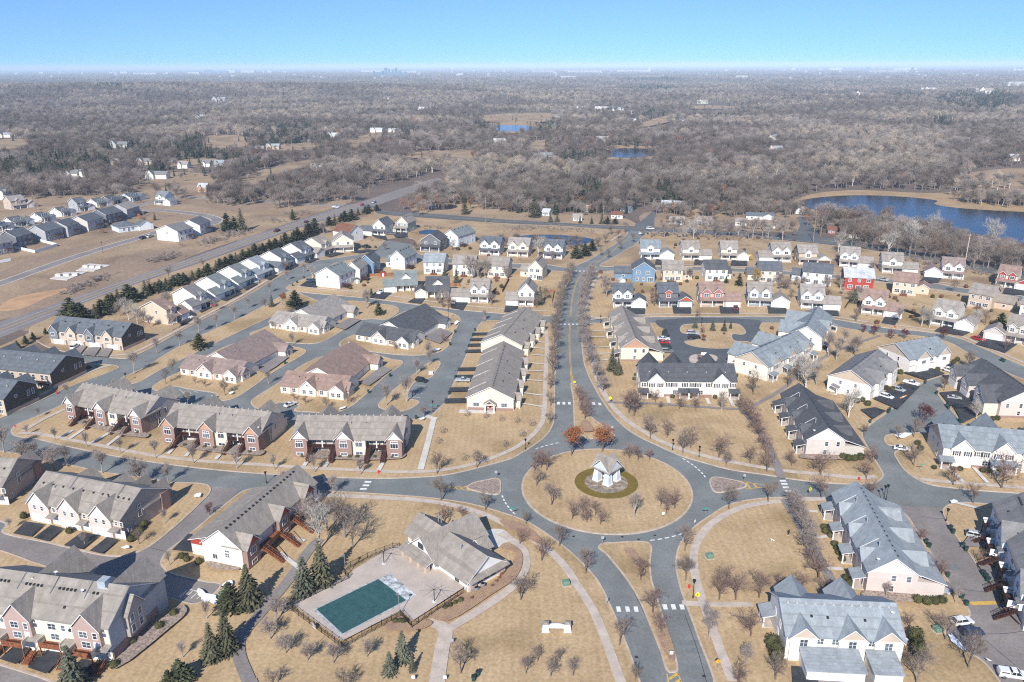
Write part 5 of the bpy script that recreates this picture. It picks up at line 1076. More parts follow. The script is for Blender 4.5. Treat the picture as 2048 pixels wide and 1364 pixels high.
D((722, 469), (771, 472), 11, 'ivory', 'char', 'ivory house with charcoal roof at the cul-de-sac beside a sage one', st='gfront', ga='L', gf=.5, grp=NC)
D((700, 486), (727, 479), 12, 'white', 'rust', 'white house with rust-red roof behind a cream one', st='gable', gf=0, grp=NC)
D((666, 505), (708, 503), 11, 'cream', 'greybrown', 'cream house with corner porch at the mouth of the cul-de-sac', st='gfront', gf=0, grp=NC)
ND = 'houses along the diagonal street'
for (a, b), wl, rf_, lb in [(((337, 650), (372, 636)), 'beige', 'brown', 'beige house with brown roof, first along the diagonal street behind a bare clump'), (((378, 627), (416, 613)), 'ivory', 'grey', 'ivory house with swept grey roof and a red car on the drive'), (((424, 604), (464, 588)), 'white', 'green', 'white house with round-topped dormer, third along the diagonal street'), (((470, 580), (504, 566)), 'white', 'green', 'white house with silver car outside, fourth along the diagonal street'), (((507, 563), (540, 550)), 'white', 'bluelt', 'white house with pale roof, fifth along the diagonal street'), (((549, 546), (582, 533)), 'ivory', 'slate', 'ivory house with slate roof, sixth along the diagonal street'), (((588, 529), (624, 517)), 'white', 'char', 'white house with charcoal roof, seventh along the diagonal street'), (((628, 517), (664, 505)), 'cream', 'taupe', 'cream house with taupe roof, eighth along the diagonal street')]:
 D(a, b, 12, wl, rf_, lb, ga='L' if lb[0] != 'b' else 'R', gf=.45, ng=1, gg=(rf_ in ('slate', 'taupe')), grp=ND)
NWS = 'new houses west of the highway'
for (a, b), dep, wl, rf_, st, two, lb in [
 (((-6, 512), (29, 504)), 11, 'grey', 'grey', 'flank', 1, 'grey new house cut by the picture edge above the white picket fence'),
 (((36, 496), (68, 487)), 11, 'dkgrey', 'char', 'flank', 1, 'dark grey new house with pale chimney inside the white fence'),
 (((94, 484), (129, 475)), 12, 'grey', 'slate', 'flank', 1, 'mid grey new house with brown rear stair'),
 (((138, 474), (161, 466)), 11, 'grey', 'char', 'flank', 1, 'narrow grey new house between two wider ones'),
 (((178, 463), (209, 454)), 12, 'greige', 'char', 'flank', 1, 'greige new house with garden heap behind it'),
 (((215, 449), (247, 441)), 12, 'dkgrey', 'char', 'flank', 1, 'dark new house with upper deck near the hip-roofed bungalow'),
 (((256, 437), (281, 429)), 12, 'grey', 'greybrown', 'flank', 1, 'brown-roofed new house beside the orange play set'),
 (((239, 466), (305, 457)), 12, 'paleblue', 'slate', 'hip', 0, 'hip-roofed white bungalow on the open lot'),
 (((358, 484), (388, 476)), 15, 'white', 'grey', 'flank', 1, 'white walled house with broad grey roof by a lone bare tree'),
 (((402, 471), (423, 462)), 12, 'white', 'slate', 'flank', 1, 'white walled house at the end of the loop road'),
 (((0, 463), (24, 457)), 10, 'ivory', 'slate', 'front', 0, 'ivory bungalow with a white car, west edge of the estate'),
 (((28, 455), (66, 448)), 10, 'white', 'char', 'front', 0, 'white bungalow with wide charcoal roof and garage'),
 (((85, 445), (108, 440)), 10, 'paleblue', 'slate', 'front', 0, 'pale blue bungalow with stepped slate roof'),
 (((124, 434), (149, 429)), 10, 'white', 'char', 'front', 0, 'white bungalow with brown-trimmed garage gable'),
 (((157, 424), (188, 419)), 10, 'grey', 'char', 'front', 1, 'grey two-storey house behind the row of bungalows'),
 (((195, 415), (222, 410)), 10, 'ivory', 'slate', 'front', 0, 'ivory bungalow with tall white side gable'),
 (((223, 410), (250, 404)), 10, 'dkgrey', 'black', 'front', 0, 'black roofed bungalow near the estate entrance'),
 (((262, 404), (289, 398)), 10, 'paleblue', 'slate', 'front', 0, 'pale bungalow, last before the open clearing'),
 (((313, 409), (345, 411)), 9, 'white', 'green', 'front', 1, 'tall white house with open garage by the loop road entrance'),
 (((8, 400), (30, 394)), 9, 'ivory', 'grey', 'front', 1, 'ivory house at the wood edge beside a tan one'),
 (((24, 420), (74, 413)), 10, 'tan', 'greybrown', 'front', 1, 'tan house half hidden by a large bare tree')]:
 D(a, b, dep, wl, rf_, lb, st=st, two=bool(two), ga='R', gf=.42 if st in ('front', 'hip') else 0, ng=0 if not two else 1, gg=st in ('front', 'hip'), grp=NWS, extras=False)
# ---- older houses along the county road
NL = 'older houses along the county road'
for a, b, dep, wl, rf_, lb in [((1339, 448), (1368, 449), 8, 'white', 'greybrown', 'long white rambler below the pale roofed one'), ((1393, 447), (1421, 449), 8, 'white', 'mauve', 'white rambler with open carport and red-brown roof'), ((1470, 451), (1494, 452), 8, 'white', 'taupe', 'white rambler with a purple car at its side'), ((1524, 455), (1550, 457), 8, 'white', 'brown', 'white gabled rambler beside a russet tree'), ((1222, 437), (1245, 438), 8, 'white', 'rust', 'white rambler with rust roof behind a row of spruces'), ((1146, 442), (1164, 442), 6, 'white', 'greybrown', 'small white outbuilding by the county road'), ((1084, 431), (1098, 432), 7, 'paleblue', 'pale', 'pale house beside the biggest spruce'), ((1167, 424), (1182, 424), 6, 'white', 'pale', 'small white shed house under the wood'), ((1240, 425), (1258, 427), 6, 'bluegrey', 'slate', 'blue-grey garage behind the rust roofed rambler'), ((1322, 414), (1360, 416), 9, 'ivory', 'pale', 'long ivory rambler with pale roof under tall trees'), ((1697, 475), (1724, 479), 8, 'cream', 'rust', 'cream lake cottage with orange-brown roof'), ((1738, 481), (1771, 484), 9, 'tan', 'rust', 'two-storey lake house with orange-brown roof and white garage'), ((1655, 468), (1671, 469), 6, 'red', 'rust', 'small red barn-like shed by two poles'), ((1644, 441), (1668, 441), 8, 'tan', 'pale', 'pale roofed lake house with brick end'), ((1572, 426), (1604, 428), 8, 'white', 'taupe', 'taupe roofed rambler on the lake shore'), ((1492, 439), (1548, 441), 8, 'white', 'slate', 'very long white rambler in the trees'), ((975, 408), (985, 408), 6, 'paleblue', 'slate', 'tiny pale blue house in the marsh trees')]:
 h = House('rambler_house', lb, 'house', a, b, dep, group=NL); L = h.L
 h.gable(0, L, 0, dep, 2.9, 2.0, 'x', S_[wl], R_[rf_]); h.door('F', L * .45, 0)
 for q in (.2, .7): h.win('F', L * q, 0, .9, 1.6, 1.2)
 if L > 10: h.gable(L * .6, L * .95, -1.5, 4, 2.9, 1.7, 'y', S_[wl], R_[rf_], part='garage_wall'); h.garage('F', L * .775, -1.5, min(4.6, L * .3))
 h.done()
# ---- houses scattered in the woods
WOODS = [(8, 275, 26, 'white', 'white farmhouse by the tan field'), (237, 296, 36, 'paleblue', 'large pale house among dark pines'), (232, 331, 18, 'beige', 'small beige house in the pines'), (290, 330, 34, 'tan', 'tan house beside the dark pine stand'), (143, 355, 24, 'white', 'white house in the oak wood above the estate'), (168, 354, 20, 'white', 'white garage house next to it in the oak wood'), (145, 368, 22, 'white', 'low white house under bare oaks'), (312, 358, 42, 'white', 'wide white rambler on the clearing'), (365, 337, 20, 'white', 'white house with pale roof on the yard clearing'), (412, 334, 16, 'white', 'white gabled house on the far yard'), (438, 334, 18, 'grey', 'grey roofed house next to the far yard'), (518, 304, 18, 'tan', 'tan house behind the pine row'), (545, 299, 26, 'tan', 'long tan house beside the pine row'), (665, 275, 20, 'white', 'tall white house among spruces'), (632, 342, 22, 'beige', 'beige house deep in the bare wood'), (437, 206, 26, 'grey', 'broad grey roofed house far in the wood'), (400, 238, 18, 'white', 'pale house in the middle wood'), (845, 219, 20, 'white', 'white twin-gabled house above the sandy clearing'), (772, 200, 12, 'white', 'white barn far in the wood'), (752, 264, 24, 'white', 'white house at the road bend in the wood'), (786, 265, 20, 'white', 'low white house beside the road bend'), (1000, 288, 26, 'paleblue', 'pale blue house south of the far pond'), (1160, 217, 20, 'white', 'white manor with steep gables on the rise'), (1204, 220, 28, 'white', 'very large white turreted manor on the rise'), (1236, 219, 22, 'white', 'white manor with three gables on the rise'), (1262, 224, 12, 'white', 'small white house at the end of the rise'), (1117, 234, 18, 'white', 'white house below the rise'), (1368, 243, 16, 'white', 'white house by the far road'), (1352, 252, 22, 'beige', 'beige house by the far road'), (1544, 279, 20, 'white', 'white gabled house in the eastern wood'), (1548, 304, 34, 'ivory', 'long ivory rambler in the eastern wood'), (1405, 208, 22, 'paleblue', 'pale roofed house by the eastern field'), (1637, 192, 14, 'white', 'white house at the eastern town edge'), (1656, 192, 14, 'cream', 'cream house at the eastern town edge'), (1690, 190, 16, 'cream', 'cream twin house at the eastern town edge'), (1720, 190, 26, 'white', 'long white hall at the eastern town edge'), (1858, 184, 30, 'white', 'row of white units east of the pines'), (1970, 189, 36, 'white', 'longest white building by the eastern pines'), (1208, 240, 16, 'ivory', 'ivory house below the turreted manor'), (1264, 242, 16, 'white', 'white house beside the far road fork'), (1095, 318, 28, 'bluegrey', 'blue-grey house in the wood south of the pond'), (1205, 283, 26, 'grey', 'grey roofed house above the dark pond'), (405, 384, 18, 'copper', 'brick-brown building at the oak edge by the clearing'), (2030, 322, 18, 'white', 'white house in the eastern birches')]
for px, py, w_, wl, lb in WOODS:
 a = G(px - w_ / 2, py); bb = G(px + w_ / 2, py); L = (bb - a).length; z = hill(a.x, a.y)
 wl = {'white': 'ivory', 'paleblue': 'green', 'ivory': 'beige'}.get(wl, wl) if py > 225 or px % 3 else wl
 h = House('woodland_house', lb, 'house', (px - w_ / 2, py), (px + w_ / 2, py), group='houses scattered in the woods'); h.root.location.z = z
 k = L / 14; dp = 9 * max(1, k * .7)
 h.gable(0, L, 0, dp, 4.5 * max(1, k * .6), 3.2 * max(1, k * .6), 'x', S_[wl], R_[RN.choice(['pale', 'greybrown', 'grey', 'bluelt'])], z0=-3)
 h.gable(L * .1, L * .45, -2 * k, dp * .6, 4.6 * max(1, k * .6), 3.0 * k, 'y', S_[wl], R_['grey'], part='bay_wall', z0=-3)
 h.done()
# ---------------------------------------------------------------- clubhouse
h = House('clubhouse', 'stone and white clubhouse with crossing taupe gables beside the covered pool', 'clubhouse', (805, 1097), (935, 1190)); rf = R_['taupe']; w = S_['white']; L = h.L
h.gable(3.6, 13.6, -.3, 15.5, 3.1, 4.2, 'y', w, rf, ov=.7, oe=.9, gm=S_['white'])
h.shed(3.0, 13.4, -2.8, -.35, 2.6, 3.5, rf, 'F')
for x in (3.8, 7.0, 10, 12.8): h.box('stone_pier', STONE, x - .5, x + .5, -2.6, -1.6, -.1, 2.65)
h.win('F', 8.2, -.3, 4.0, 1.9, 1.3, 3, 2, trim=BLACKM); h.win('F', 11, -.3, .3, 1.2, 2.0, 1, 2, trim=BLACKM); h.win('F', 5.5, -.3, .3, 1.2, 2.0, 1, 2, trim=BLACKM)
h.gable(12, L - .6, .6, 11.6, 3.1, 3.9, 'x', w, rf, ov=.8, oe=.8, gm=S_['white'])
h.shed(L - .6, L + .7, .4, 11.8, 2.7, 3.25, rf, 'R')
for y in (1.9, 10.6): h.box('stone_pier', STONE, L - 1.2, L - .05, y - .9, y + .9, -.1, 2.7)
for y in (4.2, 6.2, 8.2): h.win('R', y, L - .6, 1.0, 1.3, 1.4, 1, 2, trim=BLACKM)
h.win('F', 20.5, .6, 1.0, 1.2, 1.3, 1, 2, trim=BLACKM)
h.gable(-1.2, 9, 2.6, 11.2, 3.0, 3.2, 'x', w, rf, ov=.8, oe=.8); h.box('stone_base', STONE, -1.3, -1.22, 2.8, 11, -.1, 1.2); h.door('F', 1.2, 2.6, .1, mat('rust door', (.34, .12, .06), .5), 1.6)
h.gable(13, 17.6, 11.2, 13.6, 2.9, 1.7, 'y', w, rf, ov=.6)
h.pipe(17.5, 4.4, 6.3); h.dish(-.6, 7, 5.6); h.pipe(2.5, 9.4, 5.2, 1.2); h.pipe(3.4, 9.6, 5.2, 1.2); h.done()
# ---------------------------------------------------------------- pool, fence, deck furniture
z = nz() + .02
flat('pool_deck', px2([(583, 1213), (700, 1156), (708, 1146), (786, 1098), (806, 1098), (870, 1140), (938, 1176), (826, 1248), (803, 1229), (684, 1289)]), z, mat('pool deck concrete', (.50, .425, .36), .9, .07, .2, .2, fine=2))
POOLC = [(633, 1218), (757, 1158), (812, 1200), (685, 1267)]
cov = thing('pool_cover', 'dark teal winter cover stretched over the rectangular pool', 'pool cover', G(722, 1211, z)); ctr = G(722, 1211, z)
def rel(pts, zz): return [tuple(G(*p, zz) - ctr) for p in pts]
b = MB(); lp = [Vector(p) for p in rel(POOLC, z + .05)]
N_ = 14
for i in range(N_ + 1):
 for j in range(N_ + 1):
  p = lp[0].lerp(lp[1], i / N_).lerp(lp[3].lerp(lp[2], i / N_), j / N_); p.z += -.05 * math.sin(PI * i / N_) * math.sin(PI * j / N_) + RN.uniform(0, .012); b.v.append(tuple(p))
for i in range(N_):
 for j in range(N_): k = i * (N_ + 1) + j; b.f.append([k, k + 1, k + N_ + 2, k + N_ + 1][::-1]); b.m.append(0)
b.build('cover_sheet', mat('teal pool cover', (.038, .105, .105), .6, .12, .5, .3, fine=1.5), cov)
c4 = sum(lp, Vector()) / 4
out_ = [c4 + (p - c4) * 1.09 for p in lp]; b = MB()
for i in range(4):
 j = (i + 1) % 4; b.add([lp[i] + Vector((0, 0, -.02)), lp[j] + Vector((0, 0, -.02)), out_[j] + Vector((0, 0, -.03)), out_[i] + Vector((0, 0, -.03))], [(3, 2, 1, 0)])
b.build('cover_edge', mat('grey cover edge', (.45, .46, .46), .8, .25, 1.2, fine=5), cov)
far_ = [lp[1] + (lp[1] - lp[0]) * .0, lp[2], lp[2] + (lp[2] - lp[3]) * .17, lp[1] + (lp[1] - lp[0]) * .2]
b = MB(); b.add([p + Vector((0, 0, .0)) for p in far_], [(0, 1, 2, 3)]); b.build('loose_flap', mat('loose cover flap', (.55, .57, .57), .7, .35, .7, fine=2.5), cov)
FEN = [(576, 1215), (636, 1186), (698, 1157), (684, 1143), (735, 1116), (786, 1096), (800, 1096)], [(576, 1215), (630, 1256), (684, 1296), (744, 1262), (802, 1231), (824, 1255), (875, 1220), (928, 1185)]
fz = z
for fi, path in enumerate(FEN):
 P = [G(*p, fz) for p in path]
 t = thing('pool_fence', ['black metal pool fence along the spruce side', 'black metal pool fence around the lawn side with a gate'][fi], 'fence', P[0], 0, 'pool fence runs')
 pan = MB(); rail = MB(); posts = []
 for a, c in zip(P, P[1:]):
  d = c - a; n = max(1, round(d.length / 2.1))
  for i in range(n): posts.append(a.lerp(c, i / n))
  for zz in (.15, 1.35): rail.tube(a - P[0] + Vector((0, 0, zz)), c - P[0] + Vector((0, 0, zz)), .035, n=4)
  k = int(d.length / .17)
  for i in range(k):
   p = a.lerp(c, (i + .5) / k) - P[0]; pan.box(p.x - .012, p.x + .012, p.y - .012, p.y + .012, .1, 1.4)
 posts.append(P[-1]); pm = MB(); pm.box(-.06, .06, -.06, .06, 0, 1.55); pme = pm.mesh('post', BLACKM)
 for p in posts: link('post', pme, t, p - P[0])
 rail.build('rail', BLACKM, t); pan.build('picket_lattice', BLACKM, t)
def umbrella_frame(px, py, lb):
 t = thing('parasol_frame', lb, 'parasol', G(px, py, z), RN.uniform(0, 1), 'bare parasol frames on the pool deck')
 b = MB(); b.lathe([(.55, 0), (.55, .12), (.1, .14)], 12); b.build('base', mat('pale base', (.7, .68, .64), .7), t)
 b = MB(); b.tube((0, 0, .1), (0, 0, 3.3), .09); b.build('pole', BLACKM, t); rb = MB()
 for i in range(8):
  a = 2 * PI * i / 8; q = MB(); q.tube((0, 0, 3.2), (3.1 * math.cos(a), 3.1 * math.sin(a), 2.75), .032, .02, 4); q.build('rib', BLACKM, t)
umbrella_frame(768, 1127, 'bare black parasol frame on the deck near the spruces'); umbrella_frame(869, 1203, 'bare black parasol frame on the deck near the clubhouse')
# air conditioners by the clubhouse
for i, (px, py) in enumerate([(953, 1183), (966, 1175)]):
 t = thing('air_conditioner', ['grey air conditioner by the clubhouse corner pier', 'grey air conditioner one further along the clubhouse wall'][i], 'air conditioner', G(px, py, ZB), 0, 'air conditioners at the clubhouse')
 b = MB(); b.lathe([(.55, 0), (.55, 1.1), (.5, 1.15)], 14); b.build('body', mat('ac grey', (.22, .24, .25), .5), t); b = MB(); b.lathe([(.42, 1.14), (.42, 1.2), (.1, 1.22)], 14); b.build('fan_cover', BLACKM, t)
# ---------------------------------------------------------------- roundabout pavilion
pc = G(1213, 961); IC = pc
t = thing('pavilion', 'white pavilion on four tapered piers under crossed gables on the roundabout', 'pavilion', (pc.x, pc.y, zi), rad(45)); t.scale = (.72, .72, .8)
PIER = mat('pier cladding', (.55, .62, .66), .6, .04)
for sx in (-1, 1):
 for sy in (-1, 1):
  b = MB(); x, y = sx * 2.6, sy * 2.6; b.frustum(x, y, .0, 5.0, 1.35, 1.35, .75, .75); p = b.build('pier', PIER, t)
  b = MB(); b.frustum(x, y, -.02, .45, 1.5, 1.5, 1.42, 1.42)
  for ex, ey in ((-1, -1), (-1, 1), (1, -1), (1, 1)): b.tube((x + ex * 1.33, y + ey * 1.33, .3), (x + ex * .76, y + ey * .76, 5.0), .12, n=4)
  b.frustum(x, y, 5.0, 5.25, .95, .95, .95, .95)
  for ang in range(4):
   dx, dy = [(0, -1), (1, 0), (0, 1), (-1, 0)][ang]; b.tube((x + dx * 1.02, y + dy * 1.02, 3.1), (x + dx * 1.10, y + dy * 1.10, 3.1), .28, n=8)
  b.build('trim_frame', WHITE, p)
pv = House.__new__(House); pv.root = t; pv.p = {}; pv.L = 8
for ax in ('x', 'y'): pv.gable(-4.1 + (.004 if ax == 'x' else 0), 4.1, -4.1, 4.1, 5.6, 3.7, ax, None, R_['taupe'], ov=.55, oe=.45)
for s in (-1, 1):
 pv.mb('gable_panel', PIER).prism([(-3.7, 5.6), (3.7, 5.6), (0, 8.9)], 'y', s * 4.15, s * 4.25); pv.mb('gable_panel', PIER).prism([(-3.7, 5.6), (3.7, 5.6), (0, 8.9)], 'x', s * 4.15, s * 4.25)
pv.mb('beam', WHITE).box(-4.0, 4.0, -4.0, -3.6, 5.1, 5.6); pv.mb('beam', WHITE).box(-4.0, 4.0, 3.6, 4.0, 5.1, 5.6); pv.mb('beam', WHITE).box(-4.0, -3.6, -3.6, 3.6, 5.1, 5.6); pv.mb('beam', WHITE).box(3.6, 4.0, -3.6, 3.6, 5.1, 5.6); pv.done()
bc = (G(1149, 965).to_2d() + G(1276, 967).to_2d()) / 2; br_ = (G(1276, 967).to_2d() - G(1149, 965).to_2d()).length / 2
flat('planting_bed', ring(bc, br_), zi + .03, mat('olive ground cover', (.21, .15, .035), 1, .2, .8, .05, col2=(.15, .11, .03), fine=3))
flat('planting_bed', ring(bc, br_ * .68), zi + .05, mat('grey perennials', (.33, .27, .21), 1, .3, .8, .05, fine=4))
# entrance monument wall
mo = G(1113, 1261, ZB); t = thing('entrance_monument', 'white entrance wall between two tapered piers with stone caps', 'monument', mo, rad(-1)); ml_ = (G(1139, 1260) - G(1087, 1260)).length
MW = mat('monument white', (.78, .79, .8), .6, .03)
for s in (-1, 1):
 b = MB(); b.frustum(s * ml_ * .42, 0, 0, 1.9, .82, .7, .5, .5); p = b.build('pier', MW, t); b = MB(); b.frustum(s * ml_ * .42, 0, 1.9, 2.2, .72, .72, .2, .2); b.build('cap', R_['greybrown'], p)
b = MB(); k = 8; xs = [-ml_ * .42 + .55 + (ml_ * .84 - 1.1) * i / k for i in range(k + 1)]
b.prism([(xs[0], .7)] + [(xs[-1], .7)] + [(x, 1.45 + .28 * (1 - (2 * i / k - 1) ** 2)) for i, x in reversed(list(enumerate(xs)))], 'y', -.18, .18); b.build('name_wall', MW, t)
# ---------------------------------------------------------------- trees
def bark(n, c, rnd=.15): return mat(n, c, .95, .25, 2, .05, rnd=rnd)
BK = {'p': bark('pale twigs', (.38, .32, .28)), 'b': bark('brown twigs', (.265, .21, .17)), 'r': bark('reddish twigs', (.27, .185, .15)), 'w': bark('white bark', (.50, .46, .40)), 'g': bark('grey twigs', (.25, .20, .17)), 'm': bark('burgundy fruit twigs', (.13, .035, .04)), 'y': bark('golden willow twigs', (.52, .34, .11)), 'l': bark('grey-brown twigs', (.33, .275, .245))}
TRK = {'p': bark('pale trunk', (.38, .33, .28)), 'b': bark('brown trunk', (.19, .15, .125)), 'r': bark('reddish trunk', (.17, .115, .10)), 'w': bark('white trunk', (.62, .58, .52)), 'g': bark('grey trunk', (.22, .19, .17)), 'm': bark('dark trunk', (.12, .08, .075)), 'y': bark('golden trunk', (.36, .27, .15)), 'l': bark('lilac trunk', (.30, .26, .24))}
def bare_meshes(seed, h, fork, spread, nl, tw, tilt=.5, twn=5, lev=3, leaf=None, curve=.12):
 """trunk with limbs (mesh 1) and a crown of fine twigs (mesh 2), h metres tall"""
 R = random.Random(seed); t, c, lf = MB(), MB(), MB()
 def stick(b, p, q, r0, r1, n): b.tube(p, q, r0, r1, n, cap=False)
 def blade(p, q, w):
  d = q - p; s = d.cross(Vector((R.uniform(-1, 1), R.uniform(-1, 1), R.uniform(-1, 1))))
  if s.length < 1e-5: return
  s = s.normalized() * w; c.add([p - s, p + s, q], [(0, 1, 2)])
 def grow(p, d, ln, r, lv):
  k = 3 if lv < 2 else 2; pts = [p]
  for i in range(k):
   d = (d + Vector((R.uniform(-1, 1), R.uniform(-1, 1), R.uniform(.15, 1.35))) * curve).normalized(); pts.append(pts[-1] + d * ln / k)
  for i in range(k):
   r0, r1 = r * (1 - .5 * i / k), r * (1 - .5 * (i + 1) / k)
   stick(t if lv < 2 else c, pts[i], pts[i + 1], r0, r1, 5 if lv == 0 else (4 if lv == 1 else 3))
  if lv >= lev:
   for i in range(twn):
    a = pts[0].lerp(pts[-1], R.uniform(.15, 1)); e = (d + Vector((R.gauss(0, 1), R.gauss(0, 1), R.gauss(.15, .8))) * .62).normalized()
    q = a + e * ln * R.uniform(.45, .95); blade(a, q, tw)
    for _ in range(2):
     a2 = a.lerp(q, R.uniform(.3, .9)); e2 = (e + Vector((R.gauss(0, 1), R.gauss(0, 1), R.gauss(.1, .8))) * .7).normalized(); q2 = a2 + e2 * ln * R.uniform(.3, .6); blade(a2, q2, tw * .8)
     if leaf and R.random() < leaf:
      for _k in range(3):
       m = q2 + Vector((R.uniform(-.3, .3), R.uniform(-.3, .3), R.uniform(-.3, .3))); u = Vector((R.gauss(0, 1), R.gauss(0, 1), R.gauss(0, 1))).normalized() * .17; v = u.orthogonal().normalized() * .13; lf.add([m - u, m - v, m + u, m + v], [(0, 1, 2, 3)])
   return
  m = R.randint(3, 4) if lv else nl
  for i in range(m):
   f = R.uniform(.35, 1) if lv else R.uniform(0.05, 1)
   x = f * k; j = min(int(x), k - 1); a = pts[j].lerp(pts[j + 1], x - j)
   ang = 2 * PI * (i + R.uniform(-.3, .3)) / m; o = d.orthogonal().normalized(); e = (Matrix.Rotation(ang, 3, d) @ o)
   g2 = (d * (1 - tilt * .55) + e * (tilt if lv else tilt * spread) + Vector((0, 0, .18))).normalized()
   grow(a, g2, ln * R.uniform(.55, .78), r * .55, lv + 1)
 r = h * .018 + .03
 stick(t, Vector((0, 0, -.1)), Vector((R.uniform(-.1, .1), R.uniform(-.1, .1), h * fork)), r * 1.25, r, 6)
 grow(Vector((0, 0, h * fork)), Vector((R.uniform(-.08, .08), R.uniform(-.08, .08), 1)).normalized(), h * (1 - fork) * .52, r, 0)
 zmax = max(v[2] for v in c.v); s = h / zmax
 for b in (t, c, lf): b.v = [(x * s, y * s, zz * s) for x, y, zz in b.v]
 return t, c, lf
TREES = {}
def tree_proto(key, v, mk, mt_, mc, leafm=None):
 t, c, lf = mk; me = [t.mesh('trunk', mt_), c.mesh('crown', mc)]
 if lf.f: me.append(lf.mesh('leaves', leafm))
 TREES.setdefault(key, []).append(me)
for v in range(4):
 tree_proto('p', v, bare_meshes(10 + v, 8, .22, .8, 11, .020, .5, 7, curve=.10), TRK['p'], BK['p'])      # slim young street tree
 tree_proto('b', v, bare_meshes(20 + v, 8, .2, 1.05, 8, .023, .64, 7), TRK['b'], BK['b'])      # vase
 tree_proto('r', v, bare_meshes(30 + v, 6, .15, 1.2, 8, .019, .68, 7), TRK['r'], BK['r'])    # round ornamental
 tree_proto('g', v, bare_meshes(40 + v, 12, .2, .9, 9, .03, .62, 7), TRK['g'], BK['g'])      # large
for v in range(2):
 tree_proto('w', v, bare_meshes(50 + v, 11, .18, .85, 11, .027, .55, 7), TRK['w'], BK['w'])
 tree_proto('m', v, bare_meshes(60 + v, 5, .14, 1.3, 8, .035, .7, 8), TRK['m'], BK['m'])
 tree_proto('y', v, bare_meshes(70 + v, 8, .2, 1.0, 9, .03, .62, 7), TRK['y'], BK['y'])
 tree_proto('l', v, bare_meshes(80 + v, 7, .12, .9, 10, .026, .58, 8), TRK['l'], BK['l'])
 tree_proto('o', v, bare_meshes(90 + v, 9, .2, .95, 8, .025, .6, 6, leaf=.55), TRK['b'], BK['b'], mat('russet oak leaves', (.36, .135, .05), .9, .35, 1.5, .05))
 tree_proto('k', v, bare_meshes(96 + v, 8, .16, 1.0, 8, .025, .62, 5, leaf=.12), TRK['b'], BK['b'], mat('withered brown leaves', (.22, .12, .06), .9, .3, 1.5, .05))
HT = {k: max(v[2] for v in (p[0][1].vertices[i].co for i in range(len(p[0][1].vertices)))) for k, p in TREES.items()}
CAT = {'p': 'bare_tree', 'b': 'bare_tree', 'r': 'bare_tree', 'g': 'bare_tree', 'w': 'birch_tree', 'm': 'crabapple_tree', 'y': 'willow_tree', 'l': 'bare_tree', 'o': 'oak_tree', 'k': 'oak_tree'}
NT = [0]
def tree(kind, px, py, top, label, group=None, h=None, pos=None, wide=1.0):
 p = pos or G(px, py, ZB); hh = h or max(1.5, min(22, tall(px, py, top)))
 NT[0] += 1; me = TREES[kind][NT[0] % len(TREES[kind])]; s = hh / HT[kind]
 t = thing(CAT[kind], label, 'tree', p, RN.uniform(0, 6.28), group); t.scale = (s * wide, s * wide, s)
 for m in me: link(m.name.split('.')[0], m, t)
 return t
def row(kind, pts, label, group, wide=1.0):
 """label has {o} for the ordinal"""
 for i, q in enumerate(pts):
  k = q[3] if len(q) > 3 else kind
  tree(k, q[0], q[1], q[2], label.format(o=ORD[i]), group, wide=wide)
row('p', [(55, 870, 848), (111, 881, 852), (174, 894, 860), (241, 907, 868), (311, 916, 876), (387, 926, 884), (474, 937, 896), (549, 940, 902), (629, 944, 906), (721, 949, 912), (874, 947, 897, 'b'), (954, 935, 892, 'b')], '{o} verge tree from the stop sign on the north side of the west road', 'verge trees north of the west road')
row('p', [(9, 905, 848), (47, 926, 876, 'l'), (71, 920, 878), (110, 941, 886, 'l'), (135, 933, 884), (205, 946, 892), (282, 971, 908, 'l'), (337, 966, 918), (572, 978, 938), (667, 989, 945), (882, 1000, 950, 'b'), (971, 1020, 980, 'b')], '{o} verge tree from the west on the south side of the west road', 'verge trees south of the west road', 1.1)
row('b', [(1052, 1048, 1016), (1119, 1092, 1046), (1171, 1147, 1092), (1239, 1290, 1230), (1271, 1362, 1322)], '{o} vase-shaped tree counting away from the roundabout on the southern approach', 'verge trees of the southern approach')
row('r', [(888, 1044, 1004), (924, 1036, 1006), (1040, 1089, 1052), (1083, 1121, 1072)], '{o} round ornamental tree from the clubhouse roof ridge toward the roundabout', 'ornamental trees by the clubhouse')
tree('k', 1041, 1200, 1141, 'oak with a few withered leaves beside the curved clubhouse walk')
row('r', [(1281, 1160, 1108), (1305, 1225, 1165), (1321, 1270, 1225)], '{o} reddish tree from the roundabout in the southern median', 'trees in the southern median')
row('b', [(1370, 1102, 1046), (1371, 1161, 1104), (1418, 1280, 1200, 'p')], '{o} tree from the roundabout between kerb and pavement of the south-east lawn', 'kerb trees of the south-east lawn')
row('r', [(1438, 1199, 1138), (1471, 1199, 1136), (1518, 1195, 1136), (1563, 1182, 1140), (1601, 1184, 1140), (1646, 1190, 1146)], '{o} round tree from the avenue in the row closing the south-east lawn', 'round trees closing the south-east lawn')
row('l', [(1584, 1012, 972), (1590, 1028, 985), (1597, 1046, 1000), (1604, 1066, 1018), (1612, 1086, 1036), (1620, 1108, 1058), (1628, 1130, 1080), (1637, 1156, 1104, 'r')], '{o} slender tree from the east road along the south-east path', 'trees lining the south-east path', 1.25)
row('r', [(1458, 1018, 966, 'b'), (1536, 1004, 954, 'b'), (1643, 996, 944), (1743, 993, 953)], '{o} tree from the roundabout on the south verge of the east road', 'verge trees south of the east road')
row('r', [(1583, 932, 894), (1641, 951, 890), (1733, 958, 914), (1743, 926, 884), (1906, 970, 925), (2003, 976, 896), (1946, 1006, 962)], '{o} tree from the path crossing on the north verge of the east road', 'verge trees north of the east road')
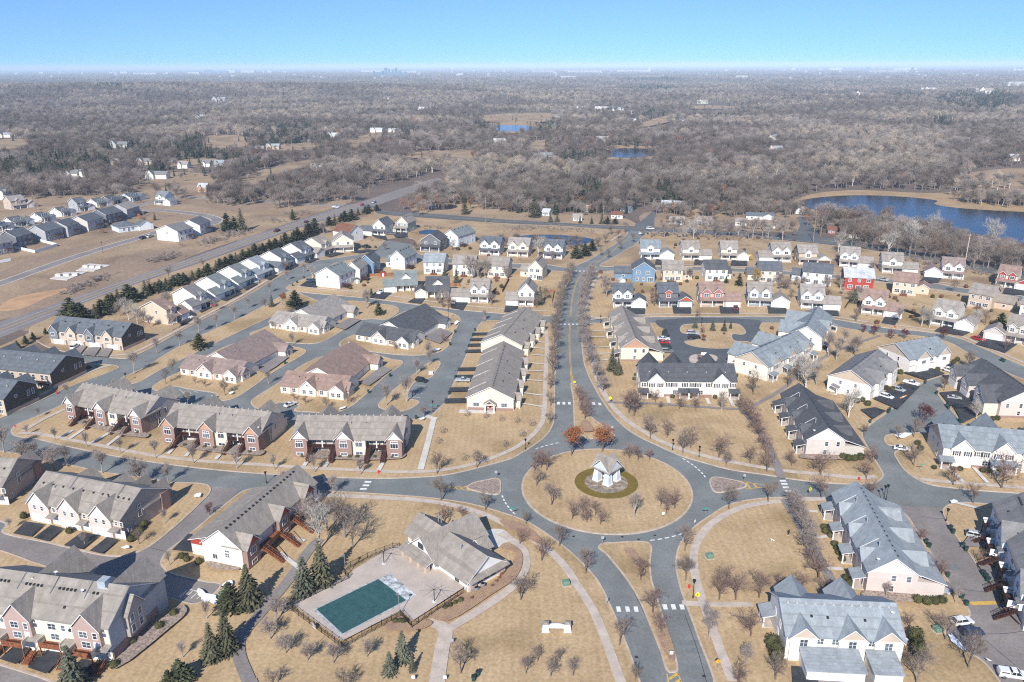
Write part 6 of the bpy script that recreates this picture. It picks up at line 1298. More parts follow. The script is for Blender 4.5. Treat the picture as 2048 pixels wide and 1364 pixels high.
row('b', [(1300, 878, 824), (1334, 875, 834, 'r'), (1365, 906, 854), (1381, 896, 850, 'r'), (1438, 915, 864, 'r'), (1453, 932, 900), (1500, 926, 882, 'r'), (1533, 943, 890, 'r')], '{o} tree from the median oaks along the curved pavement of the north-east lawn', 'trees on the rim of the north-east lawn')
row('r', [(1480, 822, 790), (1492, 828, 790), (1499, 838, 802), (1506, 850, 812), (1513, 862, 822), (1519, 876, 836), (1525, 892, 856), (1531, 908, 872)], '{o} tree from the shuttered row along the north-east path', 'trees lining the north-east path', 1.2)
row('p', [(1311, 805, 774, 'r'), (1320, 818, 796, 'r'), (1359, 818, 782, 'r'), (1391, 821, 784, 'r'), (1443, 823, 776)], '{o} little tree from the avenue in front of the black roofed shuttered row', 'little trees before the black roofed shuttered row')
tree('r', 1258, 826, 760, 'large reddish multi-stemmed tree west of the black roofed shuttered row'); tree('r', 1268, 832, 772, 'lower reddish tree against the large multi-stemmed one')
AV = [(1099, 848, 814), (1101, 812, 780), (1100, 778, 740), (1105, 748, 700), (1105, 728, 676), (1108, 702, 655), (1109, 684, 640), (1110, 668, 625), (1112, 654, 612), (1115, 641, 600), (1117, 629, 588), (1119, 617, 578), (1122, 606, 566), (1125, 596, 558), (1128, 586, 550), (1132, 577, 541), (1136, 568, 533), (1140, 560, 526), (1144, 552, 520)]
row('b', AV, '{o} tree from the oaks along the west kerb of the avenue', 'avenue trees on the west kerb', 1.05)
AE = [(1205, 786, 746), (1194, 758, 712), (1180, 730, 684), (1173, 708, 662), (1169, 692, 648), (1166, 676, 634), (1165, 661, 620), (1165, 645, 604), (1165, 630, 590), (1166, 617, 578), (1168, 605, 566), (1170, 594, 556), (1173, 583, 546), (1177, 573, 537), (1181, 563, 528), (1186, 554, 520)]
row('l', AE, '{o} tree from the pedestrian sign along the east kerb of the avenue', 'avenue trees on the east kerb', 1.1)
row('r', [(1154, 790, 766), (1158, 802, 770), (1162, 814, 780), (1166, 826, 788), (1170, 838, 798)], '{o} dark red tree from the median tip in the northern median', 'trees in the northern median', 1.15)
tree('o', 1143, 911, 850, 'russet-leaved oak at the west corner of the northern median'); tree('o', 1205, 903, 845, 'russet-leaved oak at the east corner of the northern median')
for x, y, tp, k, lb in [(1069, 942, 900, 'r', 'reddish tree at the western rim of the roundabout island'), (1082, 936, 896, 'r', 'reddish tree between two others at the north-west rim of the island'), (1093, 941, 894, 'r', 'leaning reddish tree, third along the north-west rim of the island'), (1073, 972, 932, 'b', 'small brown tree below the three reddish ones on the island'), (1103, 1010, 960, 'b', 'brown vase tree alone between kerb and pavilion on the island'), (1145, 1038, 997, 'r', 'first tree from the west in the southern clump on the island'), (1165, 1028, 990, 'r', 'second tree from the west in the southern clump on the island'), (1173, 1045, 1008, 'r', 'third tree from the west in the southern clump on the island'), (1191, 1031, 994, 'r', 'fourth tree from the west in the southern clump on the island'), (1201, 1049, 1010, 'r', 'fifth tree from the west in the southern clump on the island'), (1268, 1036, 982, 'p', 'single pale upright tree on the south of the island'), (1258, 916, 880, 'r', 'first of three trees behind the pavilion, farthest west'), (1276, 921, 884, 'r', 'middle of three trees behind the pavilion'), (1299, 920, 890, 'r', 'last of three trees behind the pavilion, by the east kerb'), (1321, 1013, 972, 'r', 'tallest of three reddish trees at the eastern rim of the island'), (1349, 1017, 972, 'r', 'reddish tree next to the east kerb of the island'), (1333, 1026, 986, 'r', 'lowest of three reddish trees beside the island sign')]:
 tree(k, x, y, tp, lb, 'trees on the roundabout island')
for x, y, tp, k, lb in [(921, 1346, 1286, 'b', 'brown tree on the lawn beside the straight park walk'), (1075, 1323, 1290, 'g', 'upper small tree of the five below the entrance wall, west one'), (1119, 1323, 1290, 'g', 'upper small tree of the five below the entrance wall, east one'), (1051, 1349, 1312, 'g', 'lower small tree of the five below the entrance wall, west one'), (1101, 1354, 1315, 'g', 'lower small tree of the five below the entrance wall, middle one'), (1146, 1352, 1317, 'g', 'lower small tree of the five below the entrance wall, east one'), (554, 1241, 1190, 'l', 'grey rounded tree against the pool fence corner'), (541, 1278, 1232, 'l', 'grey rounded tree by the park path, below the fence corner'), (572, 1306, 1262, 'l', 'grey rounded tree third from the park path'), (616, 1320, 1280, 'l', 'grey rounded tree fourth from the park path'), (667, 1326, 1285, 'l', 'grey rounded tree under the low corner of the pool fence'), (734, 1314, 1276, 'l', 'grey rounded tree alone south of the pool fence'), (548, 1375, 1335, 'b', 'twiggy tree at the bottom edge near the park path'), (690, 1380, 1328, 'b', 'twiggy tree at the bottom edge below the pool')]:
 tree(k, x, y, tp, lb, 'small trees in the park', wide=1.15)
for x, y, tp, k, lb in [(1501, 1272, 1216, 'r', 'reddish tree in a mulch ring west of the garage town house'), (1493, 1325, 1282, 'l', 'small pale tree in a mulch ring west of the garage town house'), (1476, 1370, 1322, 'r', 'reddish tree at the bottom edge by the warning sign'), (1551, 1360, 1294, 'b', 'bare tree before the white garage at the bottom edge'), (1833, 1366, 1275, 'g', 'big spreading bare tree at the end of the garage town house'), (1937, 1335, 1262, 'b', 'bare tree leaning over the parked white wagon'), (1891, 1279, 1219, 'b', 'bare tree between the utility boxes and silver car'), (1911, 1206, 1172, 'p', 'thin young tree by the silver sedan'), (1881, 1157, 1110, 'r', 'reddish tree on the strip between two drives of the east lane'), (1837, 1088, 1046, 'r', 'reddish tree opposite the green bins at the lane bend'), (1771, 1197, 1158, 'p', 'pale bare tree against the gable wall of the town house'), (1958, 1125, 1096, 'r', 'little reddish tree between the timber stairs'), (1818, 1256, 1222, 'r', 'bushy reddish tree behind the garage town house'), (2011, 1203, 1170, 'r', 'little reddish tree beside the lower timber stair')]:
 tree(k, x, y, tp, lb, 'trees of the south-east housing')
for x, y, tp, k, lb in [(640, 1098, 990, 'w', 'tall pale many-branched tree behind the two spruces'), (690, 1075, 978, 'g', 'tall dark bare tree beside the clubhouse lawn'), (706, 1096, 1012, 'g', 'dark bare tree with leaning stems by the clubhouse lawn'), (655, 1062, 985, 'g', 'bare tree over the footpath junction'), (622, 1052, 985, 'l', 'pale bare tree beside the red-gabled row house'), (339, 1131, 1100, 'p', 'small bare tree on the lane corner lawn'), (366, 1315, 1279, 'p', 'thin sapling on the slope below the three-storey row'), (414, 1237, 1198, 'p', 'thin sapling by the snow heap'), (20, 1060, 1030, 'p', 'small tree on the kerb nose at the lane mouth'), (170, 1091, 1062, 'p', 'small tree between the garage drives'), (330, 1046, 1015, 'p', 'thin tree on the verge of the brick-coloured lane'), (279, 1088, 1056, 'b', 'bare shrub-like tree by the end town house'), (420, 1029, 1004, 'm', 'red-twigged crabapple by the brick-coloured lane')]:
 tree(k, x, y, tp, lb, 'trees of the south-west housing')
for x, y, tp, k, lb in [(269, 747, 698, 'p', 'pale tree on the lane divider opposite the dark row houses'), (332, 767, 733, 'b', 'brown tree at the west end of the red-brown cottage'), (347, 748, 712, 'b', 'brown tree behind the one at the red-brown cottage'), (450, 790, 754, 'b', 'dark spreading tree at the foot of the red-brown cottage drive'), (390, 768, 752, 'r', 'low tree below the front windows of the red-brown cottage'), (411, 773, 756, 'r', 'second low tree below the front windows of the red-brown cottage'), (376, 812, 776, 'p', 'pale tree on the parking court behind the middle row house'), (77, 835, 810, 'p', 'slim tree on the diagonal street verge above the stop sign'), (135, 792, 766, 'p', 'slim tree on the diagonal street verge by the first row house'), (230, 777, 756, 'p', 'slim tree at the lane mouth behind the first row house'), (589, 801, 782, 'r', 'small tree under the west windows of the brown cottage'), (611, 808, 786, 'r', 'small tree under the centre windows of the brown cottage'), (653, 817, 788, 'b', 'spreading tree at the front corner of the brown cottage'), (696, 807, 780, 'r', 'leaning tree by the drive of the brown cottage'), (537, 768, 736, 'p', 'pale tree between the two brown cottages'), (773, 811, 757, 'p', 'pale tree on the rounded end of the parking island'), (814, 803, 746, 'p', 'pale tree beside the empty stalls of the parking island'), (834, 749, 712, 'p', 'pale tree midway on the parking island'), (858, 731, 696, 'p', 'pale tree at the far end of the parking island'), (847, 834, 810, 'l', 'little lilac-grey tree at the courtyard mouth'), (858, 711, 678, 'l', 'pale tree at the front lawn of the charcoal cottage'), (887, 686, 662, 'r', 'small tree by the paved drive of the charcoal cottage'), (733, 616, 573, 'p', 'slim tree on the cross street verge by the charcoal cottage'), (897, 616, 586, 'r', 'reddish tree on the cross street corner'), (545, 660, 640, 'p', 'slim tree west of the grey-brown cottage'), (585, 690, 662, 'p', 'slim tree at the lane bend below the grey-brown cottage'), (790, 700, 676, 'r', 'bushy tree before the charcoal cottage windows'), (620, 660, 645, 'r', 'bushy reddish tree before the grey-brown cottage'), (566, 610, 586, 'o', 'orange-leaved little tree beside the round pine'), (530, 612, 592, 'r', 'reddish shrub tree near the street junction')]:
 tree(k, x, y, tp, lb, 'trees around the cottages')
row('p', [(314, 706, 668), (360, 692, 654), (398, 665, 628), (434, 655, 622), (470, 638, 606), (495, 617, 588), (432, 622, 596), (540, 585, 560), (575, 560, 538), (608, 545, 522)], '{o} slim tree from the dark row houses along the diagonal street', 'slim trees along the diagonal street')
for x, y, tp, k, lb in [(258, 640, 590, 'w', 'white-stemmed bare tree at the end of the beige house'), (275, 648, 600, 'w', 'second white-stemmed bare tree at the end of the beige house'), (240, 632, 600, 'l', 'pale thicket tree beside the dark cedars'), (300, 655, 625, 'l', 'pale tree against the gable of the beige house'), (345, 660, 622, 'p', 'pale tree before the beige house windows'), (648, 468, 440, 'l', 'lilac-grey tree among the highway spruces'), (832, 502, 474, 'r', 'reddish tree beside the cul-de-sac pond'), (770, 500, 482, 'r', 'reddish shrub tree by the cream corner-porch house'), (940, 562, 505, 'p', 'tall pale tree between the ivory houses'), (956, 560, 512, 'p', 'tall pale tree next to the small spruce'), (970, 558, 512, 'p', 'pale tree before the arched rear windows'), (1012, 560, 525, 'p', 'pale tree at the end of the arched window house'), (1076, 514, 470, 'w', 'white birch between the cream and slate houses'), (1104, 520, 498, 'l', 'pale tree west of the slate roofed house'), (1213, 594, 545, 'l', 'pale bare tree beside the blue gabled house'), (1221, 647, 622, 'r', 'small tree at the north street corner'), (1059, 626, 610, 'r', 'small reddish tree on the corner lawn of the tall front gable'), (1394, 636, 614, 'r', 'small tree before the rose-gabled house'), (1380, 560, 530, 'l', 'bare tree between beige and ivory rear walls'), (1308, 612, 570, 'r', 'reddish upright tree between white and red houses'), (1090, 600, 565, 'b', 'brown thicket tree by the cedar fence'), (1062, 600, 575, 'b', 'brown tree behind the tall front gable'), (880, 500, 470, 'r', 'reddish bare tree before the tall pale blue house'), (905, 500, 475, 'r', 'second reddish bare tree before the tall pale blue house'), (735, 612, 590, 'p', 'sapling by the white pickup'), (970, 640, 616, 'p', 'sapling at the villa row end'), (1515, 568, 532, 'y', 'golden willow before the cream house')]:
 tree(k, x, y, tp, lb, 'trees among the detached houses')
for x, y, tp, k, lb in [(1712, 643, 608, 'b', 'brown tree before the ivory brown-roofed house'), (1797, 647, 612, 'p', 'pale tree at the drive of the ivory brown-roofed house'), (1726, 666, 646, 'm', 'burgundy crabapple west of the street bend'), (1748, 671, 648, 'm', 'burgundy crabapple at the street bend'), (1781, 678, 656, 'm', 'burgundy crabapple on the path corner'), (1808, 678, 656, 'm', 'burgundy crabapple east of the path corner'), (1886, 677, 652, 'm', 'burgundy crabapple across from the greige garages'), (1906, 585, 554, 'b', 'brown tree below the red-brown roofed house'), (1936, 738, 694, 'b', 'brown tree on the bend verge above the charcoal town house'), (1687, 693, 656, 'p', 'thin tree on the green beside the blue-grey end house'), (1711, 713, 664, 'l', 'broad lilac-grey tree on the green'), (1656, 712, 655, 'p', 'tall pale tree between two blue-grey town houses'), (1672, 722, 670, 'p', 'tall pale tree at the rear of the grey town house'), (1843, 652, 608, 'w', 'white-stemmed clump behind the ivory twin gablets'), (1859, 655, 612, 'w', 'white-stemmed tree second in the clump'), (1735, 612, 575, 'w', 'white birch rising behind the brown-roofed house'), (1700, 602, 575, 'k', 'tree with clinging leaves by the red house'), (1950, 655, 612, 'w', 'white-stemmed tree before the stair window wing'), (1970, 650, 615, 'b', 'brown tree before the stair window wing'), (1611, 777, 702, 'w', 'tall pale poplar-like tree by the black roofed town house'), (1632, 770, 705, 'p', 'tall pale tree between black and grey town houses'), (1596, 762, 708, 'p', 'tall pale tree before the angled blue-grey town house'), (1576, 774, 735, 'b', 'brown tree by the footpath of the angled town house'), (1697, 834, 770, 'w', 'white-stemmed tree by the hedge balls'), (1952, 839, 792, 'w', 'white-stemmed tree by the black parked car'), (1827, 874, 822, 'b', 'spreading brown tree above the snow strip'), (1796, 879, 846, 'b', 'low brown tree at the nose of the snow strip'), (1848, 847, 805, 'm', 'broad burgundy crabapple over the lane'), (1827, 931, 884, 'b', 'brown tree in front of the parked white sedan'), (1888, 782, 750, 'k', 'brown-leaved tree at the lane end'), (1506, 789, 736, 'b', 'bare tree on the lawn of the angled town house'), (1729, 870, 845, 'k', 'brown-leaved tree by the black roofed garages'), (1938, 740, 705, 'p', 'pale tree beyond the hedge of the lane end'), (2010, 700, 668, 'r', 'reddish tree before the greige garages'), (1404, 668, 650, 'r', 'bare tree among the court spruces'), (1408, 685, 668, 'o', 'orange shrub tree on the court island'), (1398, 722, 706, 'm', 'burgundy crabapple on the little court island'), (1415, 723, 708, 'm', 'second burgundy crabapple on the little court island'), (1463, 726, 706, 'm', 'burgundy crabapple at the wall of the angled town house'), (1992, 588, 560, 'b', 'bare tree by the red-gabled cream house'), (1975, 600, 578, 'b', 'bare tree on the second street verge')]:
 tree(k, x, y, tp, lb, 'trees of the east side')
# rows of larger trees between the county road and the lake or wood
for i, (x, y, tp, k, lb) in enumerate([(1820, 500, 400, 'w', 'very tall pale cottonwood on the lake shore'), (1862, 480, 408, 'w', 'tall pale cottonwood leaning over the lake'), (1985, 500, 430, 'w', 'tall pale cottonwood nearest the open water'), (1640, 470, 402, 'g', 'wide grey tree before the brick-ended lake house'), (1682, 465, 405, 'k', 'russet-tinged tree above the lake cottage'), (1722, 460, 402, 'l', 'lilac-grey tree at the lake edge'), (1765, 465, 405, 'k', 'rounded russet-tinged tree standing before the lake'), (1676, 505, 452, 'w', 'leaning pale tree beside the county road'), (1775, 510, 455, 'w', 'pale slanted tree behind the dormered ivory house'), (1380, 470, 440, 'w', 'thin pale tree in the row along the county road, near the corner')]):
 tree(k, x, y, tp, lb, 'trees along the county road and lake')
for i in range(30):
 x = 1690 + i * 13 + RN.uniform(-4, 4); y = 488 + (x - 1690) * .17 + RN.uniform(-4, 3); tree(RN.choice('gglbk'), x, y, y - RN.uniform(38, 62), ORD[i] + ' tree from the lake cottage in the belt along the lake shore road', 'shore belt trees')
for i in range(18):
 x = 1330 + i * 15 + RN.uniform(-9, 9); tree(RN.choice('ppwl'), x, 474 + (x - 1330) * .02 + RN.uniform(-7, 3), 440 + RN.uniform(-10, 16), ORD[i] + ' thin poplar from the avenue corner in the row behind the second street', 'thin poplars behind the second street')
row('b', [(1196, 497, 468), (1210, 488, 462), (1222, 470, 440), (1236, 478, 452), (1250, 466, 440), (1202, 512, 492), (1216, 516, 492), (1240, 500, 474), (1266, 486, 462), (1284, 473, 452)], '{o} young tree along the avenue beyond the second street', 'young trees of the far avenue')
# ---- clipped and wild bushes
def leaf_ball(seed, n, rx, rz, size, core=True):
 R = random.Random(seed); b = MB()
 if core: b.lathe([(rx * .3, .02), (rx * .8, rz * .35), (rx * .86, rz * .9), (rx * .6, rz * 1.5), (rx * .15, rz * 1.82)], 9)
 for _ in range(n):
  u = Vector((R.gauss(0, 1), R.gauss(0, 1), R.gauss(0, 1))).normalized(); k = R.uniform(.82, 1.04)
  p = Vector((u.x * rx * k, u.y * rx * k, rz + u.z * rz * k)); d = (u + Vector((R.gauss(0, .5), R.gauss(0, .5), R.gauss(0, .5)))).normalized(); a = d.orthogonal().normalized(); a = Matrix.Rotation(R.uniform(0, 6), 3, d) @ a; c = d.cross(a)
  b.add([p - a * size, p - c * size * .6, p + a * size, p + c * size * .6], [(0, 1, 2, 3)])
 return b
YEW = mat('yew foliage', (.085, .085, .035), .9, .35, 1.2, .1, rnd=.2)
SPR = mat('spruce foliage', (.13, .125, .075), .9, .3, .8, .1, rnd=.25); SPRB = mat('blue spruce foliage', (.15, .155, .105), .9, .3, .8, .1, rnd=.2); PIN = mat('pine foliage', (.095, .105, .055), .9, .35, .8, .1, rnd=.3)
TRUNKM = bark('conifer trunk', (.12, .08, .06))
SHRUB = [leaf_ball(200 + i, 260, 1.0, .85, .13).mesh('foliage', YEW) for i in range(3)]
RSHR = [leaf_ball(210 + i, 90, 1.0, .8, .2).mesh('foliage', mat('rusty shrub', (.17, .085, .055), 1, .3, 1, .05)) for i in range(2)]
LB = leaf_ball(230, 150, 1, .9, .12, False).mesh('foliage', BK['b'])
def shrub(px, py, r, label, group, m=None, hz=1.0):
 t = thing('clipped_shrub' if m is None else 'bare_shrub', label, 'shrub', G(px, py, ZB), RN.uniform(0, 6), group); t.scale = (r, r, r * hz); link('foliage', RN.choice(m or SHRUB), t)
def shrubs(pts, r, label, group, m=None, hz=1.0):
 for i, (x, y) in enumerate(pts): shrub(x, y, r * RN.uniform(.9, 1.1), label.format(o=ORD[i]), group, m, hz)
shrubs([(48, 1036), (140, 1066), (262, 1083), (270, 1073), (282, 1062), (288, 1053), (364, 1116), (374, 1122), (398, 1127), (349, 1231), (320, 1257), (266, 1288), (230, 1335), (497, 1128)], 1.0, '{o} clipped evergreen ball counted from the lane mouth down to the spruce', 'clipped balls of the south-west housing')
shrubs([(1834, 1204), (1853, 1208), (1869, 1207), (1884, 1205)], 1.12, '{o} big clipped ball in the row by the silver sedan', 'clipped balls by the silver sedan')
shrubs([(1686, 918), (1696, 921), (1708, 921), (1720, 919)], 1.2, '{o} big clipped ball at the gable of the black roofed town house', 'clipped balls by the black roofed town house')
shrubs([(1713, 806), (1725, 803), (1735, 811), (1773, 780), (1783, 782), (1800, 748), (1790, 762), (1875, 742), (1907, 727), (1914, 722)], 1.1, '{o} clipped ball along the garages of the grey and blue town houses', 'clipped balls along the lane garages')
shrubs([(1962, 841), (1974, 842), (1984, 841), (1994, 840), (1835, 890), (1841, 900)], .95, '{o} clipped ball from the white-stemmed tree at the charcoal town house', 'clipped balls by the charcoal town house')
shrubs([(1647, 1058), (1650, 1066), (1669, 1092), (1674, 1100), (1679, 1110), (1684, 1122), (1691, 1160), (1697, 1170), (1811, 1075), (1776, 1032), (1784, 1038), (1860, 1158), (1660, 1074)], .95, '{o} dark clipped bush along the walls of the blue-grey town house', 'clipped bushes of the blue-grey town house')
shrubs([(791, 1247), (800, 1246), (808, 1247), (891, 1219), (901, 1215), (911, 1210), (922, 1205)], .75, '{o} low clipped bush along the lawn side of the pool fence', 'clipped bushes by the pool fence')
shrubs([(945, 1200), (985, 1175), (993, 1166), (1000, 1160), (1003, 1152), (984, 1150), (1008, 1148)], .6, '{o} small bush in the clubhouse mulch bed', 'small bushes in the clubhouse bed', RSHR)
shrubs([(1300, 795), (1345, 796), (1380, 796), (1430, 797), (1268, 760), (1272, 752), (1472, 754)], .85, '{o} dark foundation bush along the black roofed shuttered row', 'foundation bushes of the black roofed row')
shrubs([(1905, 940), (1920, 941), (1965, 944), (1980, 945), (2000, 945), (1868, 938)], .85, '{o} foundation bush along the blue-grey shuttered town house', 'foundation bushes of the blue-grey shuttered row')
shrubs([(605, 914), (660, 916), (680, 917), (700, 917), (715, 917), (750, 917), (785, 917), (370, 894), (410, 897), (430, 899), (500, 907), (150, 843), (170, 848), (205, 853), (215, 855), (240, 862), (275, 869)], .7, '{o} low bush in the beds before the brick row houses', 'low bushes of the brick row houses')
shrubs([(934, 832), (972, 836), (1004, 842), (886, 866), (878, 887), (928, 921), (1012, 893), (1034, 846), (1064, 852), (1044, 873)], 1.1, '{o} small twiggy bush dotted over the square lawn', 'twiggy bushes on the square lawn', [LB], 1.2)
shrubs([(1545, 1300), (1550, 1312), (1552, 1325), (1835, 1300), (1836, 1315), (1830, 1285)], 1.5, '{o} tall dark clipped bush at the ends of the garage town house', 'tall bushes of the garage town house', None, 1.4)
# ---- conifers
def conifer(seed, h, r, tiers, dens, droop=.25, pts=2.0, low=.06, flat_=False, size=.3):
 R = random.Random(seed); t, c = MB(), MB(); t.tube((0, 0, -.1), (0, 0, h * .95), h * .018 + .06, .03, 6)
 for i in range(tiers):
  f = (i + R.uniform(-.3, .3)) / tiers; z = h * (low + (1 - low) * max(f, 0)); rr = r * ((1 - f) ** .85) * R.uniform(.8, 1.1) + .12
  n = max(4, int(dens * (rr / r) + 3))
  for j in range(n):
   a = 2 * PI * (j + R.uniform(-.4, .4)) / n; L_ = rr * R.uniform(.72, 1.12); d = Vector((math.cos(a), math.sin(a), -droop)).normalized() if not flat_ else Vector((math.cos(a), math.sin(a), R.uniform(-.1, .5))).normalized()
   k = max(2, int(L_ / (size * .8)))
   for q in range(k):
    tt = (q + R.uniform(.3, 1)) / k; p = Vector((0, 0, z)) + d * L_ * tt; w = size * (1.15 - .5 * tt) * R.uniform(.7, 1.3)
    s = Vector((-math.sin(a), math.cos(a), R.uniform(-.5, .5))).normalized() * w; e = (d + Vector((R.uniform(-.4, .4), R.uniform(-.4, .4), R.uniform(-.5, .35)))).normalized() * w * 1.25
    c.add([p - s - e * .3, p - e * .9, p + s - e * .2, p + e], [(0, 1, 2, 3)])
 s = h / max(v[2] for v in c.v); c.v = [(x, y, z * s) for x, y, z in c.v]
 return t, c
CON = {}
for k, m, args in [('s', SPR, [(300 + i, 10, 2.7, 22, 15) for i in range(4)]), ('u', SPRB, [(310 + i, 8, 2.4, 18, 15) for i in range(3)])]:
 CON[k] = [(t.mesh('trunk', TRUNKM), c.mesh('crown', m)) for t, c in (conifer(*a) for a in args)]
CON['n'] = [(t.mesh('trunk', TRUNKM), c.mesh('crown', PIN)) for t, c in (conifer(330 + i, 7, 3.2, 13, 17, 0, low=.1, flat_=True, size=.42) for i in range(4))]
HC = {'s': 10, 'u': 8, 'n': 7}
def fir(kind, x, y, top, label, group=None, wide=1.0, h=None):
 hh = h or max(1.5, min(20, tall(x, y, top))); s = hh / HC[kind]; t = thing({'s': 'spruce_tree', 'u': 'spruce_tree', 'n': 'pine_tree'}[kind], label, 'tree', G(x, y, ZB), RN.uniform(0, 6), group); t.scale = (s * wide, s * wide, s)
 for m in RN.choice(CON[kind]): link(m.name.split('.')[0], m, t)
for k, x, y, tp, w, lb in [('u', 610, 1192, 1114, 1.1, 'grey-green spruce at the pool fence, nearer the path'), ('s', 644, 1172, 1082, 1.1, 'taller green spruce beside the grey-green one at the pool'), ('s', 500, 1210, 1130, 1.3, 'broad dark cedar east of the snow heap'), ('n', 462, 1222, 1165, 1.1, 'dark rounded pine beside the green utility box'), ('s', 425, 1318, 1246, 1.1, 'dark green spruce on the slope by the path, lower one'), ('s', 455, 1302, 1222, 1.1, 'dark green spruce on the slope by the path, upper one'), ('n', 362, 1366, 1318, 1.1, 'dark rounded pine at the bottom edge'), ('n', 340, 1378, 1340, .9, 'small dark pine at the bottom edge'), ('u', 150, 1380, 1292, 1.1, 'big blue-green spruce in front of the garage drives'), ('u', 806, 1321, 1262, 1.0, 'tallest of the three evergreens south of the pool'), ('u', 780, 1347, 1303, 1.1, 'bluish evergreen south of the pool, by the walk'), ('u', 825, 1342, 1308, .8, 'smallest of the three evergreens south of the pool'), ('s', 1224, 741, 696, 1.0, 'spruce at the copper gable, upper one'), ('s', 1236, 749, 714, 1.1, 'spruce at the copper gable, lower one'), ('u', 1390, 656, 633, 1.0, 'first blue spruce on the court island'), ('u', 1425, 661, 636, .9, 'second blue spruce on the court island'), ('s', 1448, 662, 635, .9, 'dark spruce on the court island'), ('s', 1461, 657, 640, .9, 'shortest dark spruce on the court island'), ('s', 913, 567, 533, .9, 'small spruce behind the black roofed cottage-style house'), ('u', 889, 552, 530, 1.0, 'bluish spruce behind the green-grey roof'), ('n', 591, 616, 580, 1.2, 'round pine on the street corner lawn'), ('u', 544, 613, 588, .9, 'little spruce beside the orange tree'), ('n', 758, 630, 604, 1.0, 'round pine above the charcoal cottage'), ('n', 743, 592, 576, .8, 'little pine on the lawn by the white pickup'), ('n', 400, 697, 666, 1.3, 'broad dark pine above the red-brown cottage'), ('n', 1152, 517, 488, 1.1, 'round pine at the pond corner'), ('n', 1170, 512, 484, 1.1, 'second round pine at the pond corner'), ('n', 1184, 502, 478, 1.1, 'third round pine at the pond corner'), ('s', 1069, 434, 386, 1.1, 'tall dark spruce by the county road'), ('u', 1101, 443, 427, 1.3, 'squat blue spruce by the county road, western one'), ('u', 1114, 443, 427, 1.3, 'squat blue spruce by the county road, eastern one'), ('s', 1160, 446, 431, 1.1, 'first small spruce of the hedge by the rust roof'), ('s', 1183, 447, 432, 1.1, 'second small spruce of the hedge by the rust roof'), ('s', 1204, 447, 424, 1.2, 'third spruce of the hedge by the rust roof'), ('n', 1215, 448, 432, 1.2, 'fourth evergreen of the hedge by the rust roof'), ('n', 1230, 448, 434, 1.2, 'fifth evergreen of the hedge by the rust roof'), ('u', 1732, 484, 453, 1.2, 'spruce between the two lake houses'), ('u', 1708, 606, 575, 1.1, 'bluish spruce below the bright red house'), ('n', 1452, 566, 552, .9, 'small evergreen below the black roofed ivory house'), ('n', 1478, 572, 546, .8, 'narrow cedar by the rear lawn'), ('s', 1165, 600, 580, .7, 'columnar evergreen on the avenue lawn'), ('s', 930, 428, 388, .9, 'dark spruce in the marsh wood'), ('n', 455, 465, 425, 1.0, 'brownish cedar alone by the loop road'), ('s', 484, 462, 416, 1.2, 'tall cedar beside the brownish one'), ('n', 470, 463, 432, 1.0, 'cedar between two taller ones by the loop road'), ('s', 310, 440, 424, 1.0, 'small spruce below the orange play set'), ('n', 586, 440, 418, .8, 'round brown cedar alone in the dry field'), ('u', 1080, 608, 572, 1.0, 'bluish spruce east of the tall front gable'), ('n', 2000, 655, 625, 1.3, 'dark evergreen by the stair window wing'), ('u', 1344, 425, 395, 1.0, 'blue-green spruce in the county road wood'), ('s', 1136, 420, 378, 1.1, 'dark spruce among the marsh trees')]:
 fir(k, x, y, tp, lb, None, w)
HW = [(140, 636, 597), (152, 640, 606), (167, 642, 606), (190, 638, 610), (205, 628, 600), (216, 616, 590), (229, 612, 588), (240, 611, 580), (255, 605, 570), (263, 604, 572), (272, 600, 576), (290, 591, 562), (302, 588, 568), (313, 585, 566), (325, 581, 560), (337, 577, 556), (348, 573, 552), (360, 568, 548), (372, 563, 546), (384, 560, 542), (396, 556, 538), (408, 551, 534), (420, 546, 528), (432, 541, 522), (442, 537, 518), (452, 533, 515), (463, 529, 510), (474, 525, 506), (486, 521, 500), (497, 517, 498), (508, 513, 488), (518, 509, 490), (529, 506, 488), (541, 501, 480), (552, 497, 478), (563, 493, 472), (575, 488, 466), (587, 484, 462), (598, 480, 456), (610, 476, 450), (622, 472, 447), (634, 462, 438), (656, 450, 434), (671, 447, 430), (682, 445, 428), (693, 442, 423), (707, 437, 420), (718, 433, 417), (729, 429, 414), (740, 426, 411), (751, 422, 410)]
for i, (x, y, tp) in enumerate(HW):
 fir('nsnn'[(i * 7) % 4], x + RN.uniform(-4, 4), y + RN.uniform(-3, 3), tp - 2, (ORD[i] if i < len(ORD) else ['fortieth', 'forty-first', 'forty-second', 'forty-third', 'forty-fourth', 'forty-fifth', 'forty-sixth', 'forty-seventh', 'forty-eighth', 'forty-ninth', 'fiftieth', 'fifty-first'][i - 39]) + ' evergreen from the dark row houses in the belt along the highway', 'evergreen belt along the highway', 1.45)
for i, (x, y, tp) in enumerate([(36, 697, 681), (52, 688, 670), (67, 680, 664), (92, 668, 655)]): fir('n', x, y, tp, ORD[i] + ' small round evergreen on the highway verge west of the dark rows', 'small evergreens on the highway verge')
YP = [(1200, 1300, 545, 562), (1300, 1500, 548, 566), (1500, 1760, 556, 585), (1760, 2040, 575, 625), (1190, 1500, 570, 606), (1500, 1720, 575, 612), (1720, 2040, 605, 655), (1300, 1640, 484, 515), (1640, 1960, 495, 545), (690, 840, 555, 580), (840, 1080, 562, 590), (780, 1080, 590, 615), (850, 1120, 495, 520), (640, 760, 470, 510), (290, 640, 520, 640), (1290, 1620, 462, 482), (1420, 1660, 640, 700), (20, 300, 405, 470)]
HP = [o.location.copy() for o in COL.objects if o.get('category') in ('house', 'town house', 'row house', 'cottage')]
nb = 0
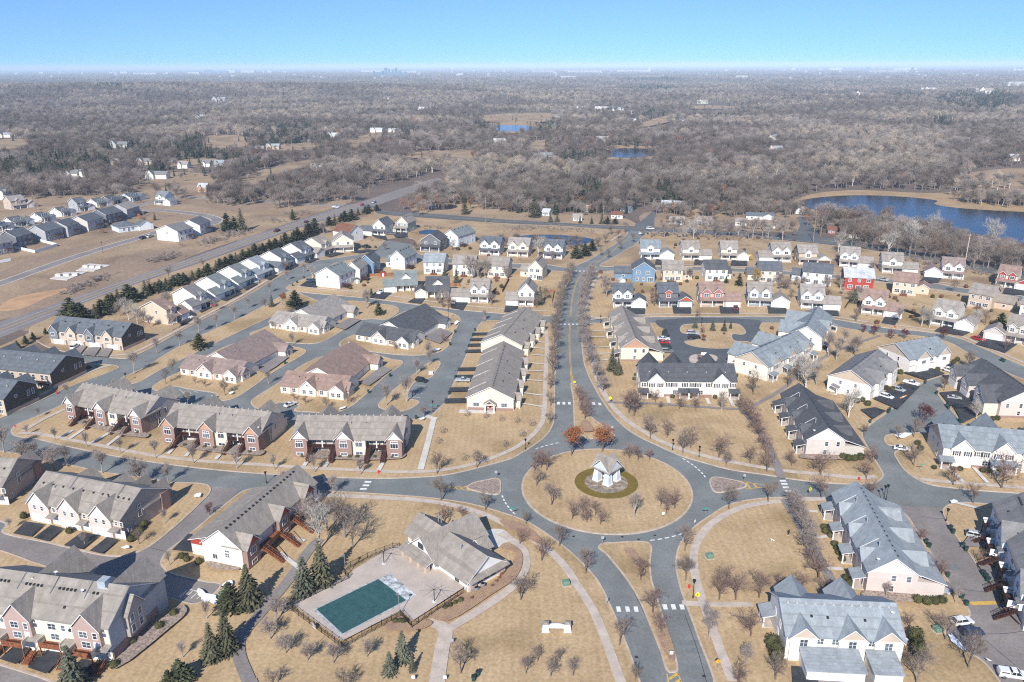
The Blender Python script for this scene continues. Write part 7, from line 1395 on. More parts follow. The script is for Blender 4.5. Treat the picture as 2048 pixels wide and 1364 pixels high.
while nb < 330:
 q = YP[nb % len(YP)]; p = G(RN.uniform(q[0], q[1]), RN.uniform(q[2], q[3]), ZB); nb += 1
 hp_ = SC.ray_cast(bpy.context.evaluated_depsgraph_get(), p + Vector((0, 0, 40)), Vector((0, 0, -1))) if nb == 1 else SC.ray_cast(DG, p + Vector((0, 0, 40)), Vector((0, 0, -1)))
 if nb == 1: DG = bpy.context.evaluated_depsgraph_get()
 if not hp_[0] or hp_[4].name.split('.')[0] not in ('lawn', 'field', 'ground'): continue
 if nb % 3:
  t = thing('yard_bush', 'low twiggy bush in the yards of the detached houses', 'shrub', p, RN.uniform(0, 6), 'yard bushes of the detached houses'); r = RN.uniform(.6, 1.3); t.scale = (r, r, r); link('foliage', RN.choice(RSHR + SHRUB[:1] + [LB]), t)
 else:
  k = RN.choice('lpbrlw'); me = RN.choice(TREES[k]); t = thing('yard_tree', 'small bare tree in the yards of the detached houses', 'tree', p, RN.uniform(0, 6), 'yard trees of the detached houses'); h_ = RN.uniform(4, 8.5) / HT[k]; t.scale = (h_ * 1.15, h_ * 1.15, h_)
  for m in me: link(m.name.split('.')[0], m, t)
# ---------------------------------------------------------------- cars
TYRE, RIM, CARGL = mat('tyre', (.02, .02, .022), .8), mat('wheel rim', (.35, .36, .37), .35, metal=.6), mat('car glass', (.02, .025, .03), .08, .1, .5, .6)
LAMP, TAIL = mat('headlamp glass', (.7, .7, .68), .2), mat('tail lamp', (.35, .02, .02), .3)
CARC = {'white': (.75, .75, .74), 'silver': (.42, .44, .45), 'black': (.018, .019, .022), 'red': (.42, .025, .025), 'dark blue': (.035, .05, .09), 'grey': (.16, .17, .18), 'dark red': (.16, .02, .025)}
def carpaint(c): return mat('car paint ' + c, CARC[c], .28, .02, .3, .5)
PROF = {'sedan': ([(-2.3, .35), (2.25, .35), (2.3, .62), (2.1, .78), (1.0, .92), (-1.55, .95), (-2.25, .9), (-2.33, .6)], [(1.05, .92), (.25, 1.38), (-.95, 1.40), (-1.75, .95)]),
  'suv': ([(-2.25, .4), (2.25, .4), (2.3, .75), (2.1, .98), (1.05, 1.08), (-2.2, 1.1), (-2.3, .7)], [(1.1, 1.08), (.45, 1.62), (-1.85, 1.66), (-2.25, 1.1)]),
  'van': ([(-2.4, .4), (2.4, .4), (2.45, .72), (2.3, .9), (1.5, 1.08), (-2.4, 1.1), (-2.45, .7)], [(1.6, 1.06), (.7, 1.72), (-2.2, 1.76), (-2.42, 1.1)]),
  'pickup': ([(-2.8, .5), (2.7, .5), (2.75, .85), (2.6, 1.08), (1.2, 1.18), (-.75, 1.18), (-.76, 1.12), (-2.8, 1.12)], [(1.25, 1.18), (.65, 1.76), (-.55, 1.78), (-.8, 1.18)])}
CARP = {}
def car_parts(kind, topper=False):
 k = (kind, topper)
 if k in CARP: return CARP[k]
 lo, up = PROF[kind]; w = .9 if kind != 'pickup' else .97
 def loft(b, prof, w0, w1, z0, z1, mi=0):
  n = len(prof); v = []
  for s in (-1, 1):
   for x, z in prof: v.append((x, s * (w0 + (w1 - w0) * (z - z0) / (z1 - z0)), z))
  b.add(v, [tuple(range(n)), tuple(range(2 * n - 1, n - 1, -1))] + [(i, n + i, n + (i + 1) % n, (i + 1) % n) for i in range(n)], mi)
 body = MB(); loft(body, lo, w * .97, w, .35, 1.1)
 zt = max(z for x, z in up); zb = min(z for x, z in up)
 roof = [(up[1][0] - .12, zt - .05), (up[1][0] - .2, zt + .02), (up[2][0] + .12, zt + .04), (up[2][0] - .02, zt - .05)]
 loft(body, roof, w * .80, w * .74, zt - .05, zt + .04)
 for x0, z0, x1, z1 in [(up[0][0], zb, up[1][0], zt), (up[3][0], zb, up[2][0], zt), ((up[1][0] + up[2][0]) / 2, zb, (up[1][0] + up[2][0]) / 2, zt)]:
  for s in (-1, 1): body.tube((x0, s * w * .965, z0), (x1, s * w * .79, z1), .05, n=4)
 if topper: loft(body, [(-2.78, 1.13), (-.85, 1.13), (-.85, 1.70), (-2.65, 1.66)], w * .95, w * .8, 1.1, 1.7)
 glass = MB(); loft(glass, up, w * .95, w * .77, zb, zt)
 if topper:
  for s in (-1, 1): glass.box(-2.4, -1.1, s * w * .89 - .03, s * w * .89 + .03, 1.28, 1.52)
 wheel = MB(); wheel.sm = False
 for i in range(1):
  n = 14; prof = [(.2, -.1), (.33, -.11), (.35, -.06), (.35, .06), (.33, .11), (.2, .1)]
  v = [(r * math.cos(2 * PI * j / n), y, r * math.sin(2 * PI * j / n)) for r, y in prof for j in range(n)]
  wheel.add(v, [(a * n + j, a * n + (j + 1) % n, (a + 1) * n + (j + 1) % n, (a + 1) * n + j) for a in range(len(prof) - 1) for j in range(n)])
 rim = MB(); n = 10; v = [(.21 * math.cos(2 * PI * j / n), s * .085, .21 * math.sin(2 * PI * j / n)) for s in (-1, 1) for j in range(n)]; rim.add(v, [tuple(range(n)), tuple(range(2 * n - 1, n - 1, -1))] + [(j, n + j, n + (j + 1) % n, (j + 1) % n) for j in range(n)])
 xf, xr = max(x for x, z in lo), min(x for x, z in lo)
 hl, tl = MB(), MB(); hl.box(xf - .16, xf - .02, -.17, .17, .66, .82); tl.box(xr - .03, xr + .12, -.12, .12, .72, .95)
 CARP[k] = (body, glass.mesh('window', CARGL), wheel.mesh('tyre', TYRE), rim.mesh('rim', RIM), hl.mesh('headlight', LAMP), tl.mesh('tail_light', TAIL), w, xf, xr, {})
 return CARP[k]
def car(kind, color, px, py, head, label, group='parked cars', z=None, topper=False):
 """head: pixel offset that the nose points to"""
 body, gl, ty, rm, hl, tl, w, xf, xr, cache = car_parts(kind, topper); o = G(px, py); q = G(px + head[0], py + head[1]) - o; an = math.atan2(q.y, q.x)
 k_ = 1.0 if py > 760 else 1.2
 t = thing('parked_car' if group == 'parked cars' else 'moving_car', label, {'pickup': 'pickup truck', 'van': 'van'}.get(kind, 'car'), (o.x, o.y, .19 if z is None else z), an, group)
 t.scale = (k_, k_, k_)
 if color not in cache: cache[color] = body.mesh('body', carpaint(color))
 link('body', cache[color], t); link('window', gl, t)
 for x in (xf - .85, xr + .95):
  for s in (-1, 1): wh = link('wheel', ty, t, (x, s * (w - .1), .35)); link('rim', rm, wh)
 for s in (-1, 1): link('headlight', hl, t, (0, s * (w - .22), 0)); link('tail_light', tl, t, (0, s * (w - .2), 0))
for a in [('suv', 'silver', 1951, 1076, (10, 2), 'silver SUV on a drive by the upper timber stair'), ('suv', 'black', 2014, 1171, (10, 2.5), 'black SUV on a drive by the lower timber stair'), ('suv', 'dark blue', 1836, 1111, (10, 3), 'dark blue SUV half under the blue-grey town house'), ('sedan', 'silver', 1876, 1184, (10, 2.6), 'silver sedan by the row of big clipped balls'), ('suv', 'white', 1923, 1249, (10, -1.5), 'white SUV in the bay beside the lane kerb'), ('suv', 'dark blue', 1943, 1270, (10, -.5), 'dark blue SUV in the bay below a white one'), ('pickup', 'white', 2026, 1356, (10, 1.5), 'white pickup with a closed topper at the bottom edge', 'parked cars', None, True),
    ('sedan', 'white', 1803, 901, (10, 1.5), 'white sedan in the kerb notch under a bare tree'), ('suv', 'white', 1773, 797, (10, 3), 'white SUV on the drive behind orange barriers'), ('suv', 'silver', 1796, 783, (10, 3), 'silver SUV one drive up from the white SUV'), ('pickup', 'white', 1822, 770, (10, 2.6), 'white pickup by the wet twiggy shrubs'), ('sedan', 'silver', 1908, 799, (10, 1.2), 'silver sedan before the charcoal town house garage'), ('suv', 'black', 1921, 819, (10, -.4), 'black SUV before the charcoal town house garage'), ('suv', 'black', 1908, 741, (10, 3), 'black SUV at the end of the lane'), ('sedan', 'white', 1897, 744, (10, 3), 'white sedan next to the black SUV at the end of the lane'),
    ('suv', 'black', 843, 764, (10, 1.5), 'black SUV alone at the parking island stalls'), ('pickup', 'silver', 926, 764, (10, .2), 'silver pickup on a villa row drive'), ('sedan', 'white', 581, 812, (10, -4), 'white sedan in the court before the brown cottage'), ('suv', 'silver', 1385, 670, (10, .5), 'silver SUV on the court island edge'), ('suv', 'black', 1388, 678, (10, 0), 'black SUV on the court island edge'), ('suv', 'grey', 1334, 706, (10, .5), 'grey SUV by the copper gable garages'), ('sedan', 'red', 1327, 688, (10, .4), 'red car by the copper gable garages'), ('sedan', 'white', 1327, 681, (10, .4), 'white car behind the red one at the copper gable garages'), ('suv', 'dark red', 1471, 619, (0, -6), 'dark red SUV on the drive of the rose-gabled house'),
    ('pickup', 'white', 763, 587, (9, -5), 'white pickup on the drive of the green-grey cottage-style house'), ('van', 'dark blue', 625, 570, (10, 1), 'dark blue van outside the white gable house, front one'), ('van', 'grey', 624, 565, (10, 1), 'grey van beside the dark blue one'), ('suv', 'silver', 907, 607, (2, -6), 'silver car on the drive of the two-gablet ivory house'), ('pickup', 'black', 732, 496, (10, 1), 'black pickup by the cream corner-porch house'), ('suv', 'grey', 784, 470, (10, 0), 'grey car before the sage house'), ('sedan', 'white', 376, 637, (10, 1), 'white car by the beige house garage'), ('suv', 'red', 422, 613, (10, 0), 'red car on the drive of the swept roof house'), ('sedan', 'silver', 508, 567, (10, -1), 'silver car on the fourth drive of the diagonal street'),
    ('suv', 'white', 150, 697, (9, -7), 'white minivan before the dark row house garages'), ('sedan', 'silver', 1766, 562, (10, 2), 'silver car parked on the second street'), ('sedan', 'red', 1956, 681, (9, 3), 'red car on the wide drive of the greige house'), ('suv', 'dark blue', 286, 478, (10, -3), 'dark car by the new estate road, ahead of a white one'), ('suv', 'white', 300, 475, (10, -3), 'white car by the new estate road'), ('suv', 'grey', 56, 451, (10, 1), 'grey car before the charcoal roofed bungalow'), ('sedan', 'white', 19, 461, (10, 0), 'white car at the west edge of the estate'), ('sedan', 'black', 1487, 455, (1, -4), 'dark car beside a white rambler'), ('sedan', 'black', 1400, 448, (1, -4), 'black car in the open carport')]:
 car(*a)
MV = 'cars on the move'
for a in [('pickup', 'dark red', 554, 463, (10, -4), 'dark red pickup driving on the highway', MV, .02), ('sedan', 'dark red', 613, 445, (10, -4), 'dark red car on the highway', MV, .02), ('pickup', 'white', 672, 416, (10, 1), 'white pickup waiting at the highway side road', MV, .02), ('sedan', 'red', 724, 411, (-10, 4), 'bright red car on the highway', MV, .02), ('suv', 'silver', 748, 406, (-10, 4), 'silver car following the red one on the highway', MV, .02), ('suv', 'white', 1301, 459, (10, 1), 'white SUV turning at the county road junction', MV, .02), ('sedan', 'white', 1281, 467, (2, -6), 'white car waiting on the avenue at the junction', MV, .02)]: car(*a)
# ---------------------------------------------------------------- bins, lamps, signs, hydrants, boxes
BIN = mat('green bin plastic', (.02, .07, .05), .5, .1); bp = MB(); bp.frustum(0, 0, .12, 1.0, .24, .26, .31, .34); lidm = MB(); lidm.box(-.34, .34, -.36, .38, 1.0, 1.08); lidm.box(-.3, .3, .36, .46, .98, 1.04); whm = MB(); whm.tube((-.3, .3, .12), (.3, .3, .12), .12, n=8)
BINM = (bp.mesh('body', BIN), lidm.mesh('lid', mat('bin lid', (.03, .035, .04), .5)), whm.mesh('wheel', TYRE))
def wbin(x, y, label, group):
 t = thing('wheelie_bin', label, 'bin', G(x, y, .18), RN.uniform(-.5, .5), group); t.scale = (1.15, 1.15, 1.15)
 for n, m in zip(('body', 'lid', 'wheel'), BINM): link(n, m, t)
for pts, lb, gr in [([(1852, 1087), (1858, 1095)], '{o} green bin at the kerb by the opposite reddish tree', 'bins at the lane bend'), ([(1901, 1059), (1906, 1067), (1925, 1094), (1932, 1102), (1966, 1150), (1971, 1156), (1976, 1163), (1998, 1196), (2003, 1203), (2010, 1214)], '{o} green bin down the east kerb of the lane', 'bins on the east kerb of the lane'), ([(1895, 1154), (1923, 1197), (1932, 1211)], '{o} green bin down the west kerb of the lane', 'bins on the west kerb of the lane'), ([(947, 1362), (956, 1352)], '{o} green bin on the park lawn', 'bins on the park lawn'), ([(1850, 767), (1828, 782), (1779, 822), (1776, 826), (1740, 846), (1731, 862), (1752, 918)], '{o} bin down the west side of the court lane', 'bins on the west side of the court lane'), ([(1873, 788), (1893, 813), (1897, 818), (1918, 842), (1921, 846)], '{o} bin down the east side of the court lane', 'bins on the east side of the court lane'), ([(737, 786), (780, 753), (570, 728), (832, 838), (898, 789), (911, 757), (910, 665), (950, 662), (946, 672), (900, 690)], '{o} bin along the cottage lanes', 'bins along the cottage lanes'), ([(1331, 664), (1337, 676), (1341, 698), (1346, 714)], '{o} bin along the copper gable garages', 'bins along the copper gable garages'), ([(2003, 722), (2008, 724)], '{o} bright green bin on the street bend', 'bins on the street bend'), ([(585, 572), (608, 557), (594, 566)], '{o} bin on the diagonal street corner', 'bins on the diagonal street corner')]:
 for i, (x, y) in enumerate(pts): wbin(x, y, lb.format(o=ORD[i]), gr)
wbin(1661, 1343, 'single green bin before the white garage doors', 'bin at the garage town house')
POLE = mat('dark pole', (.03, .033, .036), .5, .1)
def lamp(x, y, top, label, pole=POLE):
 h = max(3.5, tall(x, y, top)); t = thing('street_lamp', label, 'street lamp', G(x, y, ZB), 0, 'street lamps')
 b = MB(); b.lathe([(.2, 0), (.2, .5), (.085, .7), (.065, h - .7)], 8); b.build('pole', pole, t); b = MB(); b.frustum(0, 0, h - .7, h, .13, .13, .28, .28); b.frustum(0, 0, h, h + .25, .36, .36, .05, .05); b.build('lamp_head', BLACKM, t)
for x, y, tp, lb in [(1345, 900, 880, 'dark street lamp on the north-east verge near the roundabout'), (1398, 914, 898, 'dark street lamp second along the north-east verge'), (1386, 1195, 1160, 'dark street lamp by the red hydrant of the southern approach'), (533, 966, 948, 'dark street lamp on the south verge of the west road'), (866, 823, 802, 'street lamp at the courtyard mouth'), (1766, 1006, 972, 'dark street lamp at the east lane mouth'), (1772, 1000, 970, 'pale street lamp at the east lane mouth', ), (1892, 1042, 1018, 'dark street lamp on the east lane corner'), (1051, 899, 888, 'short dark lamp on the square lawn pavement'), (1403, 652, 636, 'street lamp on the north street by the court'), (253, 764, 750, 'dark lamp on the lane divider nose'), (206, 505, 484, 'lone estate lamp by the new road'), (897, 640, 618, 'lamp at the cross street corner'), (1201, 646, 638, 'small lamp at the north street mouth')]: lamp(x, y, tp, lb)
for x, y, tp, lb in [(799.5, 1236, 1189, 'tall light pole at the notch of the pool fence'), (692, 1155, 1112, 'tall light pole by the pool spruces')]:
 h = tall(x, y, tp); t = thing('light_pole', lb, 'light pole', G(x, y, ZB), 0, 'pool light poles'); b = MB(); b.tube((0, 0, 0), (0, 0, h), .09, .06, 8); b.build('pole', METAL, t); b = MB(); b.box(-.5, .15, -.2, .2, h, h + .15); b.build('lamp_head', METAL, t)
SIGN = {}
def sign(x, y, label, kind, h=2.2, rz=0.0, col=None, group=None):
 t = thing('road_sign', label, 'sign', G(x, y, ZB), rz, group); pm = MB(); pm.tube((0, .05, 0), (0, .05, h + .5), .04, n=6); pm.build('post', METAL, t); b = MB()
 c = {'y': (.75, .72, .03), 'red': (.55, .03, .03), 'w': (.75, .75, .73), 'green': (.02, .30, .20), 'o': (.80, .34, .02), 'back': (.35, .36, .36)}[col]
 m = mat('sign ' + col, c, .4, .03)
 if kind == 'dia': b.prism([(0, h - .55), (.55, h), (0, h + .55), (-.55, h)], 'y', -.02, .02)
 elif kind == 'oct': b.prism([(.42 * math.cos(PI / 8 + PI / 4 * i), h + .42 * math.sin(PI / 8 + PI / 4 * i)) for i in range(8)], 'y', -.02, .02)
 elif kind == 'rect': b.box(-.35, .35, -.02, .02, h - .4, h + .4)
 elif kind == 'street': b.box(-.75, .75, -.02, .02, h + .15, h + .45)
 elif kind == 'pent': b.prism([(-.5, h - .5), (.5, h - .5), (.5, h + .1), (0, h + .6), (-.5, h + .1)], 'y', -.02, .02)
 f = b.build('sign_face', m, t)
 g_ = MB()
 if kind == 'pent':
  g_.lathe([(.02, h + .12), (.1, h + .2), (.02, h + .3)], 6); g_.box(-.08, .08, -.05, -.025, h - .2, h + .1); g_.add([(-.1, -.045, h - .42), (0, -.045, h - .42), (.06, -.045, h - .18), (-.06, -.045, h - .18)], [(0, 1, 2, 3)]); g_.build('walking_figure', BLACKM, f)
  q = MB(); q.prism([(-.15, h - .75), (.35, h - .75), (.35, h - .6), (-.15, h - .6)], 'y', -.02, .02); q.build('arrow_plate', m, t)
 if kind == 'oct':
  cu = bpy.data.curves.new('word', 'FONT'); cu.body = 'STOP'; cu.size = .27; cu.align_x = 'CENTER'; cu.extrude = .004; cu.materials.append(WHITE); o = link('lettering', cu); me = bpy.data.meshes.new_from_object(o); bpy.data.objects.remove(o); o = link('lettering', me, f, (0, -.03, h - .09)); o.rotation_euler = (PI / 2, 0, 0)
for a in [(1220, 807, 'yellow pedestrian sign at the northern crosswalk by the pavement', 'pent', 2.2, 0, 'y', 'yellow pedestrian signs'), (1167, 649, 'yellow pedestrian sign at the north street crosswalk', 'pent', 2.2, 0, 'y', 'yellow pedestrian signs'), (1191, 541.5, 'yellow pedestrian sign at the second street crosswalk', 'pent', 2.2, 0, 'y', 'yellow pedestrian signs'), (1619, 992, 'yellow pedestrian sign at the east road crosswalk', 'pent', 2.2, .5, 'y', 'yellow pedestrian signs'), (1394, 1205, 'pedestrian sign shining yellow by the southern crosswalk', 'pent', 2.2, 0, 'y', 'yellow pedestrian signs'), (1149, 769, 'yellow marker at the tip of the northern median', 'rect', 1.0, 0, 'y'), (33, 864, 'red stop sign at the western street corner', 'oct', 2.1, .5, 'red', 'stop signs'), (967, 645, 'red stop sign at the cross street end of the villa drive', 'oct', 2.1, 0, 'red', 'stop signs'), (1434, 1341, 'orange diamond warning sign on two posts by the southern pavement', 'dia', 2.2, 0, 'o'), (1342, 1320, 'white keep-right sign at the median tip', 'rect', 1.8, 0, 'w'), (1410, 1036, 'green street name sign at the roundabout exit', 'street', 2.6, 0, 'green', 'street name signs'), (1389, 1056, 'yield sign back at the south-east approach', 'rect', 2.0, .8, 'w', 'white signs'), (862, 825, 'green street name sign at the courtyard mouth', 'street', 2.4, 0, 'green', 'street name signs'), (1843, 945, 'green street name sign on the lawn by the blue-grey row', 'street', 2.4, 0, 'green', 'street name signs'), (1326, 1036, 'small white sign on the island rim', 'rect', 1.4, 0, 'w', 'white signs'), (992, 957, 'grey sign back on the western splitter island', 'rect', 2.1, 0, 'back', 'grey sign backs'), (1488, 964, 'grey sign back on the eastern splitter island', 'rect', 2.1, 0, 'back', 'grey sign backs'), (1205, 1090, 'grey sign back at the head of the southern median', 'rect', 2.1, 0, 'back', 'grey sign backs'), (1224, 866, 'grey sign back at the corner of the northern median', 'rect', 2.1, 0, 'back', 'grey sign backs'), (1025, 1035, 'green street name sign at the western roundabout entry', 'street', 2.5, .3, 'green', 'street name signs'), (827, 1362, 'little white sign in the park lawn', 'rect', .9, 0, 'w', 'little white park signs'), (890, 1362, 'little white sign beside the park walk', 'rect', .9, 0, 'w', 'little white park signs'), (1213, 1213, 'dark sign by the southern kerb', 'rect', 1.8, .4, 'back', 'grey sign backs'), (904, 1290, 'notice board facing away by the park walk', 'rect', 1.2, 0, 'back', 'grey sign backs'), (1172, 688, 'white speed sign on the avenue east verge', 'rect', 1.9, 0, 'w', 'white signs'), (1174, 714, 'second white sign on the avenue east verge', 'rect', 1.9, 0, 'w', 'white signs')]: sign(*a)
for x, y, lb in [(757, 946, 'red hydrant by the crosswalk of the west road'), (1378, 1176, 'red hydrant at the southern approach kerb'), (1718, 960, 'red hydrant on the east road verge'), (114, 787, 'small red hydrant on the diagonal street verge'), (1790, 655, 'red hydrant at the street bend')]:
 t = thing('fire_hydrant', lb, 'hydrant', G(x, y, ZB), 0, 'fire hydrants'); m = mat('hydrant red', (.60, .03, .02), .4, .05); b = MB(); b.lathe([(.26, 0), (.26, .12), (.19, .15), (.19, .75), (.25, .8), (.17, .95), (.05, 1.05)], 10); b.build('body', m, t); b = MB(); b.tube((-.36, 0, .55), (.36, 0, .55), .11, n=8); b.build('nozzle', m, t)
for x, y, lb, c in [(1132, 1169, 'green utility box on the lawn above the entrance wall', 'g'), (1419, 1115, 'flat green utility box on the south-east lawn', 'g'), (1875, 1262, 'grey-green utility box by the parking bay', 'g'), (446, 1192, 'green utility box behind the snow heap', 'g'), (178, 737, 'dark utility box on the verge by the dark rows', 'd'), (195, 733, 'green utility box on the verge by the dark rows', 'g'), (428, 797, 'white utility box at the court corner', 'w'), (862, 748, 'white utility box on the parking island', 'w')]:
 t = thing('utility_box', lb, 'utility box', G(x, y, ZB), .2, 'utility boxes'); m = mat('utility box ' + c, {'g': (.16, .27, .20), 'd': (.03, .04, .04), 'w': (.7, .7, .68)}[c], .6); b = MB(); b.frustum(0, 0, .1, 1.0, .8, .7, .75, .65); b.frustum(0, 0, 1.0, 1.1, .85, .75, .7, .6); b.build('cabinet', m, t); b = MB(); b.box(-1, 1, -.9, .9, -.1, .1); b.build('base', CONC, t)
# utility poles and wires
WP = mat('weathered pole', (.34, .24, .17), .9, .2)
def upole(x, y, top, label, pale=False):
 h = tall(x, y, top); t = thing('utility_pole', label, 'utility pole', G(x, y, 0), .1, 'utility poles'); b = MB(); b.tube((0, 0, 0), (0, 0, h), .24, .17, 8); b.build('pole', mat('pale pole', (.6, .57, .52), .8) if pale else WP, t); b = MB(); b.box(-1.3, 1.3, -.08, .08, h - 1.0, h - .8); b.box(-1.0, 1.0, -.09, .09, h - 2.4, h - 2.2); b.build('crossarm', WP, t); return G(x, y, h - .7)
WT = [upole(x, y, tp, lb, pl) for x, y, tp, lb, pl in [(972, 446, 394, 'brown utility pole south of the county road', False), (1206, 448, 410, 'brown utility pole by the county road spruce hedge', False), (1467, 452, 424, 'slim utility pole by the white rambler', False), (1626, 484, 420, 'brown utility pole at the lake road corner', False), (1925, 552, 468, 'tall pale utility pole by the red-brown roofed house', True)]]
for x, y, tp, lb in [(1641, 472, 432, 'second brown pole beside the lake road one'), (651, 403, 390, 'pole by the highway side road'), (1048, 435, 414, 'short pole by the squat spruces'), (208, 555, 520, 'grey pole on the building lots'), (1993, 533, 500, 'pole in the shore belt, east'), (1944, 522, 495, 'pole in the shore belt, west'), (322, 390, 368, 'dark pole at the estate edge'), (632, 392, 365, 'pale pole in the highway wood'), (738, 388, 372, 'first pole along the far highway'), (839, 358, 345, 'second pole along the far highway')]: upole(x, y, tp, lb)
for dz, k in ((0, 0), (-1.5, 1)):
 w_ = MB()
 for a, c in zip(WT, WT[1:]):
  for i in range(10):
   t0, t1 = i / 10, (i + 1) / 10; f = lambda t: a.lerp(c, t) + Vector((0, 0, dz - 1.6 * 4 * t * (1 - t)))
   w_.tube(f(t0), f(t1), .07, n=3, cap=False)
 tag(w_.build('power_line', mat('wire', (.3, .31, .32), .6)), ['upper power line strung along the county road', 'lower power line strung along the county road'][k], 'power line', 'power lines')
# fences, sheds, walls
def fence(path, label, m, h=1.6, group='garden fences'):
 P = [G(*p, ZB) for p in path]; t = thing('garden_fence', label, 'fence', P[0], 0, group); pb, bb = MB(), MB()
 for a, c in zip(P, P[1:]):
  d = c - a; n = max(1, int(d.length / 2.4)); nr = Vector((-d.y, d.x, 0)).normalized() * .05; a0, c0 = a - P[0], c - P[0]; Z = Vector((0, 0, h))
  bb.add([a0 - nr * .5, c0 - nr * .5, c0 + nr * .5, a0 + nr * .5, a0 - nr * .5 + Z, c0 - nr * .5 + Z, c0 + nr * .5 + Z, a0 + nr * .5 + Z], [(4, 5, 6, 7), (0, 1, 5, 4), (1, 2, 6, 5), (2, 3, 7, 6), (3, 0, 4, 7)])
  for i in range(n + 1): p = a0.lerp(c0, i / n) + nr * 1.6; q = MB(); q.box(p.x - .08, p.x + .08, p.y - .08, p.y + .08, 0, h + .15); q.build('post', m, t)
 bb.build('boards', m, t)
CED = mat('cedar fence', (.33, .155, .085), .85, .2, .6)
fence([(728, 553), (775, 552), (828, 545)], 'cedar fence behind the pale blue-white house', CED); fence([(900, 572), (920, 572)], 'cedar fence by the small spruce', CED); fence([(1090, 585), (1108, 585), (1104, 606)], 'cedar fence by the avenue hedge', CED); fence([(1005, 585), (1018, 560)], 'dark wooden fence between two ivory houses', WOODB); fence([(978, 594), (993, 580)], 'dark wooden fence east of the two-gablet house', WOODB); fence([(1690, 617), (1700, 602), (1718, 606)], 'black fence by the bluish spruce', BLACKM, 1.3); fence([(1806, 622), (1842, 634), (1818, 636)], 'black fence behind the street bend house', BLACKM, 1.3)
VIN = mat('white vinyl', (.80, .80, .78), .5, .03); fence([(30, 497), (70, 506), (115, 492), (75, 482), (66, 482)], 'white vinyl fence round the estate garden', VIN, 1.8, 'white vinyl fences'); fence([(-10, 528), (22, 522)], 'short white vinyl fence at the west edge', VIN, 1.8, 'white vinyl fences')
def small_shed(x, y, label, m, roofm):
 t = thing('garden_shed', label, 'shed', G(x, y, ZB), .2); b = MB(); b.box(-1.5, 1.5, -1.2, 1.2, 0, 2); b.prism([(-1.5, 2), (1.5, 2), (0, 2.8)], 'y', -1.2, 1.2); b.build('wall', m, t); r = MB(); r.prism([(-1.8, 1.9), (0, 2.86), (1.8, 1.9), (1.8, 2.0), (0, 2.98), (-1.8, 2.0)], 'y', -1.5, 1.5); r.build('roof', roofm, t); d = MB(); d.box(-.5, .5, -1.26, -1.2, .05, 1.8); d.build('door', WHITE, t)
small_shed(766, 552, 'red garden shed by the deep blue house', S_['red'], R_['rust']); small_shed(1244, 566, 'white garden shed in front of the blue gabled house', S_['white'], R_['pale']); small_shed(714, 566, 'grey playhouse on legs behind the ivory gable house', S_['grey'], R_['char'])
def play(x, y, label, m):
 t = thing('play_set', label, 'play set', G(x, y, ZB), .6); b = MB()
 for sx in (-.8, .8):
  for sy in (-.8, .8): b.box(sx - .07, sx + .07, sy - .07, sy + .07, 0, 2.6)
 b.box(-.9, .9, -.9, .9, 1.2, 1.32); b.build('tower', m, t); r = MB(); r.prism([(-1.1, 2.6), (1.1, 2.6), (0, 3.5)], 'y', -1, 1); r.build('roof', m, t); s = MB(); s.add([(.9, -.3, 1.3), (.9, .3, 1.3), (3.2, .3, .15), (3.2, -.3, .15), (.9, -.3, 1.2), (.9, .3, 1.2), (3.2, .3, .05), (3.2, -.3, .05)], [(0, 1, 2, 3), (7, 6, 5, 4), (0, 3, 7, 4), (1, 5, 6, 2)]); s.build('slide', m, t)
play(279, 437, 'orange wooden play set by the estate houses', mat('orange timber', (.55, .18, .06), .7)); play(1500, 520, 'yellow play set beside the gabled-garage cream house', mat('yellow plastic', (.7, .42, .05), .5)); play(205, 466, 'brown play set behind the greige new house', WOODR)
# foundations on the building lots
for i, pts in enumerate([[(100, 558), (128, 546), (176, 544), (134, 561)], [(152, 542), (178, 528), (222, 531), (188, 543)]]):
 P = [G(*p, 0) for p in pts]; o = P[0]; t = thing('house_foundation', ['pale concrete foundation nearer the sandy slope', 'pale concrete foundation nearer the estate road'][i], 'foundation', o, 0, 'new house foundations'); b = MB(); n = 4; v = [p - o for p in P] + [p - o + Vector((0, 0, .35)) for p in P]; b.add(v, [(4, 5, 6, 7)] + [(k, (k + 1) % 4, 4 + (k + 1) % 4, 4 + k) for k in range(4)]); b.build('slab', CONCW, t)
 c = sum((p - o for p in P), Vector()) / 4; u = (P[2] - P[1]).normalized(); w = Vector((-u.y, u.x, 0))
 for k in (-1, 0, 1):
  q = MB(); m_ = c + u * k * 4.5; q.box(m_.x - 1.5, m_.x + 1.5, m_.y - 1.2, m_.y + 1.2, .36, 1.5); q.build('block_wall', CONCW, t)
t = thing('road_barrier', 'orange and white barriers beside the white SUV', 'barrier', G(1806, 797, .2), .6)
for i in range(3): b = MB(); b.frustum(-1.4 + i * 1.4, 0, 0, .9, .6, .25, .55, .1); b.build('barrier_block', mat('barrier orange', (.8, .30, .12), .5) if i != 1 else WHITE, t)
t = thing('notice_board', 'white notice board in the little court island', 'sign', G(1407, 716, .2), 0); b = MB(); b.box(-1.1, 1.1, -.05, .05, 1.2, 2.4); b.build('panel', WHITE, t); b = MB(); b.tube((-.8, .1, 0), (-.8, .1, 2.2), .06); b.tube((.8, .1, 0), (.8, .1, 2.2), .06); b.build('support', METAL, t)
t = thing('notice_board', 'white notice board on the pool fence', 'sign', G(628, 1259, .2), rad(-48)); b = MB(); b.box(-.7, .7, -.04, .04, .5, 1.5); b.build('panel', WHITE, t); b = MB(); b.tube((-.6, .06, 0), (-.6, .06, 1.4), .04); b.build('support', METAL, t)
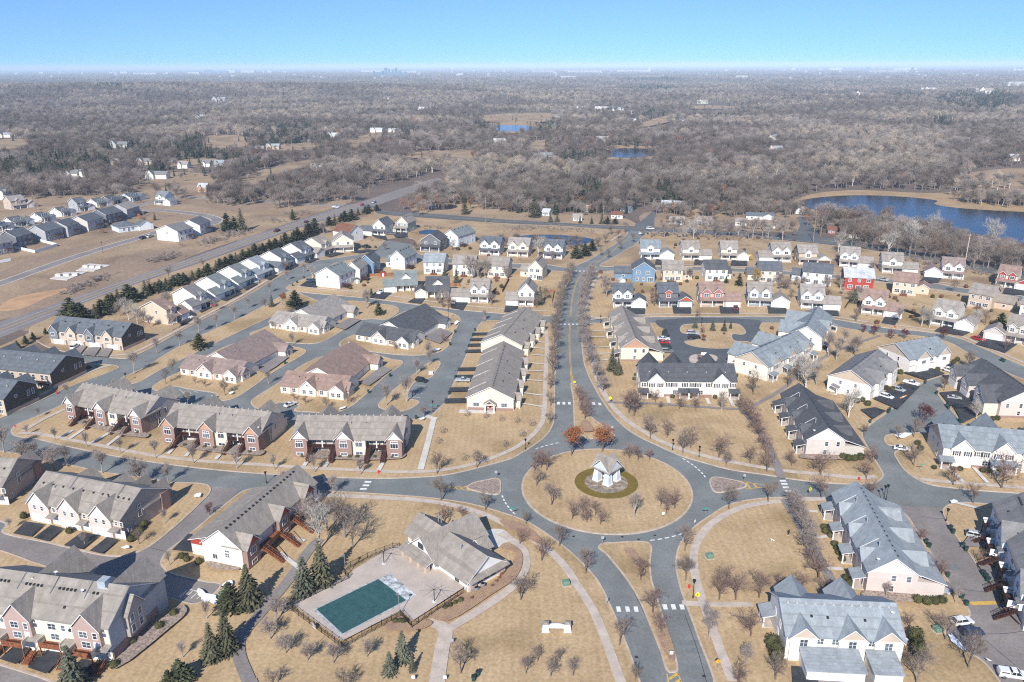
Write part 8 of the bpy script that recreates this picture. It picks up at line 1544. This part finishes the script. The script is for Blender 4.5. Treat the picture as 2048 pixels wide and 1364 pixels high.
# the walker and the dog
def person(px, py, label, face=0.0):
 t = thing('person', label, 'person', G(px, py, ZB), face)
 V = [(0, 0, .95), (0, 0, 1.2), (0, 0, 1.42), (0, 0, 1.52), (0, -.01, 1.64), (0, -.01, 1.75), (.1, 0, .9), (.11, -.1, .5), (.11, -.16, .08), (.11, -.27, .04), (-.1, 0, .9), (-.11, .12, .5), (-.11, .22, .1), (-.11, .12, .04), (.2, 0, 1.4), (.27, -.05, 1.12), (.27, -.2, .92), (.27, -.25, .85), (-.2, 0, 1.4), (-.27, .06, 1.12), (-.27, -.05, .9), (-.27, -.08, .82)]
 E = [(0, 1), (1, 2), (2, 3), (3, 4), (4, 5), (0, 6), (6, 7), (7, 8), (8, 9), (0, 10), (10, 11), (11, 12), (12, 13), (2, 14), (14, 15), (15, 16), (16, 17), (2, 18), (18, 19), (19, 20), (20, 21)]
 Rr = [.15, .14, .15, .06, .105, .07, .10, .075, .05, .045, .10, .075, .05, .045, .075, .05, .04, .045, .075, .05, .04, .045]
 me = bpy.data.meshes.new('body'); me.from_pydata(V, E, []); o = link('body', me, t)
 sm = o.modifiers.new('skin', 'SKIN'); me.skin_vertices.new(name='') if not me.skin_vertices else None
 for i, r in enumerate(Rr): me.skin_vertices[0].data[i].radius = (r, r)
 me.skin_vertices[0].data[0].use_root = True; ss = o.modifiers.new('sub', 'SUBSURF'); ss.levels = ss.render_levels = 2
 me.materials.append(mat('dark trousers', (.02, .022, .03), .9)); 
 j = MB(); j.lathe([(.20, .82), (.21, 1.0), (.19, 1.25), (.2, 1.42), (.08, 1.5)], 10); j.build('jacket', mat('dark jacket', (.03, .03, .035), .9), t)
 f = MB(); f.lathe([(.02, 1.52), (.07, 1.56), (.095, 1.66), (.08, 1.76)], 10, (0, -.03)); f.build('face', mat('skin', (.5, .3, .22), .6), t)
 hr = MB(); hr.lathe([(.10, 1.62), (.118, 1.7), (.1, 1.8), (.03, 1.84)], 10, (0, .015)); hr.build('hair', mat('brown hair', (.06, .035, .02), .8), t)
 for s in (-1, 1): sh = MB(); y0 = -.27 if s > 0 else .04; sh.box(s * .11 - .05, s * .11 + .05, y0, y0 + .27, 0, .09); sh.build('shoe', mat('pale shoe', (.6, .6, .6), .7), t)
person(1577, 1071, 'person in dark clothes walking on the south-east lawn', 1.2)
def quad(px, py, label, face):
 t = thing('dog', label, 'dog', G(px, py, ZB), face)
 V = [(-.3, 0, .5), (0, 0, .52), (.3, 0, .53), (.45, 0, .68), (.55, 0, .76), (.72, 0, .72), (.28, .1, .4), (.28, .1, .2), (.3, .1, .02), (.28, -.1, .4), (.24, -.1, .2), (.28, -.1, .02), (-.3, .1, .42), (-.22, .1, .28), (-.34, .1, .18), (-.3, .1, .02), (-.3, -.1, .42), (-.22, -.1, .28), (-.34, -.1, .18), (-.3, -.1, .02), (-.45, 0, .55), (-.62, 0, .72)]
 E = [(0, 1), (1, 2), (2, 3), (3, 4), (4, 5), (2, 6), (6, 7), (7, 8), (2, 9), (9, 10), (10, 11), (0, 12), (12, 13), (13, 14), (14, 15), (0, 16), (16, 17), (17, 18), (18, 19), (0, 20), (20, 21)]
 Rr = [.12, .13, .15, .09, .1, .05, .07, .045, .04, .07, .045, .04, .09, .06, .04, .04, .09, .06, .04, .04, .04, .025]
 me = bpy.data.meshes.new('body'); me.from_pydata(V, E, []); o = link('body', me, t); o.modifiers.new('skin', 'SKIN')
 if not me.skin_vertices: me.skin_vertices.new(name='')
 for i, r in enumerate(Rr): me.skin_vertices[0].data[i].radius = (r, r)
 me.skin_vertices[0].data[0].use_root = True; ss = o.modifiers.new('sub', 'SUBSURF'); ss.levels = ss.render_levels = 1; me.materials.append(mat('white and tan dog coat', (.72, .68, .6), .9, .3, 3))
 e = MB()
 for s in (-1, 1): e.add([(.5, s * .05, .82), (.56, s * .05, .82), (.5, s * .11, .74)], [(0, 1, 2)])
 e.build('ear', mat('tan ear', (.35, .22, .12), .9), t)
quad(1545, 1083, 'pale dog on the south-east lawn ahead of the walker', 2.6)
# ---------------------------------------------------------------- the wood: one mass of bare and evergreen trees
PROTO = bpy.data.collections.new('wood kinds')
def proto(name, parts):
 b = MB(); mats = []
 for (m, mt_) in parts:
  k = len(mats); mats.append(mt_); n = len(b.v); b.v += m.v; b.f += [[i + n for i in f] for f in m.f]; b.m += [k] * len(m.f)
 o = bpy.data.objects.new(name, b.mesh(name, mats)); PROTO.objects.link(o); return o
def wmat(n, c, r=.34): return mat(n, c, 1, .12, .25, .02, rnd=r)
WB = [wmat('wood twigs brown', (.245, .20, .17)), wmat('wood twigs grey', (.335, .285, .25)), wmat('wood twigs tan', (.45, .37, .29)), wmat('wood twigs russet', (.34, .19, .12))]
WB.append(wmat('wood twigs dark', (.165, .13, .108))); WK = wmat('wood trunks', (.25, .21, .185)); WKW = wmat('wood white trunks', (.58, .54, .49)); WE = [wmat('wood spruce', (.075, .09, .062), .3), wmat('wood pine', (.085, .095, .05), .3)]
kinds = []
for i in range(7):      # 0..6 bare
 t, c, _ = bare_meshes(400 + i, 15, .16, [1.1, 1.3, 1.2, .8, 1.4, 1.2, .7][i], 10, .045, .66, 7, lev=3)
 proto('%02d wood tree' % i, [(t, WK if i != 6 else WKW), (c, [WB[0], WB[1], WB[4], WB[2], WB[1], WB[0], WB[2]][i])])
t, c, lf = bare_meshes(410, 12, .18, 1, 8, .06, .62, 4, leaf=.3); proto('07 wood oak', [(t, WK), (c, WB[3]), (lf, WB[3])])
for i in range(3): t, c = conifer(420 + i, 14, 3.4, 15, 9, size=.85); proto('%02d wood spruce' % (8 + i), [(t, WK), (c, WE[0] if i < 2 else WE[1])])
t, c = conifer(425, 12, 4.2, 9, 10, 0, low=.25, flat_=True, size=1.0); proto('11 wood pine', [(t, WK), (c, WE[1])])
t, c, _ = bare_meshes(430, 4, .05, 1.5, 7, .05, .7, 4, lev=2); proto('12 wood scrub', [(t, WK), (c, WB[1])])
EDGE = [(-700, 440), (-300, 430), (0, 398), (60, 402), (80, 396), (230, 390), (290, 384), (318, 380), (400, 406), (425, 414), (470, 414), (520, 412), (560, 402), (640, 394), (700, 388), (770, 370), (830, 356), (872, 346), (886, 340), (890, 362), (858, 377), (800, 398), (778, 412), (810, 421), (850, 420), (880, 402), (990, 396), (1010, 420), (1060, 424), (1080, 414), (1200, 420), (1290, 418), (1340, 408), (1420, 430), (1500, 434), (1560, 424), (1590, 398), (1640, 382), (1700, 377), (1850, 383), (1905, 380), (1950, 340), (2060, 330), (2300, 330), (2700, 330)]
def edge_y(x):
 for (x0, y0), (x1, y1) in zip(EDGE, EDGE[1:]):
  if x0 <= x <= x1 and x1 > x0: return y0 + (y1 - y0) * (x - x0) / (x1 - x0)
 return 420
def inside(p, poly):
 r = False; n = len(poly)
 for i in range(n):
  a, b = poly[i - 1], poly[i]
  if (a[1] > p[1]) != (b[1] > p[1]) and p[0] < (b[0] - a[0]) * (p[1] - a[1]) / (b[1] - a[1]) + a[0]: r = not r
 return r
def toPx(x, y, z=0):
 d = Vector((x, y, z - H)); f = d.dot(FW); return 1024 + F * d.dot(RT) / f, 682 - F * d.dot(UP) / f
CLEAR = FIELDS[:15] + PONDS + [LAKE, [(1580, 412), (1600, 396), (1640, 385), (1720, 380), (1850, 386), (1900, 384), (1940, 372), (2060, 366), (2300, 380), (2300, 560)]]
HS = [(px, py, w) for px, py, w, _, _ in WOODS]
BOXC = [(min(p[0] for p in c), max(p[0] for p in c), min(p[1] for p in c), max(p[1] for p in c), c) for c in CLEAR]
EV = [(60, 345, 90, 22), (150, 330, 70, 16), (260, 305, 60, 14), (395, 300, 60, 22), (470, 300, 30, 14), (545, 280, 70, 16), (590, 262, 50, 12), (490, 330, 40, 12), (300, 340, 40, 14), (795, 272, 50, 9), (970, 258, 26, 10), (1090, 262, 50, 12), (1290, 178, 70, 7), (1310, 230, 36, 8), (1960, 205, 90, 22), (1810, 195, 40, 10), (1880, 250, 40, 12), (1160, 325, 40, 12), (215, 175, 40, 6), (1340, 395, 30, 18), (1180, 390, 36, 24), (620, 400, 20, 8), (120, 330, 120, 14), (1300, 160, 80, 4), (430, 320, 40, 14), (650, 285, 36, 8), (1440, 240, 20, 8)]
RW = random.Random(5); VX, ROT, SCL, IDX = [], [], [], []
def put(x, y, kind, s):
 VX.append((x, y, hill(x, y) - .3)); ROT.append(RW.uniform(0, 6.28)); SCL.append(s); IDX.append(kind)
BANDS = [(480, 800, 1 / 56.), (800, 1150, 1 / 72.), (1150, 1700, 1 / 100.), (1700, 2600, 1 / 170.), (2600, 4200, 1 / 340.), (4200, 9000, 1 / 1100.), (9000, 15000, 1 / 5000.)]
for r0, r1, dn in BANDS:
 n = int(dn * (r1 * r1 - r0 * r0) * .64)
 for _ in range(n):
  r = math.sqrt(RW.uniform(r0 * r0, r1 * r1)); a = RW.uniform(-.64, .64); x, y = r * math.sin(a), r * math.cos(a)
  px, py = toPx(x, y, hill(x, y) if r > 1300 else 0)
  if px < -160 or px > 2210 or py > edge_y(px): continue
  g_ = math.sin(x * .021 + math.sin(y * .013) * 2) * math.sin(y * .017 + math.sin(x * .011) * 2)
  big = 1.0 if r < 2600 else (1.25 if r < 4200 else (1.25 if r < 9000 else 1.3))
  hp = F * 12 * big / r; px += RW.gauss(0, 7); py += RW.gauss(0, hp * .12)
  if any(b[0] <= px <= b[1] and b[2] <= py <= b[3] + hp and (inside((px, py), b[4]) or inside((px, py - hp * .5), b[4]) or inside((px, py - hp), b[4])) for b in BOXC):
   if RW.random() < .07 and not any(inside((px, py + d_), c) for c in PONDS + [LAKE] for d_ in (0, -2)): put(x, y, RW.choice((12, 12, 0, 3, 9)), RW.uniform(.4, .8))
   continue
  if r < 3500 and any(abs(px - hx) < hw * .55 + 1 and -2.5 < py - hy < hp * .55 for hx, hy, hw in HS): continue
  if r < 3000 and g_ < -.55 and RW.random() < .35: put(x, y, 12, RW.uniform(.7, 1.6)); continue
  ev = max([1 - ((px - e[0]) / e[2]) ** 2 - ((py - e[1]) / e[3]) ** 2 for e in EV])
  u = RW.random()
  if ev > -.3 and u < .8 * min(1, .25 + ev * 3): k = RW.choice((8, 9, 10, 11))
  elif u < .035: k = RW.choice((8, 9, 10, 11))
  elif u < .06: k = 7
  else:
   g2 = math.sin(x * .0067 + 3 * math.sin(y * .0041)) * math.sin(y * .0059 + 2 * math.sin(x * .0053)) + .5 * g_ + RW.uniform(-.25, .25); k = RW.choice((2, 2, 0, 5)) if g2 < -.25 else (RW.choice((0, 5, 1, 4, 2)) if g2 < .35 else RW.choice((3, 6, 1, 4, 3)))
  s = RW.choice((RW.uniform(.5, .85), RW.uniform(.8, 1.25), RW.uniform(.8, 1.1))) * (1.0 if k < 8 else .85) * (.8 if r < 640 else 1)
  put(x, y, k, s * (1 + (big - 1) * .75))
# scrub along the highway, ponds and dry banks
def scrub(pts, n, w, s0, s1, kinds=(12,)):
 P = px2(pts)
 for _ in range(n):
  i = RW.randrange(len(P) - 1); q = P[i].lerp(P[i + 1], RW.random()) + Vector((RW.gauss(0, w), RW.gauss(0, w))); VX.append((q.x, q.y, 0)); ROT.append(RW.uniform(0, 6.28)); SCL.append(RW.uniform(s0, s1)); IDX.append(RW.choice(kinds))
scrub([(130, 590), (170, 572), (205, 556)], 90, 3, .4, .8); scrub([(305, 524), (350, 512)], 50, 3, .5, .9); scrub([(400, 490), (440, 478), (480, 466)], 80, 4, .6, 1.0); scrub([(590, 430), (620, 425), (540, 445), (560, 440)], 30, 4, .5, .9)
scrub([(840, 400), (880, 398), (1000, 420), (1060, 426)], 60, 6, .6, 1.2, (12, 0, 1)); scrub([(1010, 460), (1100, 457), (1190, 465)], 120, 4, .3, .6); scrub([(1000, 492), (1040, 496), (1110, 500), (1200, 492)], 60, 3, .3, .7, (12, 0)); scrub([(820, 470), (850, 455), (890, 458)], 40, 3, .3, .6); scrub([(840, 422), (870, 404), (930, 402), (990, 412)], 160, 9, .4, .9, (12, 0, 1, 7)); scrub([(150, 645), (300, 590), (450, 535), (600, 480), (740, 428)], 160, 3, .3, .7); scrub([(60, 395), (240, 392), (420, 398), (560, 398)], 60, 5, .5, 1, (12, 0, 1)); scrub([(1290, 470), (1400, 473), (1540, 480)], 120, 4, .4, .8); scrub([(1800, 520), (1900, 536), (2040, 566)], 80, 4, .5, 1.0); scrub([(1040, 424), (1130, 426), (1250, 424)], 70, 5, .4, .8, (0, 1, 2, 4, 5, 8, 7)); scrub([(1310, 424), (1400, 432), (1500, 430), (1590, 426)], 110, 7, .4, .85, (0, 1, 2, 4, 5, 7)); scrub([(1330, 450), (1450, 455), (1580, 460)], 60, 6, .3, .55, (0, 1, 3, 5, 7)); scrub([(1640, 446), (1700, 470), (1760, 482), (1900, 496), (1990, 512), (2060, 526)], 240, 8, .4, 1.0, (12, 0, 1, 2, 4, 5, 7)); scrub([(1640, 440), (1700, 462), (1780, 474), (1870, 482)], 90, 8, .7, 1.15, (0, 1, 2, 4, 7)); scrub([(1880, 484), (1960, 496), (2050, 514)], 60, 6, .4, .7, (0, 1, 4, 7)); scrub([(1950, 404), (2000, 407), (2060, 410)], 110, 9, .5, .85, (0, 1, 5, 6)); scrub([(1905, 384), (1960, 372), (2060, 366)], 80, 14, .5, .9, (0, 1, 2, 6)); scrub([(560, 414), (620, 405), (700, 400)], 60, 6, .6, 1.2, (12, 0, 1))
me = bpy.data.meshes.new('bare_woods'); me.from_pydata(VX, [], [])
for nm, tp, dat in (('rot', 'FLOAT', ROT), ('scl', 'FLOAT', SCL), ('idx', 'INT', IDX)): me.attributes.new(nm, tp, 'POINT').data.foreach_set('value', dat)
wood = link('woods', me); wood['kind'] = 'stuff'
ng = bpy.data.node_groups.new('wood planting', 'GeometryNodeTree'); ng.interface.new_socket('Geometry', in_out='INPUT', socket_type='NodeSocketGeometry'); ng.interface.new_socket('Geometry', in_out='OUTPUT', socket_type='NodeSocketGeometry')
N, L = ng.nodes, ng.links; gi, go = N.new('NodeGroupInput'), N.new('NodeGroupOutput'); ip = N.new('GeometryNodeInstanceOnPoints'); ci = N.new('GeometryNodeCollectionInfo'); ci.inputs[0].default_value = PROTO; ci.inputs[1].default_value = True; ci.inputs[2].default_value = True
def att(nm, tp): a = N.new('GeometryNodeInputNamedAttribute'); a.data_type = tp; a.inputs[0].default_value = nm; return a.outputs[0]
cx = N.new('ShaderNodeCombineXYZ'); L.new(att('rot', 'FLOAT'), cx.inputs[2]); e2r = N.new('FunctionNodeEulerToRotation'); L.new(cx.outputs[0], e2r.inputs[0])
L.new(gi.outputs[0], ip.inputs['Points']); L.new(ci.outputs[0], ip.inputs['Instance']); ip.inputs['Pick Instance'].default_value = True; L.new(att('idx', 'INT'), ip.inputs['Instance Index']); L.new(e2r.outputs[0], ip.inputs['Rotation']); L.new(att('scl', 'FLOAT'), ip.inputs['Scale']); L.new(ip.outputs[0], go.inputs[0])
gm = wood.modifiers.new('planting', 'NODES'); gm.node_group = ng
# ---------------------------------------------------------------- far town
FT = 'distant city buildings'
def far_block(px, py, wpx, hpx, dist, label, m, group, win=False, name='distant_building'):
 """reads about wpx by hpx in the photograph; dist 0 means where its foot meets the plain"""
 if not dist: dist = min(15500, G(px, max(py, 135.5)).y)
 x = (px - 1024) / F * 1.03; wd, ht = wpx / F * dist * 1.05, hpx / F * dist + 13; zt = 0
 t = thing(name, label, 'building', (x * dist, dist, hill(x * dist, dist)), 0, group); b = MB(); dp = max(18, min(wd * .5, 150)); b.box(-wd / 2, wd / 2, 0, dp, -5, ht); b.build('wall', m, t)
 r = MB(); r.box(-wd / 2 - .6, wd / 2 + .6, -.6, dp + .6, ht, ht + max(1, ht * .05)); r.build('roof', R_['pale'], t)
 if ht > 12:
  g2 = MB(); n = min(8, max(2, int(ht / 4)))
  for i in range(n): z = (ht + max(0, zt)) * (i + .35) / n; g2.box(-wd * .46, wd * .46, -.25, -.02, z, z + ht / n * .35)
  g2.build('window_band', GLASS, t)
FW_ = mat('far white wall', (.66, .66, .64), .7, .03); FB = mat('far glass tower', (.10, .22, .36), .4, .1); FC = mat('far tan wall', (.5, .42, .35), .8, .1)
for i, (px, w, h_, lb) in enumerate([(772, 3, 4, 'small tower standing off west of the skyline'), (788, 4, 4.5, 'low block at the west of the skyline'), (794, 5, 9.5, 'tallest tower of the skyline'), (800, 3.5, 7, 'slim tower between the two tallest of the skyline'), (807, 5, 6, 'broad block in the middle of the skyline'), (813, 4, 9, 'tall tower in the east of the skyline'), (820, 6, 4.5, 'broad low block at the east of the skyline'), (829, 4, 3, 'last low block of the skyline'), (782, 5, 2.5, 'very low block of the skyline')]): far_block(px, 133.5, w, h_ * 1.1 + 3.5, 9000, lb, FB, FT)
for px, py, w, h_, lb in [(312, 147, 12, 3, 'white hall at the west end of the far trade park'), (350, 149, 40, 2, 'long white sheds of the far trade park'), (440, 148, 20, 2.5, 'white shed east of the trade park'), (467, 144, 14, 5, 'blue-grey office block on the far ridge'), (485, 146, 30, 2.5, 'low pale hall beside the blue-grey offices'), (510, 144.5, 14, 4.5, 'white office block on the far ridge'), (540, 144, 22, 4.5, 'second white office block on the far ridge'), (580, 143, 8, 3, 'small cream block east of the offices'), (780, 144, 60, 2.5, 'very long white warehouse below the skyline'), (830, 146, 40, 2, 'pale warehouse below the skyline'), (931, 152, 9, 4, 'white cube-like hall in the middle distance'), (1065, 143, 5, 5, 'brown tower block with a narrow top'), (1085, 145, 40, 2, 'low white shops beside the brown tower'), (1160, 145, 60, 2, 'long pale shopping centre on the plain'), (1278, 138, 5, 8, 'white tower standing alone'), (1250, 144, 60, 2, 'pale sheds below the white tower'), (1544, 140.5, 7, 5, 'white block on the eastern plain'), (1622, 137.5, 22, 4, 'wide white block on the eastern plain'), (1682, 136, 7, 5, 'blue-grey block on the eastern plain'), (1740, 140.5, 20, 3.5, 'pale apartment slab, western one of two'), (1760, 140, 20, 3.5, 'pale apartment slab, eastern one of two'), (1720, 145, 70, 2, 'long rust-coloured store on the eastern plain'), (1763, 126, 5, 4, 'dark block breaking the horizon'), (1803, 126.5, 4, 2.5, 'smaller dark block on the horizon'), (1975, 142, 50, 2, 'row of white roofs on the eastern plain'), (1130, 158, 26, 2, 'row of white houses in the middle distance'), (1450, 157, 20, 2, 'white roofs in the eastern middle distance'), (1990, 153, 36, 2, 'pale roofs at the eastern edge'), (1960, 171, 30, 3, 'white building by the eastern pines'), (60, 141, 6, 2.5, 'pale tower at the western edge'), (160, 141, 8, 1.5, 'pale roof on the western plain')]:
 far_block(px, py, w, h_ * .8, 0, lb, FC if 'brown' in lb or 'rust' in lb else (FB if 'blue-grey' in lb or 'dark' in lb else FW_), 'distant town buildings')
RS = random.Random(77)
for i in range(70): far_block(RS.uniform(0, 2040), RS.uniform(139, 158), RS.uniform(2, 6), RS.uniform(.8, 1.5), 0, 'tiny pale roof far out on the wooded plain', FW_, 'tiny pale roofs on the far plain')
for px, py, lb in [(2016, 130, 'white water tower on the eastern horizon'), (913, 140, 'slim white water tower below the skyline')]:
 x = (px - 1024) / F; t = thing('water_tower', lb, 'water tower', (x * 12500, 12500, 0), 0, 'water towers'); t.scale = (1.6, 1.6, 1.6); b = MB(); b.lathe([(3, 0), (3, 30), (9, 36), (9, 44), (4, 48)], 12); b.build('tank', FW_, t); b = MB(); b.lathe([(5, -2), (4, 3), (3.2, 6)], 10); b.build('base', FW_, t)
# ---------------------------------------------------------------- air between here and the horizon
HZ = MB(); HZ.box(-300000, 300000, -4000, 300000, -12, 150)
hm = bpy.data.materials.new('hazy air'); hm.use_nodes = True; nt = hm.node_tree; nt.nodes.clear(); o_ = nt.nodes.new('ShaderNodeOutputMaterial'); v_ = nt.nodes.new('ShaderNodeVolumePrincipled')
v_.inputs['Color'].default_value = (.66, .84, 1, 1); v_.inputs['Density'].default_value = .00007; v_.inputs['Anisotropy'].default_value = -.25; nt.links.new(v_.outputs[0], o_.inputs['Volume'])
hz = HZ.build('haze', hm); hz['kind'] = 'stuff'
